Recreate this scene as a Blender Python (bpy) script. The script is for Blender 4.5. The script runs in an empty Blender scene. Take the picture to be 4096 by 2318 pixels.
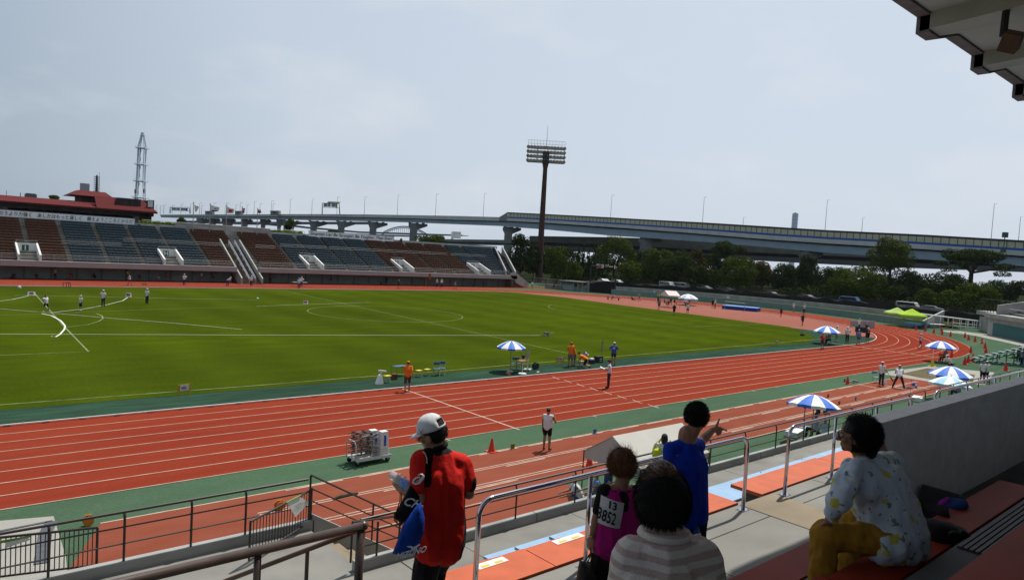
import bpy,math,random
from mathutils import Vector,Matrix,noise
random.seed(7)
SC=bpy.context.scene
COL=SC.collection
F,YAW,PIT,ROL,HC=2778.18,0.711688,-0.053086,0.058674,7.937
W,H=4096.0,2318.0
def basis():
 cy,sy=math.cos(YAW),math.sin(YAW)
 f=Vector((sy*math.cos(PIT),cy*math.cos(PIT),math.sin(PIT)))
 r=Vector((cy,-sy,0));u=r.cross(f)
 c,s=math.cos(ROL),math.sin(ROL)
 return c*r+s*u,-s*r+c*u,f
CR,CU,CF=basis()
CAM=Vector((0,0,HC))
cd=bpy.data.cameras.new('camera');co=bpy.data.objects.new('camera',cd);COL.objects.link(co)
cd.sensor_width=36;cd.lens=F/W*36;cd.clip_start=0.05;cd.clip_end=20000
M=Matrix((CR,CU,-CF)).transposed().to_4x4();M.translation=CAM
co.matrix_world=M;SC.camera=co
SC.render.resolution_x=1024;SC.render.resolution_y=579
SUNV=Vector((0.46,0.13,1.0)).normalized()
EL=math.asin(SUNV.z);AZ=math.atan2(SUNV.x,SUNV.y)
wd=bpy.data.worlds.new('World');SC.world=wd;wd.use_nodes=True
nt=wd.node_tree;nt.nodes.clear()
N=nt.nodes.new;L=nt.links.new
out=N('ShaderNodeOutputWorld');bg=N('ShaderNodeBackground');sky=N('ShaderNodeTexSky')
sky.sky_type='NISHITA';sky.sun_disc=False;sky.sun_elevation=EL;sky.sun_rotation=AZ
sky.air_density=1.0;sky.dust_density=3.0;sky.ozone_density=1.5;sky.altitude=0
tc=N('ShaderNodeTexCoord')
mp=N('ShaderNodeMapping');mp.inputs['Scale'].default_value=(1.6,1.6,4.2);L(tc.outputs['Generated'],mp.inputs[0])
nz=N('ShaderNodeTexNoise');nz.inputs['Scale'].default_value=2.3;nz.inputs['Detail'].default_value=8;nz.inputs['Roughness'].default_value=.55
L(mp.outputs[0],nz.inputs['Vector'])
cr=N('ShaderNodeValToRGB');cr.color_ramp.elements[0].position=.50;cr.color_ramp.elements[1].position=.70
cr.color_ramp.elements[0].color=(0,0,0,1);cr.color_ramp.elements[1].color=(1,1,1,1);L(nz.outputs['Fac'],cr.inputs[0])
dt=N('ShaderNodeVectorMath');dt.operation='DOT_PRODUCT';dt.inputs[1].default_value=(math.sin(AZ)*.93,math.cos(AZ)*.93,.36);L(tc.outputs['Generated'],dt.inputs[0])
hr=N('ShaderNodeValToRGB');hr.color_ramp.elements[0].position=.30;hr.color_ramp.elements[0].color=(.36,.44,.53,1);hr.color_ramp.elements[1].position=.98;hr.color_ramp.elements[1].color=(.66,.735,.84,1)
e_=hr.color_ramp.elements.new(.62);e_.color=(.58,.66,.76,1);L(dt.outputs['Value'],hr.inputs[0])
hs=N('ShaderNodeVectorMath');hs.operation='SCALE';hs.inputs['Scale'].default_value=1/.105;L(hr.outputs[0],hs.inputs[0])
haz=N('ShaderNodeMixRGB');haz.inputs['Fac'].default_value=.86;L(hs.outputs[0],haz.inputs['Color2'])
L(sky.outputs[0],haz.inputs['Color1'])
cm=N('ShaderNodeMath');cm.operation='MULTIPLY';cm.inputs[1].default_value=.4;L(cr.outputs[0],cm.inputs[0])
cl=N('ShaderNodeMixRGB');L(cm.outputs[0],cl.inputs['Fac']);L(haz.outputs[0],cl.inputs['Color1']);cl.inputs['Color2'].default_value=(7.3,7.6,7.9,1)
L(cl.outputs[0],bg.inputs[0]);bg.inputs[1].default_value=.105;L(bg.outputs[0],out.inputs[0])
sd=bpy.data.lights.new('sun','SUN');so=bpy.data.objects.new('sun',sd);COL.objects.link(so)
sd.energy=5.0;sd.angle=math.radians(.55);sd.color=(1,.955,.87)
so.rotation_euler=SUNV.to_track_quat('Z','Y').to_euler()
SC.view_settings.view_transform='Standard';SC.view_settings.look='None';SC.view_settings.exposure=0;SC.view_settings.gamma=1
SC.render.engine='CYCLES'
SC.cycles.max_bounces=6;SC.cycles.transparent_max_bounces=8
CROP={'F':(0,0,1),'A1':(0,700,2.4268),'A2':(1024,700,2.4268),'A3':(2048,700,2.4268),'A4':(3072,700,2.4268),'B1':(0,1200,2.4268),'B2':(1400,1300,2.4268),'B3':(2400,1100,2.9125),'B4':(3072,1200,2.4268),'D1':(0,1718,2.4268),'D2':(1024,1718,2.4268),'D3':(2048,1600,2.0283),'D4':(3072,1600,2.0283),'E5':(1500,1620,3.8326),'E6':(3650,1100,2.9126),'R':(3500,0,2.9128),'T':(450,480,3.8325),'E2':(2600,1130,5.146),'E7':(2080,1300,5.6)}
def K(c,x,y):
 o=CROP[c];return o[0]+x/o[2],o[1]+y/o[2]
def ray(c,x,y):
 x,y=K(c,x,y)
 return CF+CR*((x-W/2)/F)-CU*((y-H/2)/F)
def G(c,x,y,z=0.0):
 d=ray(c,x,y);return CAM+d*((z-HC)/d.z)
def PY(c,x,y,Y):
 d=ray(c,x,y);return CAM+d*(Y/d.y)
def PX(c,x,y,X):
 d=ray(c,x,y);return CAM+d*(X/d.x)
def PD(c,x,y,dep):
 return CAM+ray(c,x,y)*dep
MATS={}
def mat(name,col,rough=.7,metal=0,var=.12,scale=6,bump=0,spec=.3,col2=None,emit=None,wave=None,trans=0,alpha=1,detail=4,keep=False):
 if name in MATS:return MATS[name]
 kk_=1 if keep else(.9 if max(col)>.6 else .74);col=tuple(c*kk_ for c in col);col2=col2 and tuple(c*kk_ for c in col2)
 m=bpy.data.materials.new(name);m.use_nodes=True;t=m.node_tree;b=t.nodes['Principled BSDF']
 n=t.nodes.new;l=t.links.new
 tcn=n('ShaderNodeTexCoord');nn=n('ShaderNodeTexNoise');nn.inputs['Scale'].default_value=scale;nn.inputs['Detail'].default_value=detail
 l(tcn.outputs['Object'],nn.inputs['Vector'])
 mx=n('ShaderNodeMixRGB');c2=col2 or tuple(max(0,c*(1-var*2))for c in col)
 c1=col if col2 else tuple(min(1,c*(1+var))for c in col)
 mx.inputs['Color1'].default_value=(*c1,1);mx.inputs['Color2'].default_value=(*c2,1)
 rp=n('ShaderNodeMapRange');rp.inputs[1].default_value=.3;rp.inputs[2].default_value=.7
 l(nn.outputs['Fac'],rp.inputs[0]);l(rp.outputs[0],mx.inputs['Fac'])
 l(mx.outputs[0],b.inputs['Base Color'])
 b.inputs['Roughness'].default_value=rough;b.inputs['Metallic'].default_value=metal
 b.inputs['Specular IOR Level'].default_value=spec
 if trans:b.inputs['Transmission Weight'].default_value=trans
 if alpha<1:b.inputs['Alpha'].default_value=alpha
 if bump:
  bn=n('ShaderNodeTexNoise');bn.inputs['Scale'].default_value=scale*6;l(tcn.outputs['Object'],bn.inputs['Vector'])
  bp=n('ShaderNodeBump');bp.inputs['Strength'].default_value=bump;bp.inputs['Distance'].default_value=.01
  l(bn.outputs['Fac'],bp.inputs['Height']);l(bp.outputs[0],b.inputs['Normal'])
 MATS[name]=m;return m
def flat(col,rough=.75,**k):
 return mat('paint_%02x%02x%02x_%d'%(*[int(min(1,c)**.45*255)for c in col],int(rough*100)),col,rough,**k)
class MB:
 def __init__(s):s.v=[];s.f=[];s.m=[];s.cur=0
 def add(s,vs,fs):
  o=len(s.v);s.v+=[Vector(v)for v in vs]
  for f in fs:s.f.append([i+o for i in f]);s.m.append(s.cur)
  return s
 def mi(s,i):s.cur=i;return s
 def box(s,c,d,rot=None):
  c=Vector(c);x,y,z=d[0]/2,d[1]/2,d[2]/2
  vs=[Vector((a*x,b*y,e*z))for a in(-1,1)for b in(-1,1)for e in(-1,1)]
  if rot is not None:vs=[rot@v for v in vs]
  return s.add([c+v for v in vs],[(0,1,3,2),(4,6,7,5),(0,4,5,1),(2,3,7,6),(0,2,6,4),(1,5,7,3)])
 def bb(s,a,b):
  a=Vector(a);b=Vector(b);return s.box((a+b)/2,[abs(b[i]-a[i])for i in range(3)])
 def tube(s,p,q,r,r2=None,n=8,cap=True):
  p=Vector(p);q=Vector(q);r2=r if r2 is None else r2
  d=(q-p)
  if d.length<1e-6:return s
  d.normalize();a=d.orthogonal().normalized();b=d.cross(a)
  vs=[]
  for c,rr in((p,r),(q,r2)):
   for i in range(n):
    t=2*math.pi*i/n;vs.append(c+(a*math.cos(t)+b*math.sin(t))*rr)
  fs=[(i,(i+1)%n,n+(i+1)%n,n+i)for i in range(n)]
  if cap:fs+=[tuple(range(n-1,-1,-1)),tuple(range(n,2*n))]
  return s.add(vs,fs)
 def path(s,pts,r,n=8):
  pts=[Vector(p)for p in pts];rs=r if isinstance(r,(list,tuple))else[r]*len(pts)
  ref=None;vs=[];fs=[]
  for i,p in enumerate(pts):
   d=(pts[min(i+1,len(pts)-1)]-pts[max(i-1,0)]).normalized()
   a=d.orthogonal().normalized()if ref is None else(ref-d*ref.dot(d)).normalized()
   ref=a;b=d.cross(a)
   for k in range(n):
    t=2*math.pi*k/n;vs.append(p+(a*math.cos(t)+b*math.sin(t))*rs[i])
  for i in range(len(pts)-1):
   for k in range(n):
    fs.append((i*n+k,i*n+(k+1)%n,(i+1)*n+(k+1)%n,(i+1)*n+k))
  fs+=[tuple(range(n-1,-1,-1)),tuple(range((len(pts)-1)*n,len(pts)*n))]
  return s.add(vs,fs)
 def ell(s,c,r,rot=None,n=12,m=8):
  c=Vector(c);vs=[];fs=[]
  for j in range(m+1):
   ph=math.pi*j/m
   for i in range(n):
    th=2*math.pi*i/n
    v=Vector((r[0]*math.sin(ph)*math.cos(th),r[1]*math.sin(ph)*math.sin(th),r[2]*math.cos(ph)))
    vs.append(c+(rot@v if rot is not None else v))
  for j in range(m):
   for i in range(n):fs.append((j*n+i,(j+1)*n+i,(j+1)*n+(i+1)%n,j*n+(i+1)%n))
  return s.add(vs,fs)
 def cap(s,p,r,q,r2,n=10):
  p=Vector(p);q=Vector(q);d=q-p
  if d.length<1e-5:return s.ell(p,(r,r,r),n=n,m=6)
  L_=d.length;d.normalize();a=d.orthogonal().normalized();b=d.cross(a)
  prof=[(-r*math.cos(t),r*math.sin(t))for t in(0.02,.5,1.05,math.pi/2)]+[(L_+r2*math.cos(t),r2*math.sin(t))for t in(math.pi/2,1.05,.5,.02)]
  vs=[];
  for(h,rr)in prof:
   for i in range(n):
    t=2*math.pi*i/n;vs.append(p+d*h+(a*math.cos(t)+b*math.sin(t))*rr)
  fs=[(j*n+i,j*n+(i+1)%n,(j+1)*n+(i+1)%n,(j+1)*n+i)for j in range(len(prof)-1)for i in range(n)]
  fs+=[tuple(range(n-1,-1,-1)),tuple(range((len(prof)-1)*n,len(prof)*n))]
  return s.add(vs,fs)
 def prism(s,poly,a,b):
  n=len(poly);vs=[Vector(p)+Vector(a)for p in poly]+[Vector(p)+Vector(b)for p in poly]
  fs=[tuple(range(n-1,-1,-1)),tuple(range(n,2*n))]+[(i,(i+1)%n,n+(i+1)%n,n+i)for i in range(n)]
  return s.add(vs,fs)
 def ext(s,poly,z0,z1):return s.prism([Vector((p[0],p[1],0))for p in poly],(0,0,z0),(0,0,z1))
 def lathe(s,prof,c=(0,0,0),n=16):
  c=Vector(c);vs=[];
  for(r,z)in prof:
   for i in range(n):
    t=2*math.pi*i/n;vs.append(c+Vector((r*math.cos(t),r*math.sin(t),z)))
  fs=[(j*n+i,j*n+(i+1)%n,(j+1)*n+(i+1)%n,(j+1)*n+i)for j in range(len(prof)-1)for i in range(n)]
  return s.add(vs,fs)
 def ribbon(s,pts,w,z,closed=False):
  P=[Vector((p[0],p[1],z))for p in pts];vs=[];n=len(P)
  for i,p in enumerate(P):
   a=P[(i-1)%n]if(closed or i>0)else p;b=P[(i+1)%n]if(closed or i<n-1)else p
   d=(b-a).normalized();o=Vector((-d.y,d.x,0))*w/2
   vs+=[p+o,p-o]
  rng=range(n if closed else n-1)
  return s.add(vs,[(2*i,2*i+1,2*((i+1)%n)+1,2*((i+1)%n))for i in rng])
 def build(s,name,mats,parent=None,smooth=False,loc=None):
  me=bpy.data.meshes.new(name)
  off=Vector((0,0,0))
  vs=s.v
  if loc is not None:off=Vector(loc);vs=[v-off for v in s.v]
  elif parent is not None and parent.get('_w'):
   off=Vector(parent['_w']);vs=[v-off for v in s.v]
  me.from_pydata([tuple(v)for v in vs],[],s.f)
  if not isinstance(mats,(list,tuple)):mats=[mats]
  for m in mats:me.materials.append(m)
  for i,p in enumerate(me.polygons):p.material_index=s.m[i];p.use_smooth=smooth
  me.update()
  o=bpy.data.objects.new(name,me);COL.objects.link(o)
  if loc is not None:o.location=off
  if loc is not None:o['_w']=tuple(off)
  elif parent is not None and parent.get('_w'):o['_w']=tuple(parent['_w'])
  if parent is not None:o.parent=parent
  return o
def tag(o,label=None,cat=None,group=None,kind=None):
 if label:o['label']=label
 if cat:o['category']=cat
 if group:o['group']=group
 if kind:o['kind']=kind
 return o
def thing(name,label,cat,loc=(0,0,0),group=None,rz=0,world=False):
 o=bpy.data.objects.new(name,None);COL.objects.link(o);o.location=loc;o.rotation_euler=(0,0,rz);o.empty_display_size=.2
 if world:o['_w']=tuple(loc)
 return tag(o,label,cat,group)
def copy_tree(o,parent=None,label=None):
 c=o.copy();COL.objects.link(c)
 if parent is not None:c.parent=parent
 if label:c['label']=label
 for ch in list(o.children):copy_tree(ch,c)
 return c
def place(o,loc,rz=0,label=None,first=False):
 c=o if first else copy_tree(o)
 c.location=loc;c.rotation_euler=(0,0,rz)
 if label:c['label']=label
 return c
def text(body,size,name,m,parent,origin,xdir,zdir,ext=.004,align='CENTER',bold=.0,shear=0):
 c=bpy.data.curves.new('lettering','FONT');c.body=body;c.size=size;c.extrude=ext;c.align_x=align;c.align_y='CENTER';c.offset=bold;c.shear=shear;c.resolution_u=3
 o=bpy.data.objects.new('lettering_source',c);COL.objects.link(o)
 me=bpy.data.meshes.new_from_object(o.evaluated_get(bpy.context.evaluated_depsgraph_get()))
 bpy.data.objects.remove(o);bpy.data.curves.remove(c)
 X=Vector(xdir).normalized();Z=Vector(zdir).normalized();Y=X.cross(Z)*-1
 off=Vector(parent['_w'])if parent is not None and parent.get('_w')else Vector((0,0,0))
 for v in me.vertices:
  v.co=Vector(origin)-off+X*v.co.x+Z*v.co.y+X.cross(Z)*v.co.z
 me.materials.clear();me.materials.append(m)
 o=bpy.data.objects.new(name,me);COL.objects.link(o);o.parent=parent
 return o
def rotz(a):return Matrix.Rotation(a,3,'Z')
def rot_from(xa,za):
 x=Vector(xa).normalized();z=Vector(za);z=(z-x*z.dot(x)).normalized();y=z.cross(x)
 return Matrix((x,y,z)).transposed()
REMESH=[]
def remesh(o,vox,smooth=2):
 m=o.modifiers.new('r','REMESH');m.mode='VOXEL';m.voxel_size=vox;m.use_smooth_shade=True
 if smooth:
  k=o.modifiers.new('s','SMOOTH');k.factor=.5;k.iterations=smooth
 REMESH.append(o)
def bake_remesh():
 dg=bpy.context.evaluated_depsgraph_get()
 for o in REMESH:
  me=bpy.data.meshes.new_from_object(o.evaluated_get(dg));o.modifiers.clear();o.data=me
  for p in me.polygons:p.use_smooth=True
def struct(mb,name,m,kind='structure',smooth=False,**k):
 o=mb.build(name,m,smooth=smooth,**k);o['kind']=kind;return o
WHITE=mat('line_paint',(.58,.44,.35),.7,var=.15,scale=2)
FADED=mat('faded_line_paint',(.19,.25,.11),.8,var=.3,scale=1.5)
TAPE=mat('white_tape',(.7,.72,.62),.6,var=.05)
def ground_mat(name,c1,c2,c3,s1=.05,s2=1.2,rough=.85,stretch=(1,1,1),spec=.25,fine=40,bump=.15,bands=0):
 c1,c2,c3=[tuple(c*.80 for c in q)for q in(c1,c2,c3)];rough=1.0;spec=0.0
 m=bpy.data.materials.new(name);m.use_nodes=True;t=m.node_tree;b=t.nodes['Principled BSDF'];n=t.nodes.new;l=t.links.new
 tcn=n('ShaderNodeTexCoord');mp=n('ShaderNodeMapping');mp.inputs['Scale'].default_value=stretch;l(tcn.outputs['Object'],mp.inputs[0])
 def noi(sc,d=5):
  q=n('ShaderNodeTexNoise');q.inputs['Scale'].default_value=sc;q.inputs['Detail'].default_value=d;l(mp.outputs[0],q.inputs['Vector'])
  r=n('ShaderNodeMapRange');r.inputs[1].default_value=.35;r.inputs[2].default_value=.68;l(q.outputs['Fac'],r.inputs[0]);return r.outputs[0]
 a=n('ShaderNodeMixRGB');a.inputs[1].default_value=(*c1,1);a.inputs[2].default_value=(*c2,1);l(noi(s1),a.inputs[0])
 f=n('ShaderNodeMath');f.operation='MULTIPLY';f.inputs[1].default_value=.55;l(noi(s2),f.inputs[0])
 c=n('ShaderNodeMixRGB');l(a.outputs[0],c.inputs[1]);c.inputs[2].default_value=(*c3,1);l(f.outputs[0],c.inputs[0])
 g=noi(fine,2);gm=n('ShaderNodeMixRGB');gm.blend_type='MULTIPLY';gm.inputs[0].default_value=.3;l(c.outputs[0],gm.inputs[1]);l(g,gm.inputs[2])
 if bands:
  w=n('ShaderNodeTexWave');w.inputs['Scale'].default_value=bands;w.inputs['Distortion'].default_value=1.2;w.inputs['Detail'].default_value=2;w.inputs['Detail Scale'].default_value=.3;l(tcn.outputs['Object'],w.inputs['Vector'])
  bm=n('ShaderNodeMixRGB');bm.blend_type='MULTIPLY';bm.inputs[2].default_value=(.80,.84,.85,1);l(gm.outputs[0],bm.inputs[1]);q=n('ShaderNodeMath');q.operation='MULTIPLY';q.inputs[1].default_value=.85;l(w.outputs['Fac'],q.inputs[0]);l(q.outputs[0],bm.inputs[0]);gm=bm
 l(gm.outputs[0],b.inputs['Base Color']);b.inputs['Roughness'].default_value=rough;b.inputs['Specular IOR Level'].default_value=spec
 bp=n('ShaderNodeBump');bp.inputs['Strength'].default_value=bump;bp.inputs['Distance'].default_value=.02;l(g,bp.inputs['Height']);l(bp.outputs[0],b.inputs['Normal'])
 return m
M_GRASS=ground_mat('infield_grass',(.060,.086,.006),(.088,.130,.005),(.048,.068,.008),.035,.5,.9,(.6,1.5,1),.1,9,.5,.045)
M_TRACK=ground_mat('red_track',(.30,.048,.026),(.24,.036,.022),(.31,.06,.03),.06,.7,.8,(.25,2.2,1),.25,60)
M_DZONE=ground_mat('pink_red_apron',(.37,.145,.11),(.32,.12,.09),(.38,.165,.13),.05,.8,.85,(1,1,1),.25,50)
M_RUN=ground_mat('runway_red',(.30,.085,.052),(.25,.07,.042),(.33,.105,.07),.1,1.1,.85,(.5,1.6,1),.25,50)
M_GREEN=ground_mat('green_surround',(.085,.155,.09),(.065,.115,.07),(.10,.165,.105),.12,.9,.85,(.4,1.4,1),.2,40)
M_GRN2=ground_mat('worn_green_strip',(.035,.075,.05),(.05,.11,.07),(.02,.035,.028),.25,1.3,.85,(.35,1.6,1),.2,30)
M_PARK=ground_mat('park_ground',(.022,.032,.012),(.03,.036,.02),(.02,.024,.014),.02,.3)
M_PATH=ground_mat('concrete_path',(.42,.41,.37),(.36,.35,.31),(.46,.45,.41),.1,1.0)
M_SAND=ground_mat('sand',(.17,.14,.085),(.13,.105,.06),(.2,.165,.11),.3,2.0)
M_VERGE=ground_mat('verge_grass',(.075,.10,.02),(.05,.07,.015),(.04,.045,.02),.2,1.5)
YK=33.12;R0=37.75;CX=77.75;CY=YK+R0;FARK=CY+R0
XL=-45.0
g=MB();NN=48
g.add([(0+math.cos(2*math.pi*i/NN)*1080,math.sin(2*math.pi*i/NN)*1080,-.03)for i in range(NN)],[tuple(range(NN))])
struct(g,'ground',M_PARK)
def stadium(r,z,xl=XL,n=48):
 pts=[(xl,CY-r,z)]
 for i in range(n+1):
  a=-math.pi/2+math.pi*i/n;pts.append((CX+r*math.cos(a),CY+r*math.sin(a),z))
 pts.append((xl,CY+r,z));return pts
def flatpoly(pts):return MB().add(pts,[tuple(range(len(pts)))])
o=struct(flatpoly([(-60,10,-.012),(150,10,-.012)]+[(150,140,-.012),(-60,140,-.012)]),'surround_paving',M_GREEN)
o=struct(flatpoly(stadium(R0+8*1.22+.02,-.004)),'running_track',M_TRACK)
struct(flatpoly([(-45,FARK+9.7,-.008),(110,FARK+9.7,-.008),(124,108.5,-.0075),(121,121.6,-.008),(104,124.3,-.008),(-45,124.3,-.008)]),'far_apron',M_TRACK)
struct(flatpoly(stadium(R0-.12,.001)),'inner_strip',M_GRN2)
dz=[(86.6,CY-R0+1.6,.0045)]
for i in range(41):
 a=-math.acos(min(1,8.9/(R0-.15)))*1.0;a0=-1.325;a1=math.pi/2
 a0,a1=-1.2,1.195;t=a0+(a1-a0)*i/40;dz.append((CX+(R0-.15)*math.cos(t),CY+(R0-.15)*math.sin(t),.0045))
dz+=[(90.8,104.5,.0045),(90.8,38.2,.0045)]
struct(flatpoly([p for p in dz[1:]]),'high_jump_apron',M_DZONE)
gy0,gy1=36.1,107.6
struct(flatpoly([(XL,gy0,.009),(74,gy0,.009),(80,37.9,.009),(86,42.0,.009),(91.6,47.2,.009),(92.4,60,.009),(93.4,80,.009),(95,95,.009),(92.0,107.2,.009),(91,gy1,.009),(XL,gy1,.009)]),'infield_grass',M_GRASS)
ln=MB()
for k in range(0,9):
 r=R0+.3*(k==0)*0+1.22*k
 if k==0:continue
 pts=[(XL,CY-r),(0,CY-r),(20,CY-r),(40,CY-r),(60,CY-r),(CX,CY-r)]
 for i in range(1,64):a=-math.pi/2+math.pi*i/64;pts.append((CX+r*math.cos(a),CY+r*math.sin(a)))
 pts+=[(CX,CY+r),(40,CY+r),(XL,CY+r)]
 ln.ribbon(pts,.05,.002)
def px_line(pts,w,z=.004,mb=None):
 (mb or ln).ribbon([G(*p)for p in pts],w,z)
def gl(pts,w,z=.004,mb=None):(mb or ln).ribbon(pts,w,z)
gl([(20.8,YK-.1),(20.8,YK-9.76-.35)],.09)
for i in range(8):
 x=31.6-i*.12;y=YK-1.22*(i+1);gl([(x+.25,y+.45),(x-.05,y-.5)],.06)
gl([(77.8,YK+3.1),(77.8,YK+.1)],.07)
for i in range(8):
 y=YK-1.22*i;gl([(77.8,y-.12),(77.8,y-1.1)],.16)
for x in(17.0,22.5,26,31,35.5,41,44,47.2,50.6,56,59):gl([(x,YK-9.76-.03),(x-.02,YK-9.76-.3)],.07)
struct(ln,'track_markings',WHITE)
kb=MB()
pts=[(XL,CY-R0)]+[(CX,CY-R0)]+[(CX+R0*math.cos(-math.pi/2+math.pi*i/64),CY+R0*math.sin(-math.pi/2+math.pi*i/64))for i in range(1,64)]+[(CX,FARK),(XL,FARK)]
for a,b in zip(pts[:-1],pts[1:]):
 a=Vector((*a,.05));b=Vector((*b,.05));d=(b-a);m_=(a+b)/2
 kb.box(m_,(d.length+.02,.06,.045),rotz(math.atan2(d.y,d.x)))
kerb=tag(kb.build('track_kerb',mat('kerb_white',(.78,.76,.74),.5,var=.05)),'low white metal kerb following the inner edge of lane one round the whole track','track kerb')
kf=MB()
x=-10.0
while x<77:kf.box((x,YK-.04,.014),(.22,.1,.028));x+=1.28
kf.build('kerb_foot',flat((.08,.02,.015)),kerb)
xb0=G('D1',975,905);xb1=G('D1',660,1360)
struct(flatpoly([(xb0.x,20.95,-.002),(xb1.x,xb1.y,-.002),(xb1.x+.05,14.0,-.002),(17.3,14.0,-.002),(17.3,16.72,-.002),(66.5,16.72,-.002),(60.5,20.95,-.002)]),'jump_runway',M_RUN)
rl=MB()
gl([(xb0.x,20.97),(59.5,20.97)],.06,.002,rl)
for y in(19.5,19.35,18.12,17.95):gl([(7.6 if y>19 else 6.0,y),(58,y)],.05,.002,rl)
gl([(10,16.76),(60,16.76)],.05,.002,rl)
for y in(20.86,19.22,17.83):
 x=9.0
 while x<54:
  if random.random()<.55:gl([(x,y),(x+2.0,y+.02)],.07,.003,rl)
  x+=2.6
for a,b in(((870,815),(1050,850)),((1130,825),(1330,862)),((1455,840),(1590,868))):gl([G('B4',*a),G('B4',*b)],.13,.006,rl)
struct(rl,'runway_markings',WHITE)
struct(flatpoly([G('D1',*p,.001)for p in((520,835),(640,1230),(660,1456),(-900,1700),(-900,1050),(0,880))]),'concrete_apron',M_PATH)
cv=MB();cv.ribbon([G('D1',*p)for p in((500,890),(440,1010),(400,1300))],.3,.02)
cv.ribbon([G('D1',*p)for p in((510,885),(300,925),(0,985),(-300,1020))],.1,.02)
tag(cv.build('cable_cover',mat('rubber_grey',(.10,.11,.13),.7)),'dark rubber cable strip laid across the concrete slab by the left railing','cable cover')
struct(flatpoly([G('B4',*p,.001)for p in((1165,690),(1560,640),(2200,700),(2110,820),(1640,800),(1130,720))]),'pit_border',M_PATH)
struct(flatpoly([G('B4',*p,.006)for p in((1290,712),(1545,658),(2010,722),(1990,790),(1640,776),(1460,748))]),'sand_pit',M_SAND)
fl=MB();fz=.013
def ppl(crop,pts,w,mb=fl):mb.ribbon([G(crop,*p)for p in pts],w,fz)
fl.ribbon([G('B1',-60,1020),G('B1',1200,925),G('B1',2485,828),G('B2',0,510),G('B2',700,462),G('B2',1500,390),G('B3',100,953),G('B3',1200,860),G('B4',0,420),G('B4',640,365)],.10,fz)
ppl('B1',[(0,535),(860,500),(632,265),(515,135),(340,-60)],.12)
c0=G('A2',510,1305);c1=G('A2',2005,1375)
cx_,cy_=(G('A2',1255,1325).x),(G('A2',1255,1335).y)
e1,e2=G('A2',510,1305),G('A2',2005,1375);cc=(e1+e2)/2;rr=(e1-e2).length/2
fl.ribbon([(cc.x+rr*math.cos(2*math.pi*i/60),cc.y+rr*math.sin(2*math.pi*i/60))for i in range(60)],.1,fz,closed=True)
a_=G('A2',230,1110);b_=G('B2',2330,320);fl.ribbon([a_,b_],.1,fz)
ppl('A3',[(430,1305),(360,1285),(350,1270),(380,1258),(450,1255)],.1);ppl('A3',[(430,1305),(700,1335)],.1)
ppl('B3',[(480,500),(1080,600),(1860,570)],.1)
ppl('B1',[(930,127),(990,150),(1000,178),(960,205),(860,235),(640,262)],.1)
ppl('A1',[(700,1335),(1400,1305),(2450,1275)],.08)
ppl('B1',[(0,145),(250,138),(420,128)],.08)
struct(fl,'pitch_markings',FADED)
def tape(name,label,crop,pts,w,sag=0):
 mb=MB();P=[G(crop,*p)for p in pts];mb.ribbon(P,w,fz+.012)
 o=mb.build(name,TAPE);return tag(o,label,'tape','white tapes on the grass')
tape('sector_tape','long white tape running level across the whole near infield to the trolley on the grass','B1',[(-80,330),(560,332),(1750,336),(2485,340),(3398+1850,343)],.07)
tape('sector_tape','white tape from the throwers down right to the small marker in the infield','B1',[(0,85),(430,120),(1000,170),(1700,225),(2350,285)],.06)
tape('sector_tape','white tape rising from the throwing arc to the 30 distance board','A1',[(500,1335),(830,1298),(1040,1258),(1190,1220),(1240,1188)],.08)
tape('sector_tape','white tape rising left from the grass to the 20 distance board','A1',[(0,1224),(120,1208),(280,1172)],.08)
tape('sector_tape','straight white tape along the far edge of the grass past both distance boards','A1',[(130,1167),(850,1180),(1700,1198),(2485,1212)],.05)
tape('sector_tape','faint white tape ending beside the 50 distance board on the far grass','A2',[(0,1274),(500,1255),(1110,1235)],.06)
tape('throwing_arc','thick white curved board strip bending down from the throwing point','B1',[(405,132),(500,152),(590,200),(632,250),(625,285),(580,335),(540,358),(495,353)],.12)
WALLC=mat('pale_green_wall',(.20,.30,.27),.8,var=.08,scale=1.5)
PLAST=mat('pale_plaster',(.44,.43,.41),.85,var=.12,scale=.8,bump=.1)
CONC=mat('stand_concrete',(.40,.40,.385),.85,var=.12,scale=1.2,bump=.15)
CONCD=mat('dark_concrete',(.17,.17,.165),.85,var=.15,scale=1.5,bump=.15)
def arcwall(r,th,z0,z1,a0,a1,n=40,c=(CX,CY)):
 mb=MB()
 for i in range(n):
  t0=a0+(a1-a0)*i/n;t1=a0+(a1-a0)*(i+1)/n
  p=[(c[0]+r*math.cos(t0),c[1]+r*math.sin(t0)),(c[0]+r*math.cos(t1),c[1]+r*math.sin(t1)),(c[0]+(r+th)*math.cos(t1),c[1]+(r+th)*math.sin(t1)),(c[0]+(r+th)*math.cos(t0),c[1]+(r+th)*math.sin(t0))]
  mb.ext(p,z0,z1)
 return mb
a0,a1=math.radians(-38.8),math.radians(38.5)
w1=arcwall(51.0,.3,-.05,1.15,a0,a1);
tag(w1.build('bend_wall',WALLC),'low curved blue green wall round the outside of the far bend','wall')
vb=arcwall(51.3,11.5,.55,.62,math.radians(-33),a1,40);struct(vb,'verge',M_VERGE)
w2=arcwall(62.6,.3,.5,1.45,math.radians(-24),math.radians(41),40)
tag(w2.build('white_wall',PLAST),'low white wall behind the grass verge on the far bend','wall')
ff=thing('iron_fence','dark iron picket fence behind the low white wall round the bend','fence',(0,0,0))
IRON=mat('dark_iron',(.02,.017,.018),.6)
nseg=14;fa0,fa1=math.radians(-36),math.radians(41)
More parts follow.
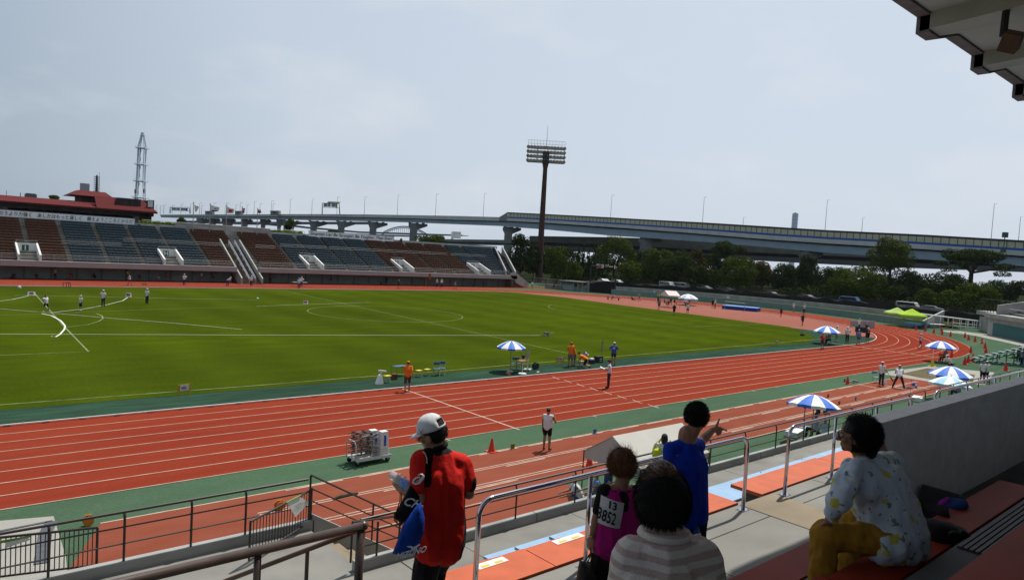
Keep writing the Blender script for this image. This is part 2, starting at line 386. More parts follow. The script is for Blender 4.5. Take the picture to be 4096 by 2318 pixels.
for k in range(nseg):
 mb=MB();t0=fa0+(fa1-fa0)*k/nseg;t1=fa0+(fa1-fa0)*(k+1)/nseg;R_=64.6
 p0=Vector((CX+R_*math.cos(t0),CY+R_*math.sin(t0),0));p1=Vector((CX+R_*math.cos(t1),CY+R_*math.sin(t1),0))
 for z in(.5,2.5,3.1):mb.tube(p0+Vector((0,0,z)),p1+Vector((0,0,z)),.04,n=4)
 nn_=int((p1-p0).length/.16)
 for i in range(nn_):
  q=p0+(p1-p0)*i/nn_;mb.box(q+Vector((0,0,1.6)),(.055,.055,3.1))
 mb.build('fence_panel',IRON,ff)
hm=arcwall(67.0,1.2,0,2.2,fa0,math.radians(44),60)
for i,v in enumerate(hm.v):hm.v[i]=v+Vector((noise.noise(v*1.3)*.5,noise.noise(v*1.7+Vector((5,0,0)))*.5,noise.noise(v*1.1+Vector((0,9,0)))*.45*(v.z>1)))
tag(hm.build('clipped_hedge',mat('dark_hedge',(.015,.022,.01),.9,var=.4,scale=4,bump=.8)),'dark clipped hedge just behind the iron fence on the bend','hedge')
struct(flatpoly([(CX+73*math.cos(t/10),CY+73*math.sin(t/10),.02)for t in range(-7,9)]+[(CX+86*math.cos(t/10),CY+86*math.sin(t/10),.02)for t in range(8,-8,-1)]),'car_park',ground_mat('asphalt',(.06,.06,.06),(.05,.05,.05),(.07,.07,.065)))
CROP['D']=(0,0,.62817);CROP['S']=(600,800,4.678)
def ZA(crop,x,y,P):
 d=ray(crop,x,y);t=math.hypot(P[0],P[1])/math.hypot(d.x,d.y);return HC+d.z*t
def UP(crop,x,y,P):
 return Vector((P[0],P[1],ZA(crop,x,y,P)))
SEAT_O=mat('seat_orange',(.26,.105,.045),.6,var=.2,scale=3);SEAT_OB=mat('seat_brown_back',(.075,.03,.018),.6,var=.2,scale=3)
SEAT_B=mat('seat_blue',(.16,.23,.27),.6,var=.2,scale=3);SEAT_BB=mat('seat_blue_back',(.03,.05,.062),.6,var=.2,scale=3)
STEEL=mat('steel_tube',(.55,.56,.58),.25,metal=1,var=.05);DULL=mat('painted_steel',(.40,.42,.42),.5,var=.1)
GLASSY=mat('shiny_steel',(.62,.60,.66),.12,metal=1,var=.04)
fs=thing('grandstand','long concrete grandstand across the far side of the track with stepped seating','grandstand',(60,122,0),world=True)
xs0=PY('A1',2300,900,121.5).x;xs1=PY('A2',35,915,121.5).x
ZB,ZT,RI,TR,NR=2.75,8.5,.415,1.0,14
stp=MB()
for i in range(NR):
 z=ZB+i*RI;y=122.4+i*TR
 for(a,b)in((2,xs0),(xs1,104+i*.45)):
  if i>7 and b==xs0:b=xs1
  stp.bb((a,y,max(.2,z-.8)if y<124.5 else .2),(b,y+TR+.02,z))
stp.bb((2,136.4,0),(110,141,8.2))
stp.build('terrace',mat('terrace_concrete',(.26,.25,.22),.9,var=.2,scale=.7),fs)
fa=MB()
for a,b in((2,xs0),(xs1,106)):fa.bb((a,121.3,1.93),(b,122.45,2.75))
fa.build('fascia',mat('fascia_concrete',(.42,.38,.37),.85,var=.04,scale=.6),fs)
pw=MB()
for a,b in((2,xs0),(xs1,107)):pw.bb((a,124.25,0),(b,124.45,2.6))
pl=pw.build('panel_wall',mat('green_panel',(.20,.27,.24),.7,var=.1,scale=1),fs)
x=5.5
while x<106:
 if not xs0-.3<x<xs1+.3:pp=MB();pp.bb((x-.07,124.1,0),(x+.07,124.25,2.4));pp.build('pillar',mat('green_pillar',(.13,.17,.15),.7),fs)
 x+=3.35
zt1=PY('A2',1500,622,137).z
bw=MB();bw.bb((2,137,8.0),(112.3,137.3,9.35));bw.bb((36,136.6,8.0),(53.5,137.0,9.9))
bw.build('back_wall',PLAST,fs)
st=MB();n=30
for i in range(n):
 st.bb((xs0+.35,119.6+i*.36,0),(xs1-.35,119.6+(i+1)*.36+.01,.2+i*.2))
st.build('staircase',mat('stair_brown',(.15,.11,.07),.85,var=.2,scale=2),fs)
wp=MB()
for x in(xs0+.1,xs1-.3):
 wp.prism([(x,119.4,0),(x,119.4,1.0),(x,131.5,7.4),(x,131.5,6),(x,121.3,0)],(0,0,0),(.22,0,0))
wp.build('stair_parapet',PLAST,fs)
def diag(c1_,c2_,y0,y1,th,down):
 p0=PY(*c1_,y0);p1=PY(*c2_,y1)
 return[p0,p1,p1-Vector((0,0,down)),p0-Vector((0,0,down))],(0,0,0),(th,0,0)
ew=MB();ew.prism(*diag(('A2',2425,925),('A2',2318,700),122,136.5,.3,1.5));ew.prism(*diag(('A3',30,935),('A2',2385,690),121.6,137,.35,3.5))
Yp=121.3
ew.prism([PY('A3',*p,Yp)for p in((-10,950),(42,950),(160,1045),(160,1097),(120,1092),(35,1042),(32,1015),(-10,1012))],(0,0,0),(0,.3,0))
ew.prism([PY('A3',*p,Yp+2.2)for p in((-10,950),(42,950),(160,1045),(160,1097),(120,1092),(35,1042),(32,1015),(-10,1012))],(0,0,0),(0,.3,0))
ew.build('end_wall',PLAST,fs)
es=MB()
q0=PY('A3',160,1097,121.5)
for i in range(14):es.bb((q0.x-.3-i*.36,121.6,0),(q0.x-.3-(i+1)*.36,123.4,.2+i*.19))
es.build('end_stair',mat('stair_brown',(0,0,0)),fs)
es2=MB()
for i in range(28):es2.bb((105.0+i*.14,122.6+i*.5,0),(108.4+i*.14,123.1+i*.5,2.9+i*.2))
es2.build('end_stair',mat('stair_dark',(.09,.07,.055),.9),fs)
SECT=[(5,12.5,'o'),(13.3,17.4,'o'),(18.2,22.4,'b'),(23.2,27.4,'b'),(28.2,32.5,'b'),(33.3,37.6,'b'),(38.4,44.4,'o'),(46.9,52.8,'o'),(53.7,57.9,'b'),(58.8,63.2,'b'),(64.0,68.2,'b'),(69.1,73.4,'b'),(74.2,78.5,'o'),(79.3,83.7,'o'),(84.6,88.9,'o'),(89.7,94.4,'o'),(95.3,99.6,'b'),(100.4,104.0,'b'),(104.6,105.6,'b')]
VOM={'I':('A1',165,350,655),'H':('A1',1545,1700,715),'G':('A2',432,560,775),'F':('A2',1320,1425,815),'E':('A2',2058,2165,848)}
VX={}
YV=126.2
for k,(c,xa,xb,yt)in VOM.items():
 pa=PY(c,xa,yt,YV);pb=PY(c,xb,yt+(3 if c=='A1' else 4),YV);VX[k]=(pa.x,pb.x,pa.z)
ords=['leftmost','second from the left','third from the left','fourth from the left','fifth from the left','sixth from the left','seventh from the left, beside the wide stair','just right of the wide stair']+['number']*12
names_=['brown seating block at the far left under the start of the blue lettered banner','second brown seating block, between the I entrance and the first blue seats','first blue seating block right of the two brown ones on the left','second blue seating block under the middle of the long banner','third blue seating block, left of the H entrance','blue seating block right of the H entrance','wide brown seating block left of the glinting stair rails','wide brown seating block right of the glinting stair rails','blue seating block left of the G entrance','blue seating block right of the G entrance','blue seating block under the start of the English banner','last blue seating block before the brown ones under the English banner','first brown seating block right of the middle, under the end of the English banner','brown seating block at the F entrance','brown seating block second right of the F entrance','last brown seating block before the blue ones at the right end','blue seating block left of the E entrance','blue seating block right of the E entrance','narrow blue seating block at the right end wall']
for si,(xa,xb,col)in enumerate(SECT):
 t=thing('seating_block',names_[si],'seating',((xa+xb)/2,122.4,ZB),'seating blocks of the far grandstand',world=True)
 M1,M2=(SEAT_O,SEAT_OB)if col=='o' else(SEAT_B,SEAT_BB)
 for i in range(NR):
  if si==18 and i>20:break
  sh=(i*.42 if si>=17 else 0)
  segs=[(xa+(sh if si==18 else 0),xb+sh)]
  if i<4:
   for(v0,v1,_)in VX.values():
    ns=[]
    for s0,s1 in segs:
     if v1+.3<s0 or v0-.3>s1:ns.append((s0,s1))
     else:
      if v0-.3>s0+.3:ns.append((s0,v0-.3))
      if v1+.3<s1-.3:ns.append((v1+.3,s1))
    segs=ns
  if si==6 and i<9:segs=[(xa,min(xb,xs0-.25))]
  if not segs:continue
  b=MB();z=ZB+i*RI;y=122.4+i*TR
  for s0,s1 in segs:
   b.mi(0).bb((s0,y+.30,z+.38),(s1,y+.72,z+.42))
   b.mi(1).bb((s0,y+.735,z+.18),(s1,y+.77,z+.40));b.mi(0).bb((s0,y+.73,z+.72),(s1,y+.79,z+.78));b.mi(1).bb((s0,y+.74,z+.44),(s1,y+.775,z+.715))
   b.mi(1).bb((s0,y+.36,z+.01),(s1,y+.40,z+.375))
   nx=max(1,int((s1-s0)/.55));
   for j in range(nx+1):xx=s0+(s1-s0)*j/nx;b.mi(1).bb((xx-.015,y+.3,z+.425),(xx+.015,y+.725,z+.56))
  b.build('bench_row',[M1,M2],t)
GRNSIGN=flat((.03,.12,.09));WPAINT=mat('white_paint',(.72,.72,.70),.6,var=.06,scale=2)
for k,(v0,v1,zt)in VX.items():
 t=thing('stand_entrance','white walled entrance of the far grandstand marked with the letter %s'%k,'entrance',((v0+v1)/2,YV,ZB),'entrances of the far grandstand',world=True)
 w=MB();w.bb((v0,YV,2.75),(v1,YV+.25,zt));w.build('back_wall',WPAINT,t)
 d=MB();d.bb((v0+.45,YV-.05,2.75),(v1-.35,YV+.0-.002,2.75+(zt-2.75)*.42));d.build('doorway',mat('doorway_grey',(.25,.24,.22),.8),t)
 for x in(v0-.25,v1):
  s_=MB();s_.prism([(x,YV+.2,2.75),(x,YV+.2,zt+.05),(x,122.3,3.75),(x,121.9,3.6),(x,121.9,2.75)],(0,0,0),(.25,0,0));s_.build('side_parapet',WPAINT,t)
 cx=(v0+v1)/2-.15;zz=zt-.75
 s_=MB();s_.bb((cx-.42,YV-.05,zz-.48),(cx+.42,YV-.003,zz+.48));sg=s_.build('letter_sign',GRNSIGN,t)
 text(k,.95,'letter',WPAINT,sg,(cx,YV-.06,zz),(1,0,0),(0,0,1),bold=.03)
 s_=MB();s_.bb((cx-.5,YV-.03,zz-1.02),(cx+.5,YV-.004,zz-.78));s_.build('name_strip',mat('sign_yellow_green',(.32,.34,.10),.7,var=.4,scale=9),t)
 s_=MB()
 for a,b in(((v0-.2,YV,zt+.35),(v1+.2,YV,zt+.35)),((v0-.1,YV,zt),(v0-.1,YV,zt+.35)),((v1+.1,YV,zt),(v1+.1,YV,zt+.35))):s_.tube(a,b,.03,n=5)
 s_.build('top_rail',STEEL,t)
def rail_thing(name,label,segs,r,m,posts=[],grp=None,cat='railing'):
 t=thing(name,label,cat,segs[0][0],grp,world=True)
 mb=MB()
 for a,b in segs:mb.tube(a,b,r,n=6)
 mb.build('rail',m,t)
 if posts:
  mb=MB()
  for a,b in posts:mb.tube(a,b,r*.9,n=5)
  mb.build('posts',m,t)
 return t
for(a,b,lab)in((3,xs0,'steel railing along the front edge of the far stand, left of the wide stair'),(xs1,104,'steel railing along the front edge of the far stand, right of the wide stair')):
 rail_thing('front_railing',lab,[((a,121.9,z),(b,121.9,z))for z in(3.1,3.4,3.72)],.022,DULL,[((x,121.9,2.75),(x,121.9,3.72))for x in[a+i*2.1 for i in range(int((b-a)/2.1)+1)]],'front railings of the far stand')
gi=0
for(c,xa,xb,y0_,row)in(('A1',600,1180,0,5),('A1',1200,1880,0,7),('A1',1900,2160,0,7),('A2',0,190,0,7),('A2',240,690,0,8),('A2',715,1115,0,8),('A2',1130,1510,0,8),('A2',1520,1860,0,8),('A2',1900,2240,0,8)):
 yy=122.4+row*TR+.1;z=ZB+row*RI+.95;x0=PY(c,xa,600,yy).x;x1=PY(c,xb,650,yy).x
 wh=['over the first blue seats','left of the H entrance','on the brown seats left of the stair','just right of the wide stair','above the G entrance','under the start of the English banner','above the F entrance','right of the F entrance','above the E entrance'][gi];gi+=1
 rail_thing('crowd_rail','steel crowd rail halfway up the far stand '+wh,[((x0,yy,z),(x1,yy,z)),((x0,yy,z-.35),(x1,yy,z-.35))],.022,DULL,[((x,yy,z-.95),(x,yy,z))for x in(x0,(x0+x1)/2,x1)],'crowd rails in the far stand')
for i,x in enumerate((xs0+1.0,(xs0+xs1)/2+.1)):
 x0=x+.6
 rail_thing('stair_handrail',['glinting steel handrail on the wide stair, the left one of two','glinting steel handrail on the wide stair, the right one of two'][i],[((x0,119.8,1.1),(x0,131,7.3)),((x0,119.8,.75),(x0,131,6.95))],.05,mat('bright_steel',(.9,.9,.95),.15,metal=1),[((x0,119.8+j*1.6,.1+j*.88),(x0,119.8+j*1.6,1.1+j*.885))for j in range(8)],'handrails of the wide stair')
gi=0
for c,xa,xb,ya,yb in(('A1',1365,1510,478,486),('A1',1560,1800,488,500),('A1',1900,2180,505,525),('A2',-250,-60,535,540),('A2',150,350,560,570),('A2',385,500,572,580),('A2',520,1320,588,640),('A2',1420,1610,640,655),('A2',1620,1800,655,668),('A2',1815,1990,668,680),('A2',2020,2310,682,702)):
 a=PY(c,xa,ya,136.3);b=PY(c,xb,yb,136.3);nn_=max(2,int((b.x-a.x)/2.5))
 wh=['in front of the left bright hedge','at the right end of the left bright hedge','between the first and third flagpole','right of the fourth flagpole','in front of the right bright hedge','left end of the English banner','under the English banner','right of the English banner','over the last brown seats','over the blue seats right of the brown ones','at its far right end'][gi];gi+=1
 rail_thing('top_railing','thin railing atop the far stand, '+wh,[(a,b)],.025,DULL,[((a.x+(b.x-a.x)*j/nn_,136.3,8.2),a+(b-a)*j/nn_)for j in range(nn_+1)],'top railings of the far stand')
a=PY('A1',1380,432,138.5);b=PY('A2',470,545,138.5)
rail_thing('long_railing','long thin steel railing behind the flagpoles on top of the far stand',[(a,b)],.04,DULL,[((a.x+(b.x-a.x)*j/8,138.5,8.2),a+(b-a)*j/8)for j in range(9)])
def banner(crop,tl,tr,bl_,txt,size,label,fwd=True):
 Y=136.9
 a=PY(crop,*tl,Y);b=PY(crop,*tr,Y);c_=PY(crop,*bl_,Y)
 t=thing('banner_sign',label,'sign',(a.x,Y,8.3),world=True)
 zt_,zb_=(a.z+b.z)/2,(a.z+b.z)/2-(a.z-c_.z)
 m=MB();m.bb((a.x,Y-.12,zb_),(b.x,Y,zt_));m.build('board',mat('sign_white',(.80,.82,.86),.6,keep=True,var=.04),t)
 m=MB();m.bb((a.x,Y-.14,zt_),(b.x+.1,Y+.02,zt_+.08));m.bb((b.x,Y-.14,zb_),(b.x+.1,Y+.02,zt_));m.bb((a.x,Y-.14,zb_-.08),(b.x+.1,Y+.02,zb_));m.build('frame',flat((.3,.3,.32)),t)
 return t,a.x,b.x,zt_,zb_
BLUEP=mat('lettering_blue',(.03,.10,.42),.6,keep=True)
t,xa,xb,zt_,zb_=banner('A1',(-60,338),(1305,420),(-60,400),'',1,'long white banner board with blue Japanese lettering at the top left of the far stand')
hgt=zt_-zb_
tx=text('きのうより力強く　あしたはもっと逞しく　鍛えようこころとからだ',hgt*.72,'lettering',BLUEP,t,(0,0,0),(1,0,0),(0,0,1),align='LEFT',bold=.008,shear=.15)
def fit(o,x0,x1,y,zc,ph=None):
 xs=[v.co.x for v in o.data.vertices];zs=[v.co.z for v in o.data.vertices];a,b=min(xs),max(xs);mz=(min(zs)+max(zs))/2
 off=Vector(o.parent['_w']);k=(x1-x0)/(b-a);kz=(ph/(max(zs)-min(zs)))if ph else 1
 for v in o.data.vertices:v.co=Vector((x0-off.x+(v.co.x-a)*k,y-off.y+(v.co.y-o.data.vertices[0].co.y)*0,zc-off.z+(v.co.z-mz)*kz))
fit(tx,xa+.05,PY('A1',1290,450,136.9).x,136.76,(zt_+zb_)/2,hgt*.72)
t,xa,xb,zt_,zb_=banner('A2',(510,540),(1335,595),(510,598),'',1,'white banner board reading Smarten Up in blue English letters on the far stand')
tx=text('Smarten Up! Be Stronger, Be Tougher, Than Ever!',(zt_-zb_)*.8,'lettering',BLUEP,t,(0,0,0),(1,0,0),(0,0,1),align='LEFT',bold=.012,shear=.25)
fit(tx,xa+.35,xb-.35,136.76,(zt_+zb_)/2,(zt_-zb_)*.72)
BRN=flat((.12,.04,.03))
for i,(c,x,y0_,y1_)in enumerate((('A2',470,575,612),('A2',1410,615,670),('A1',1352,478,512))):
 a=PY(c,x,y0_,136.7);b=PY(c,x,y1_,136.7);m=MB();m.bb((a.x-.2,136.5,b.z),(a.x+.2,136.9,a.z))
 tag(m.build('equipment_box',BRN),['small brown box on the back wall left of the English banner','brown box on the back wall right of the English banner','small brown box on the wall right of the Japanese banner'][i],'box')
m=MB();a=PY('A2',1690,955,121.2);m.bb((a.x-.2,121.1,a.z-1.2),(a.x+.2,121.29,a.z+.1));tag(m.build('marker_flag',flat((.35,.13,.03))),'orange brown marker hanging on the front of the far stand right of the F entrance','marker')
m=MB();a=PY('A2',1648,1060,122.0);m.bb((a.x-.15,121.9,0),(a.x+.15,122.1,2.1));tag(m.build('marker_post',flat((.30,.16,.07))),'tan post standing against the far wall below the orange marker','post')
def leaf_mat(name,c,c2,tr=.25):
 if name in MATS:return MATS[name]
 m=bpy.data.materials.new(name);m.use_nodes=True;t=m.node_tree;b=t.nodes['Principled BSDF'];n=t.nodes.new;l=t.links.new
 tcn=n('ShaderNodeTexCoord');nn=n('ShaderNodeTexNoise');nn.inputs['Scale'].default_value=.55;nn.inputs['Detail'].default_value=6;nn.inputs['Roughness'].default_value=.7;l(tcn.outputs['Object'],nn.inputs['Vector'])
 r=n('ShaderNodeMapRange');r.inputs[1].default_value=.38;r.inputs[2].default_value=.65;l(nn.outputs['Fac'],r.inputs[0])
 mx=n('ShaderNodeMixRGB');mx.inputs[1].default_value=(*c,1);mx.inputs[2].default_value=(*c2,1);l(r.outputs[0],mx.inputs[0]);l(mx.outputs[0],b.inputs['Base Color'])
 b.inputs['Roughness'].default_value=.9;b.inputs['Specular IOR Level'].default_value=.04
 td=n('ShaderNodeBsdfTranslucent');l(mx.outputs[0],td.inputs[0]);ms=n('ShaderNodeMixShader');ms.inputs[0].default_value=tr
 l(b.outputs[0],ms.inputs[1]);l(td.outputs[0],ms.inputs[2]);l(ms.outputs[0],t.nodes['Material Output'].inputs[0])
 MATS[name]=m;return m
LF_D=leaf_mat('leaves_dark',(.026,.044,.005),(.012,.022,.003),.12);LF_M=leaf_mat('leaves_mid',(.060,.086,.006),(.024,.038,.004),.15);LF_L=leaf_mat('leaves_yellow_green',(.10,.13,.010),(.045,.07,.008),.2);LF_O=leaf_mat('leaves_rusty',(.07,.045,.010),(.018,.026,.006),.12)
LF_H=leaf_mat('hedge_bright',(.17,.24,.02),(.10,.16,.015),.2)
BARK=mat('bark',(.05,.035,.025),.9,var=.3,scale=5,bump=.6)
def leaves(rnd,blobs,n,size,aspect=1.0):
 mb=MB();vol=[b[1]*b[1]+b[1]*b[2]for b in blobs];tot=sum(vol)
 for(c,rx,rz),w in zip(blobs,vol):
  for _ in range(int(n*w/tot)):
   th=rnd.uniform(0,6.283);u=rnd.uniform(-.75,1);s_=math.sqrt(max(0,1-u*u));d=Vector((s_*math.cos(th),s_*math.sin(th),u))
   k=rnd.uniform(.80,1.04)*(1+.16*noise.noise(d*2.6+c));p=c+Vector((d.x*rx*k,d.y*rx*k,d.z*rz*k))
   nrm=(d+Vector((rnd.uniform(-1,1),rnd.uniform(-1,1),rnd.uniform(-.6,1)))*.75).normalized()
   a=nrm.orthogonal().normalized();b=nrm.cross(a);t=rnd.uniform(0,6.28);a,b=a*math.cos(t)+b*math.sin(t),b*math.cos(t)-a*math.sin(t)
   s1=size*rnd.uniform(.6,1.3);s2=s1*rnd.uniform(.5,.9)*aspect
   mb.add([p-a*s1,p-b*s2*.8-a*s1*.1,p+a*s1,p+b*s2],[(0,1,2,3)])
 return mb
def tree(label,crop,cx,top,bot,wid,dep,m,kind='round',group='trees behind the far bend',seed=0,name='broadleaf_tree',dens=1.0):
 rnd=random.Random(seed*31+7)
 s=1/CROP[crop][2]*dep/F
 P=PD(crop,cx,(top+bot)/2,dep);Hh=(bot-top)*s;Wd=wid*s;zc=P.z
 t=thing(name,label,'tree',(P.x,P.y,0),group,world=True)
 blobs=[]
 base=Vector((P.x,P.y,zc))
 if kind=='flat':
  for i in range(16):
   a=rnd.uniform(0,6.28);r=math.sqrt(rnd.random())*Wd*.38;blobs.append((base+Vector((r*math.cos(a),r*math.sin(a)*.8,Hh*.25-(r/Wd)**2*Hh*.9+rnd.uniform(-.1,.1)*Hh)),Wd*rnd.uniform(.11,.16),Hh*rnd.uniform(.13,.18)))
  for i in range(8):
   a=rnd.uniform(0,6.28);r=Wd*.38;blobs.append((base+Vector((r*math.cos(a),r*math.sin(a),-Hh*rnd.uniform(.05,.32))),Wd*.1,Hh*.09))
 elif kind=='spike':
  for i in range(7):k=i/6;blobs.append((base+Vector((rnd.uniform(-.1,.1)*Wd,rnd.uniform(-.1,.1)*Wd,(k-.45)*Hh)),Wd*.5*(1-k*.8),Hh*.16))
 else:
  blobs.append((base-Vector((0,0,Hh*.05)),Wd*.42,Hh*.42))
  for i in range(15):
   a=rnd.uniform(0,6.28);u=rnd.uniform(-.75,.95);s_=math.sqrt(1-u*u);q=base+Vector((math.cos(a)*s_*Wd*.33,math.sin(a)*s_*Wd*.33,u*Hh*.33));k=rnd.uniform(.13,.21)
   blobs.append((q,Wd*k,min(Wd,Hh)*k))
 sz=max(.16,.0013*dep);nl=int(min(9000,max(900,3.3*(Wd*Hh)/(sz*sz)))*dens)
 lv=leaves(rnd,blobs,nl,sz)
 lv.build('crown',m,t)
 tr=MB();b0=Vector((P.x,P.y,0));r=max(.12,Wd*.03);fork=Vector((P.x+rnd.uniform(-.3,.3),P.y,zc-Hh*.28));tr.path([b0,b0+(fork-b0)*.5+Vector((rnd.uniform(-.2,.2),0,0)),fork],[r*1.3,r,r*.85],7)
 for i in range(7 if kind!='spike' else 1):
  bl=blobs[rnd.randrange(len(blobs))][0];mid=(fork+bl)/2+Vector((0,0,-.2));tr.path([fork-Vector((0,0,.2)),mid,bl],[r*.6,r*.4,r*.15],5)
 tr.build('trunk',BARK,t);return t
def hedge(label,crop,p0,p1,hh,Y,m,dpt=1.2,group=None):
 a=PY(crop,*p0,Y);b=PY(crop,*p1,Y);rnd=random.Random(int(a.x));mb=MB()
 for i in range(int((b.x-a.x)*hh*95)):
  f=rnd.random();x=a.x+(b.x-a.x)*f;zt=a.z+(b.z-a.z)*f;fc=rnd.random()
  if fc<.5:p=Vector((x,Y+rnd.uniform(-.05,.05),zt-rnd.random()*hh))
  else:p=Vector((x,Y+rnd.random()*dpt,zt+rnd.uniform(-.08,.06)))
  n_=Vector((rnd.uniform(-1,1),rnd.uniform(-1,1),rnd.uniform(-1,1))).normalized();u=n_.orthogonal().normalized();w=n_.cross(u);s_=rnd.uniform(.1,.2)
  mb.add([p-u*s_,p-w*s_,p+u*s_,p+w*s_],[(0,1,2,3)])
 mb.bb((a.x+.1,Y+.1,a.z-hh-.3),(b.x-.1,Y+dpt,min(a.z,b.z)-.1))
 return tag(mb.build('trimmed_hedge',m),label,'hedge',group)
hedge('bright green trimmed hedge on top of the far stand, right of the Japanese banner','A1',(1362,447),(1800,472),.75,137.6,LF_H,group='trimmed hedges on the far stand')
hedge('bright green trimmed hedge on top of the far stand, left of the English banner','A2',(80,533),(458,552),.75,137.6,LF_H,group='trimmed hedges on the far stand')
TR_=[('dark round tree at the right end of the far stand, left of the floodlight mast','A3',85,525,1020,330,192,LF_D,'round'),('narrow dark tree tucked behind the floodlight mast','A3',215,620,1010,160,200,LF_D,'round'),('round mid green tree just right of the floodlight mast','A3',430,655,1020,290,184,LF_M,'round'),('low bushy tree between the floodlight mast and the shed','A3',610,830,1035,190,176,LF_M,'round'),('big broad dark tree behind the black entrance gate','A3',1000,570,1010,430,212,LF_M,'round'),('dark tree behind the left gate post','A3',830,730,1040,300,205,LF_D,'round'),('small ball shaped tree just right of the black entrance gate','A3',1143,800,1040,262,170,LF_M,'round'),('large round tree right of the ball shaped tree','A3',1430,678,1050,340,192,LF_M,'round'),('dark bushy tree behind the white tent','A3',1620,745,1075,330,184,LF_D,'round'),('rusty tinted tree top between two dark trees above the white tent','A3',1770,690,1060,240,200,LF_O,'round'),('wide flat topped tree in front of the viaduct, left of the slim grey tower block','A3',2080,628,930,470,218,LF_D,'flat'),('large dome shaped tree below the flat topped tree','A3',2200,762,1130,400,172,LF_M,'round'),('small tree at the left foot of the dome shaped tree','A3',1955,895,1110,150,178,LF_M,'round'),('low dark bushy tree between the white tent and the dome shaped tree','A3',1790,850,1100,240,176,LF_D,'round'),('rusty orange tinted tree right of the dome shaped tree','A3',2440,800,1130,230,196,LF_O,'round'),('dark tree under the slim grey tower block','A4',150,830,1170,290,190,LF_D,'round'),('narrow sparse tree with bright gaps below the viaduct','A4',385,725,1130,210,202,LF_D,'round'),('dark round tree left of the twin topped tree','A4',535,850,1200,240,184,LF_D,'round'),('very large round tree in front of the viaduct above the bend','A4',855,845,1240,550,163,LF_M,'round'),('tallest tree, crossing the blue stripe of the viaduct','A4',1200,596,1010,490,190,LF_M,'round'),('dark tree under the tallest tree','A4',1300,880,1240,420,192,LF_D,'round'),('low round tree right of the very large tree','A4',1235,1048,1250,230,158,LF_D,'round'),('broad spreading pine like tree near the right edge under the viaduct','A4',1985,685,1010,740,182,LF_D,'flat'),('dark tree beneath the broad spreading tree','A4',1730,930,1200,380,196,LF_D,'round'),('small round tree just right of the lime tents','A4',1550,1092,1300,235,154,LF_M,'round'),('second small round tree right of the lime tents','A4',1760,1088,1300,225,154,LF_M,'round'),('bushy mid green tree behind the white building on the right','A4',2040,1035,1310,430,150,LF_M,'round'),('dark tree at the right edge of the picture behind the white building','A4',2420,1015,1190,230,186,LF_D,'round'),]
for i,(lb,c,cx,tp,bt,wd_,dp,m,kd)in enumerate(TR_):tree(lb,c,cx,tp,bt,wd_,dp,m,kd,seed=i+3,name='spreading_tree' if kd=='flat' else 'broadleaf_tree')
for i,(cx,tp,w_)in enumerate(((640,745,60),(688,725,66),(742,745,70),(795,720,80))):
 tree(['leftmost','second','third','rightmost'][i]+' of the four pointed conifers left of the black entrance gate','A3',cx,tp,1030,w_,196,LF_D,'spike','pointed conifers by the gate',seed=50+i,name='conifer')
tree('yellow green tree top showing over the right end of the Japanese banner','A1',1275,368,470,210,165,LF_L,'round',None,61)
tree('small leafy tree rising behind the red roofed building on its roof line','A1',527,193,240,95,215,LF_L,'round',None,62)
tree('small tree in front of the dark viaduct columns, left of the first flagpole','A1',1760,400,480,80,170,LF_M,'round',None,63)
tree('slim tree behind the right bright hedge','A2',330,408,560,100,172,LF_M,'round',None,64)
tree('wide bushy tree behind the far stand right of the English banner','A2',1700,560,700,320,190,LF_M,'round',None,65)
tree('small green shrub behind the English banner near its middle','A2',750,528,570,110,175,LF_M,'round',None,66)
BACKROW=[('A3',300,640,1010,330,'behind the floodlight mast'),('A3',560,700,1010,340,'behind the shed'),('A3',1290,700,1040,380,'behind the small ball shaped tree'),('A3',1560,700,1060,380,'behind the white tent and its umbrella'),('A3',1900,760,1090,380,'behind the foot of the flat topped tree'),('A3',2330,800,1120,380,'behind the rusty orange tree'),('A4',270,860,1160,340,'behind the narrow sparse tree'),('A4',660,870,1200,380,'left behind the very large round tree'),('A4',1080,930,1230,400,'right behind the very large round tree'),('A4',1480,930,1250,380,'behind the lime tents'),('A4',1860,960,1260,400,'behind the second small round tree'),('A4',2230,1000,1240,380,'behind the white corner building')]
for i,(c,cx,tp,bt,wd_,wh)in enumerate(BACKROW):tree('dark tree of the rear row, '+wh,c,cx,tp,bt,wd_,226,LF_D,'round','rear row of dark trees',80+i)
rnd=random.Random(99);ug=MB()
for _ in range(26000):
 a=math.radians(rnd.uniform(-38,50));rr_=rnd.uniform(88,104);hgt_=3.2+2.6*noise.noise(Vector((a*6,0,0)))+1.2*noise.noise(Vector((a*25,3,0)));z=hgt_*rnd.random()**.6
 p=Vector((CX+rr_*math.cos(a),CY+rr_*math.sin(a),z));n_=Vector((rnd.uniform(-1,1),rnd.uniform(-1,1),rnd.uniform(-1,1))).normalized();u=n_.orthogonal().normalized();w=n_.cross(u);s_=rnd.uniform(.2,.42)
 ug.add([p-u*s_,p-w*s_*.7,p+u*s_,p+w*s_*.7],[(0,1,2,3)])
o=ug.build('undergrowth',LF_D);o['kind']='stuff';tag(o,'dark dense undergrowth filling the space between the tree trunks behind the bend','undergrowth')
VMW=mat('viaduct_white',(.50,.51,.49),.8,keep=True,var=.06,scale=.4);VMC=mat('viaduct_cream',(.50,.49,.35),.8,keep=True,var=.06,scale=.6);VMB=mat('viaduct_blue',(.02,.10,.38),.6,keep=True);VMD=mat('viaduct_dark',(.05,.05,.055),.8);VMG=mat('viaduct_girder',(.26,.34,.41),.6,keep=True,var=.05,scale=.3);VMU=mat('viaduct_shade',(.02,.022,.025),.95,spec=.05)  # underside nearly black, the shade below the deck put into its colour
VC=mat('viaduct_concrete',(.24,.25,.25),.85,var=.1,scale=.3)
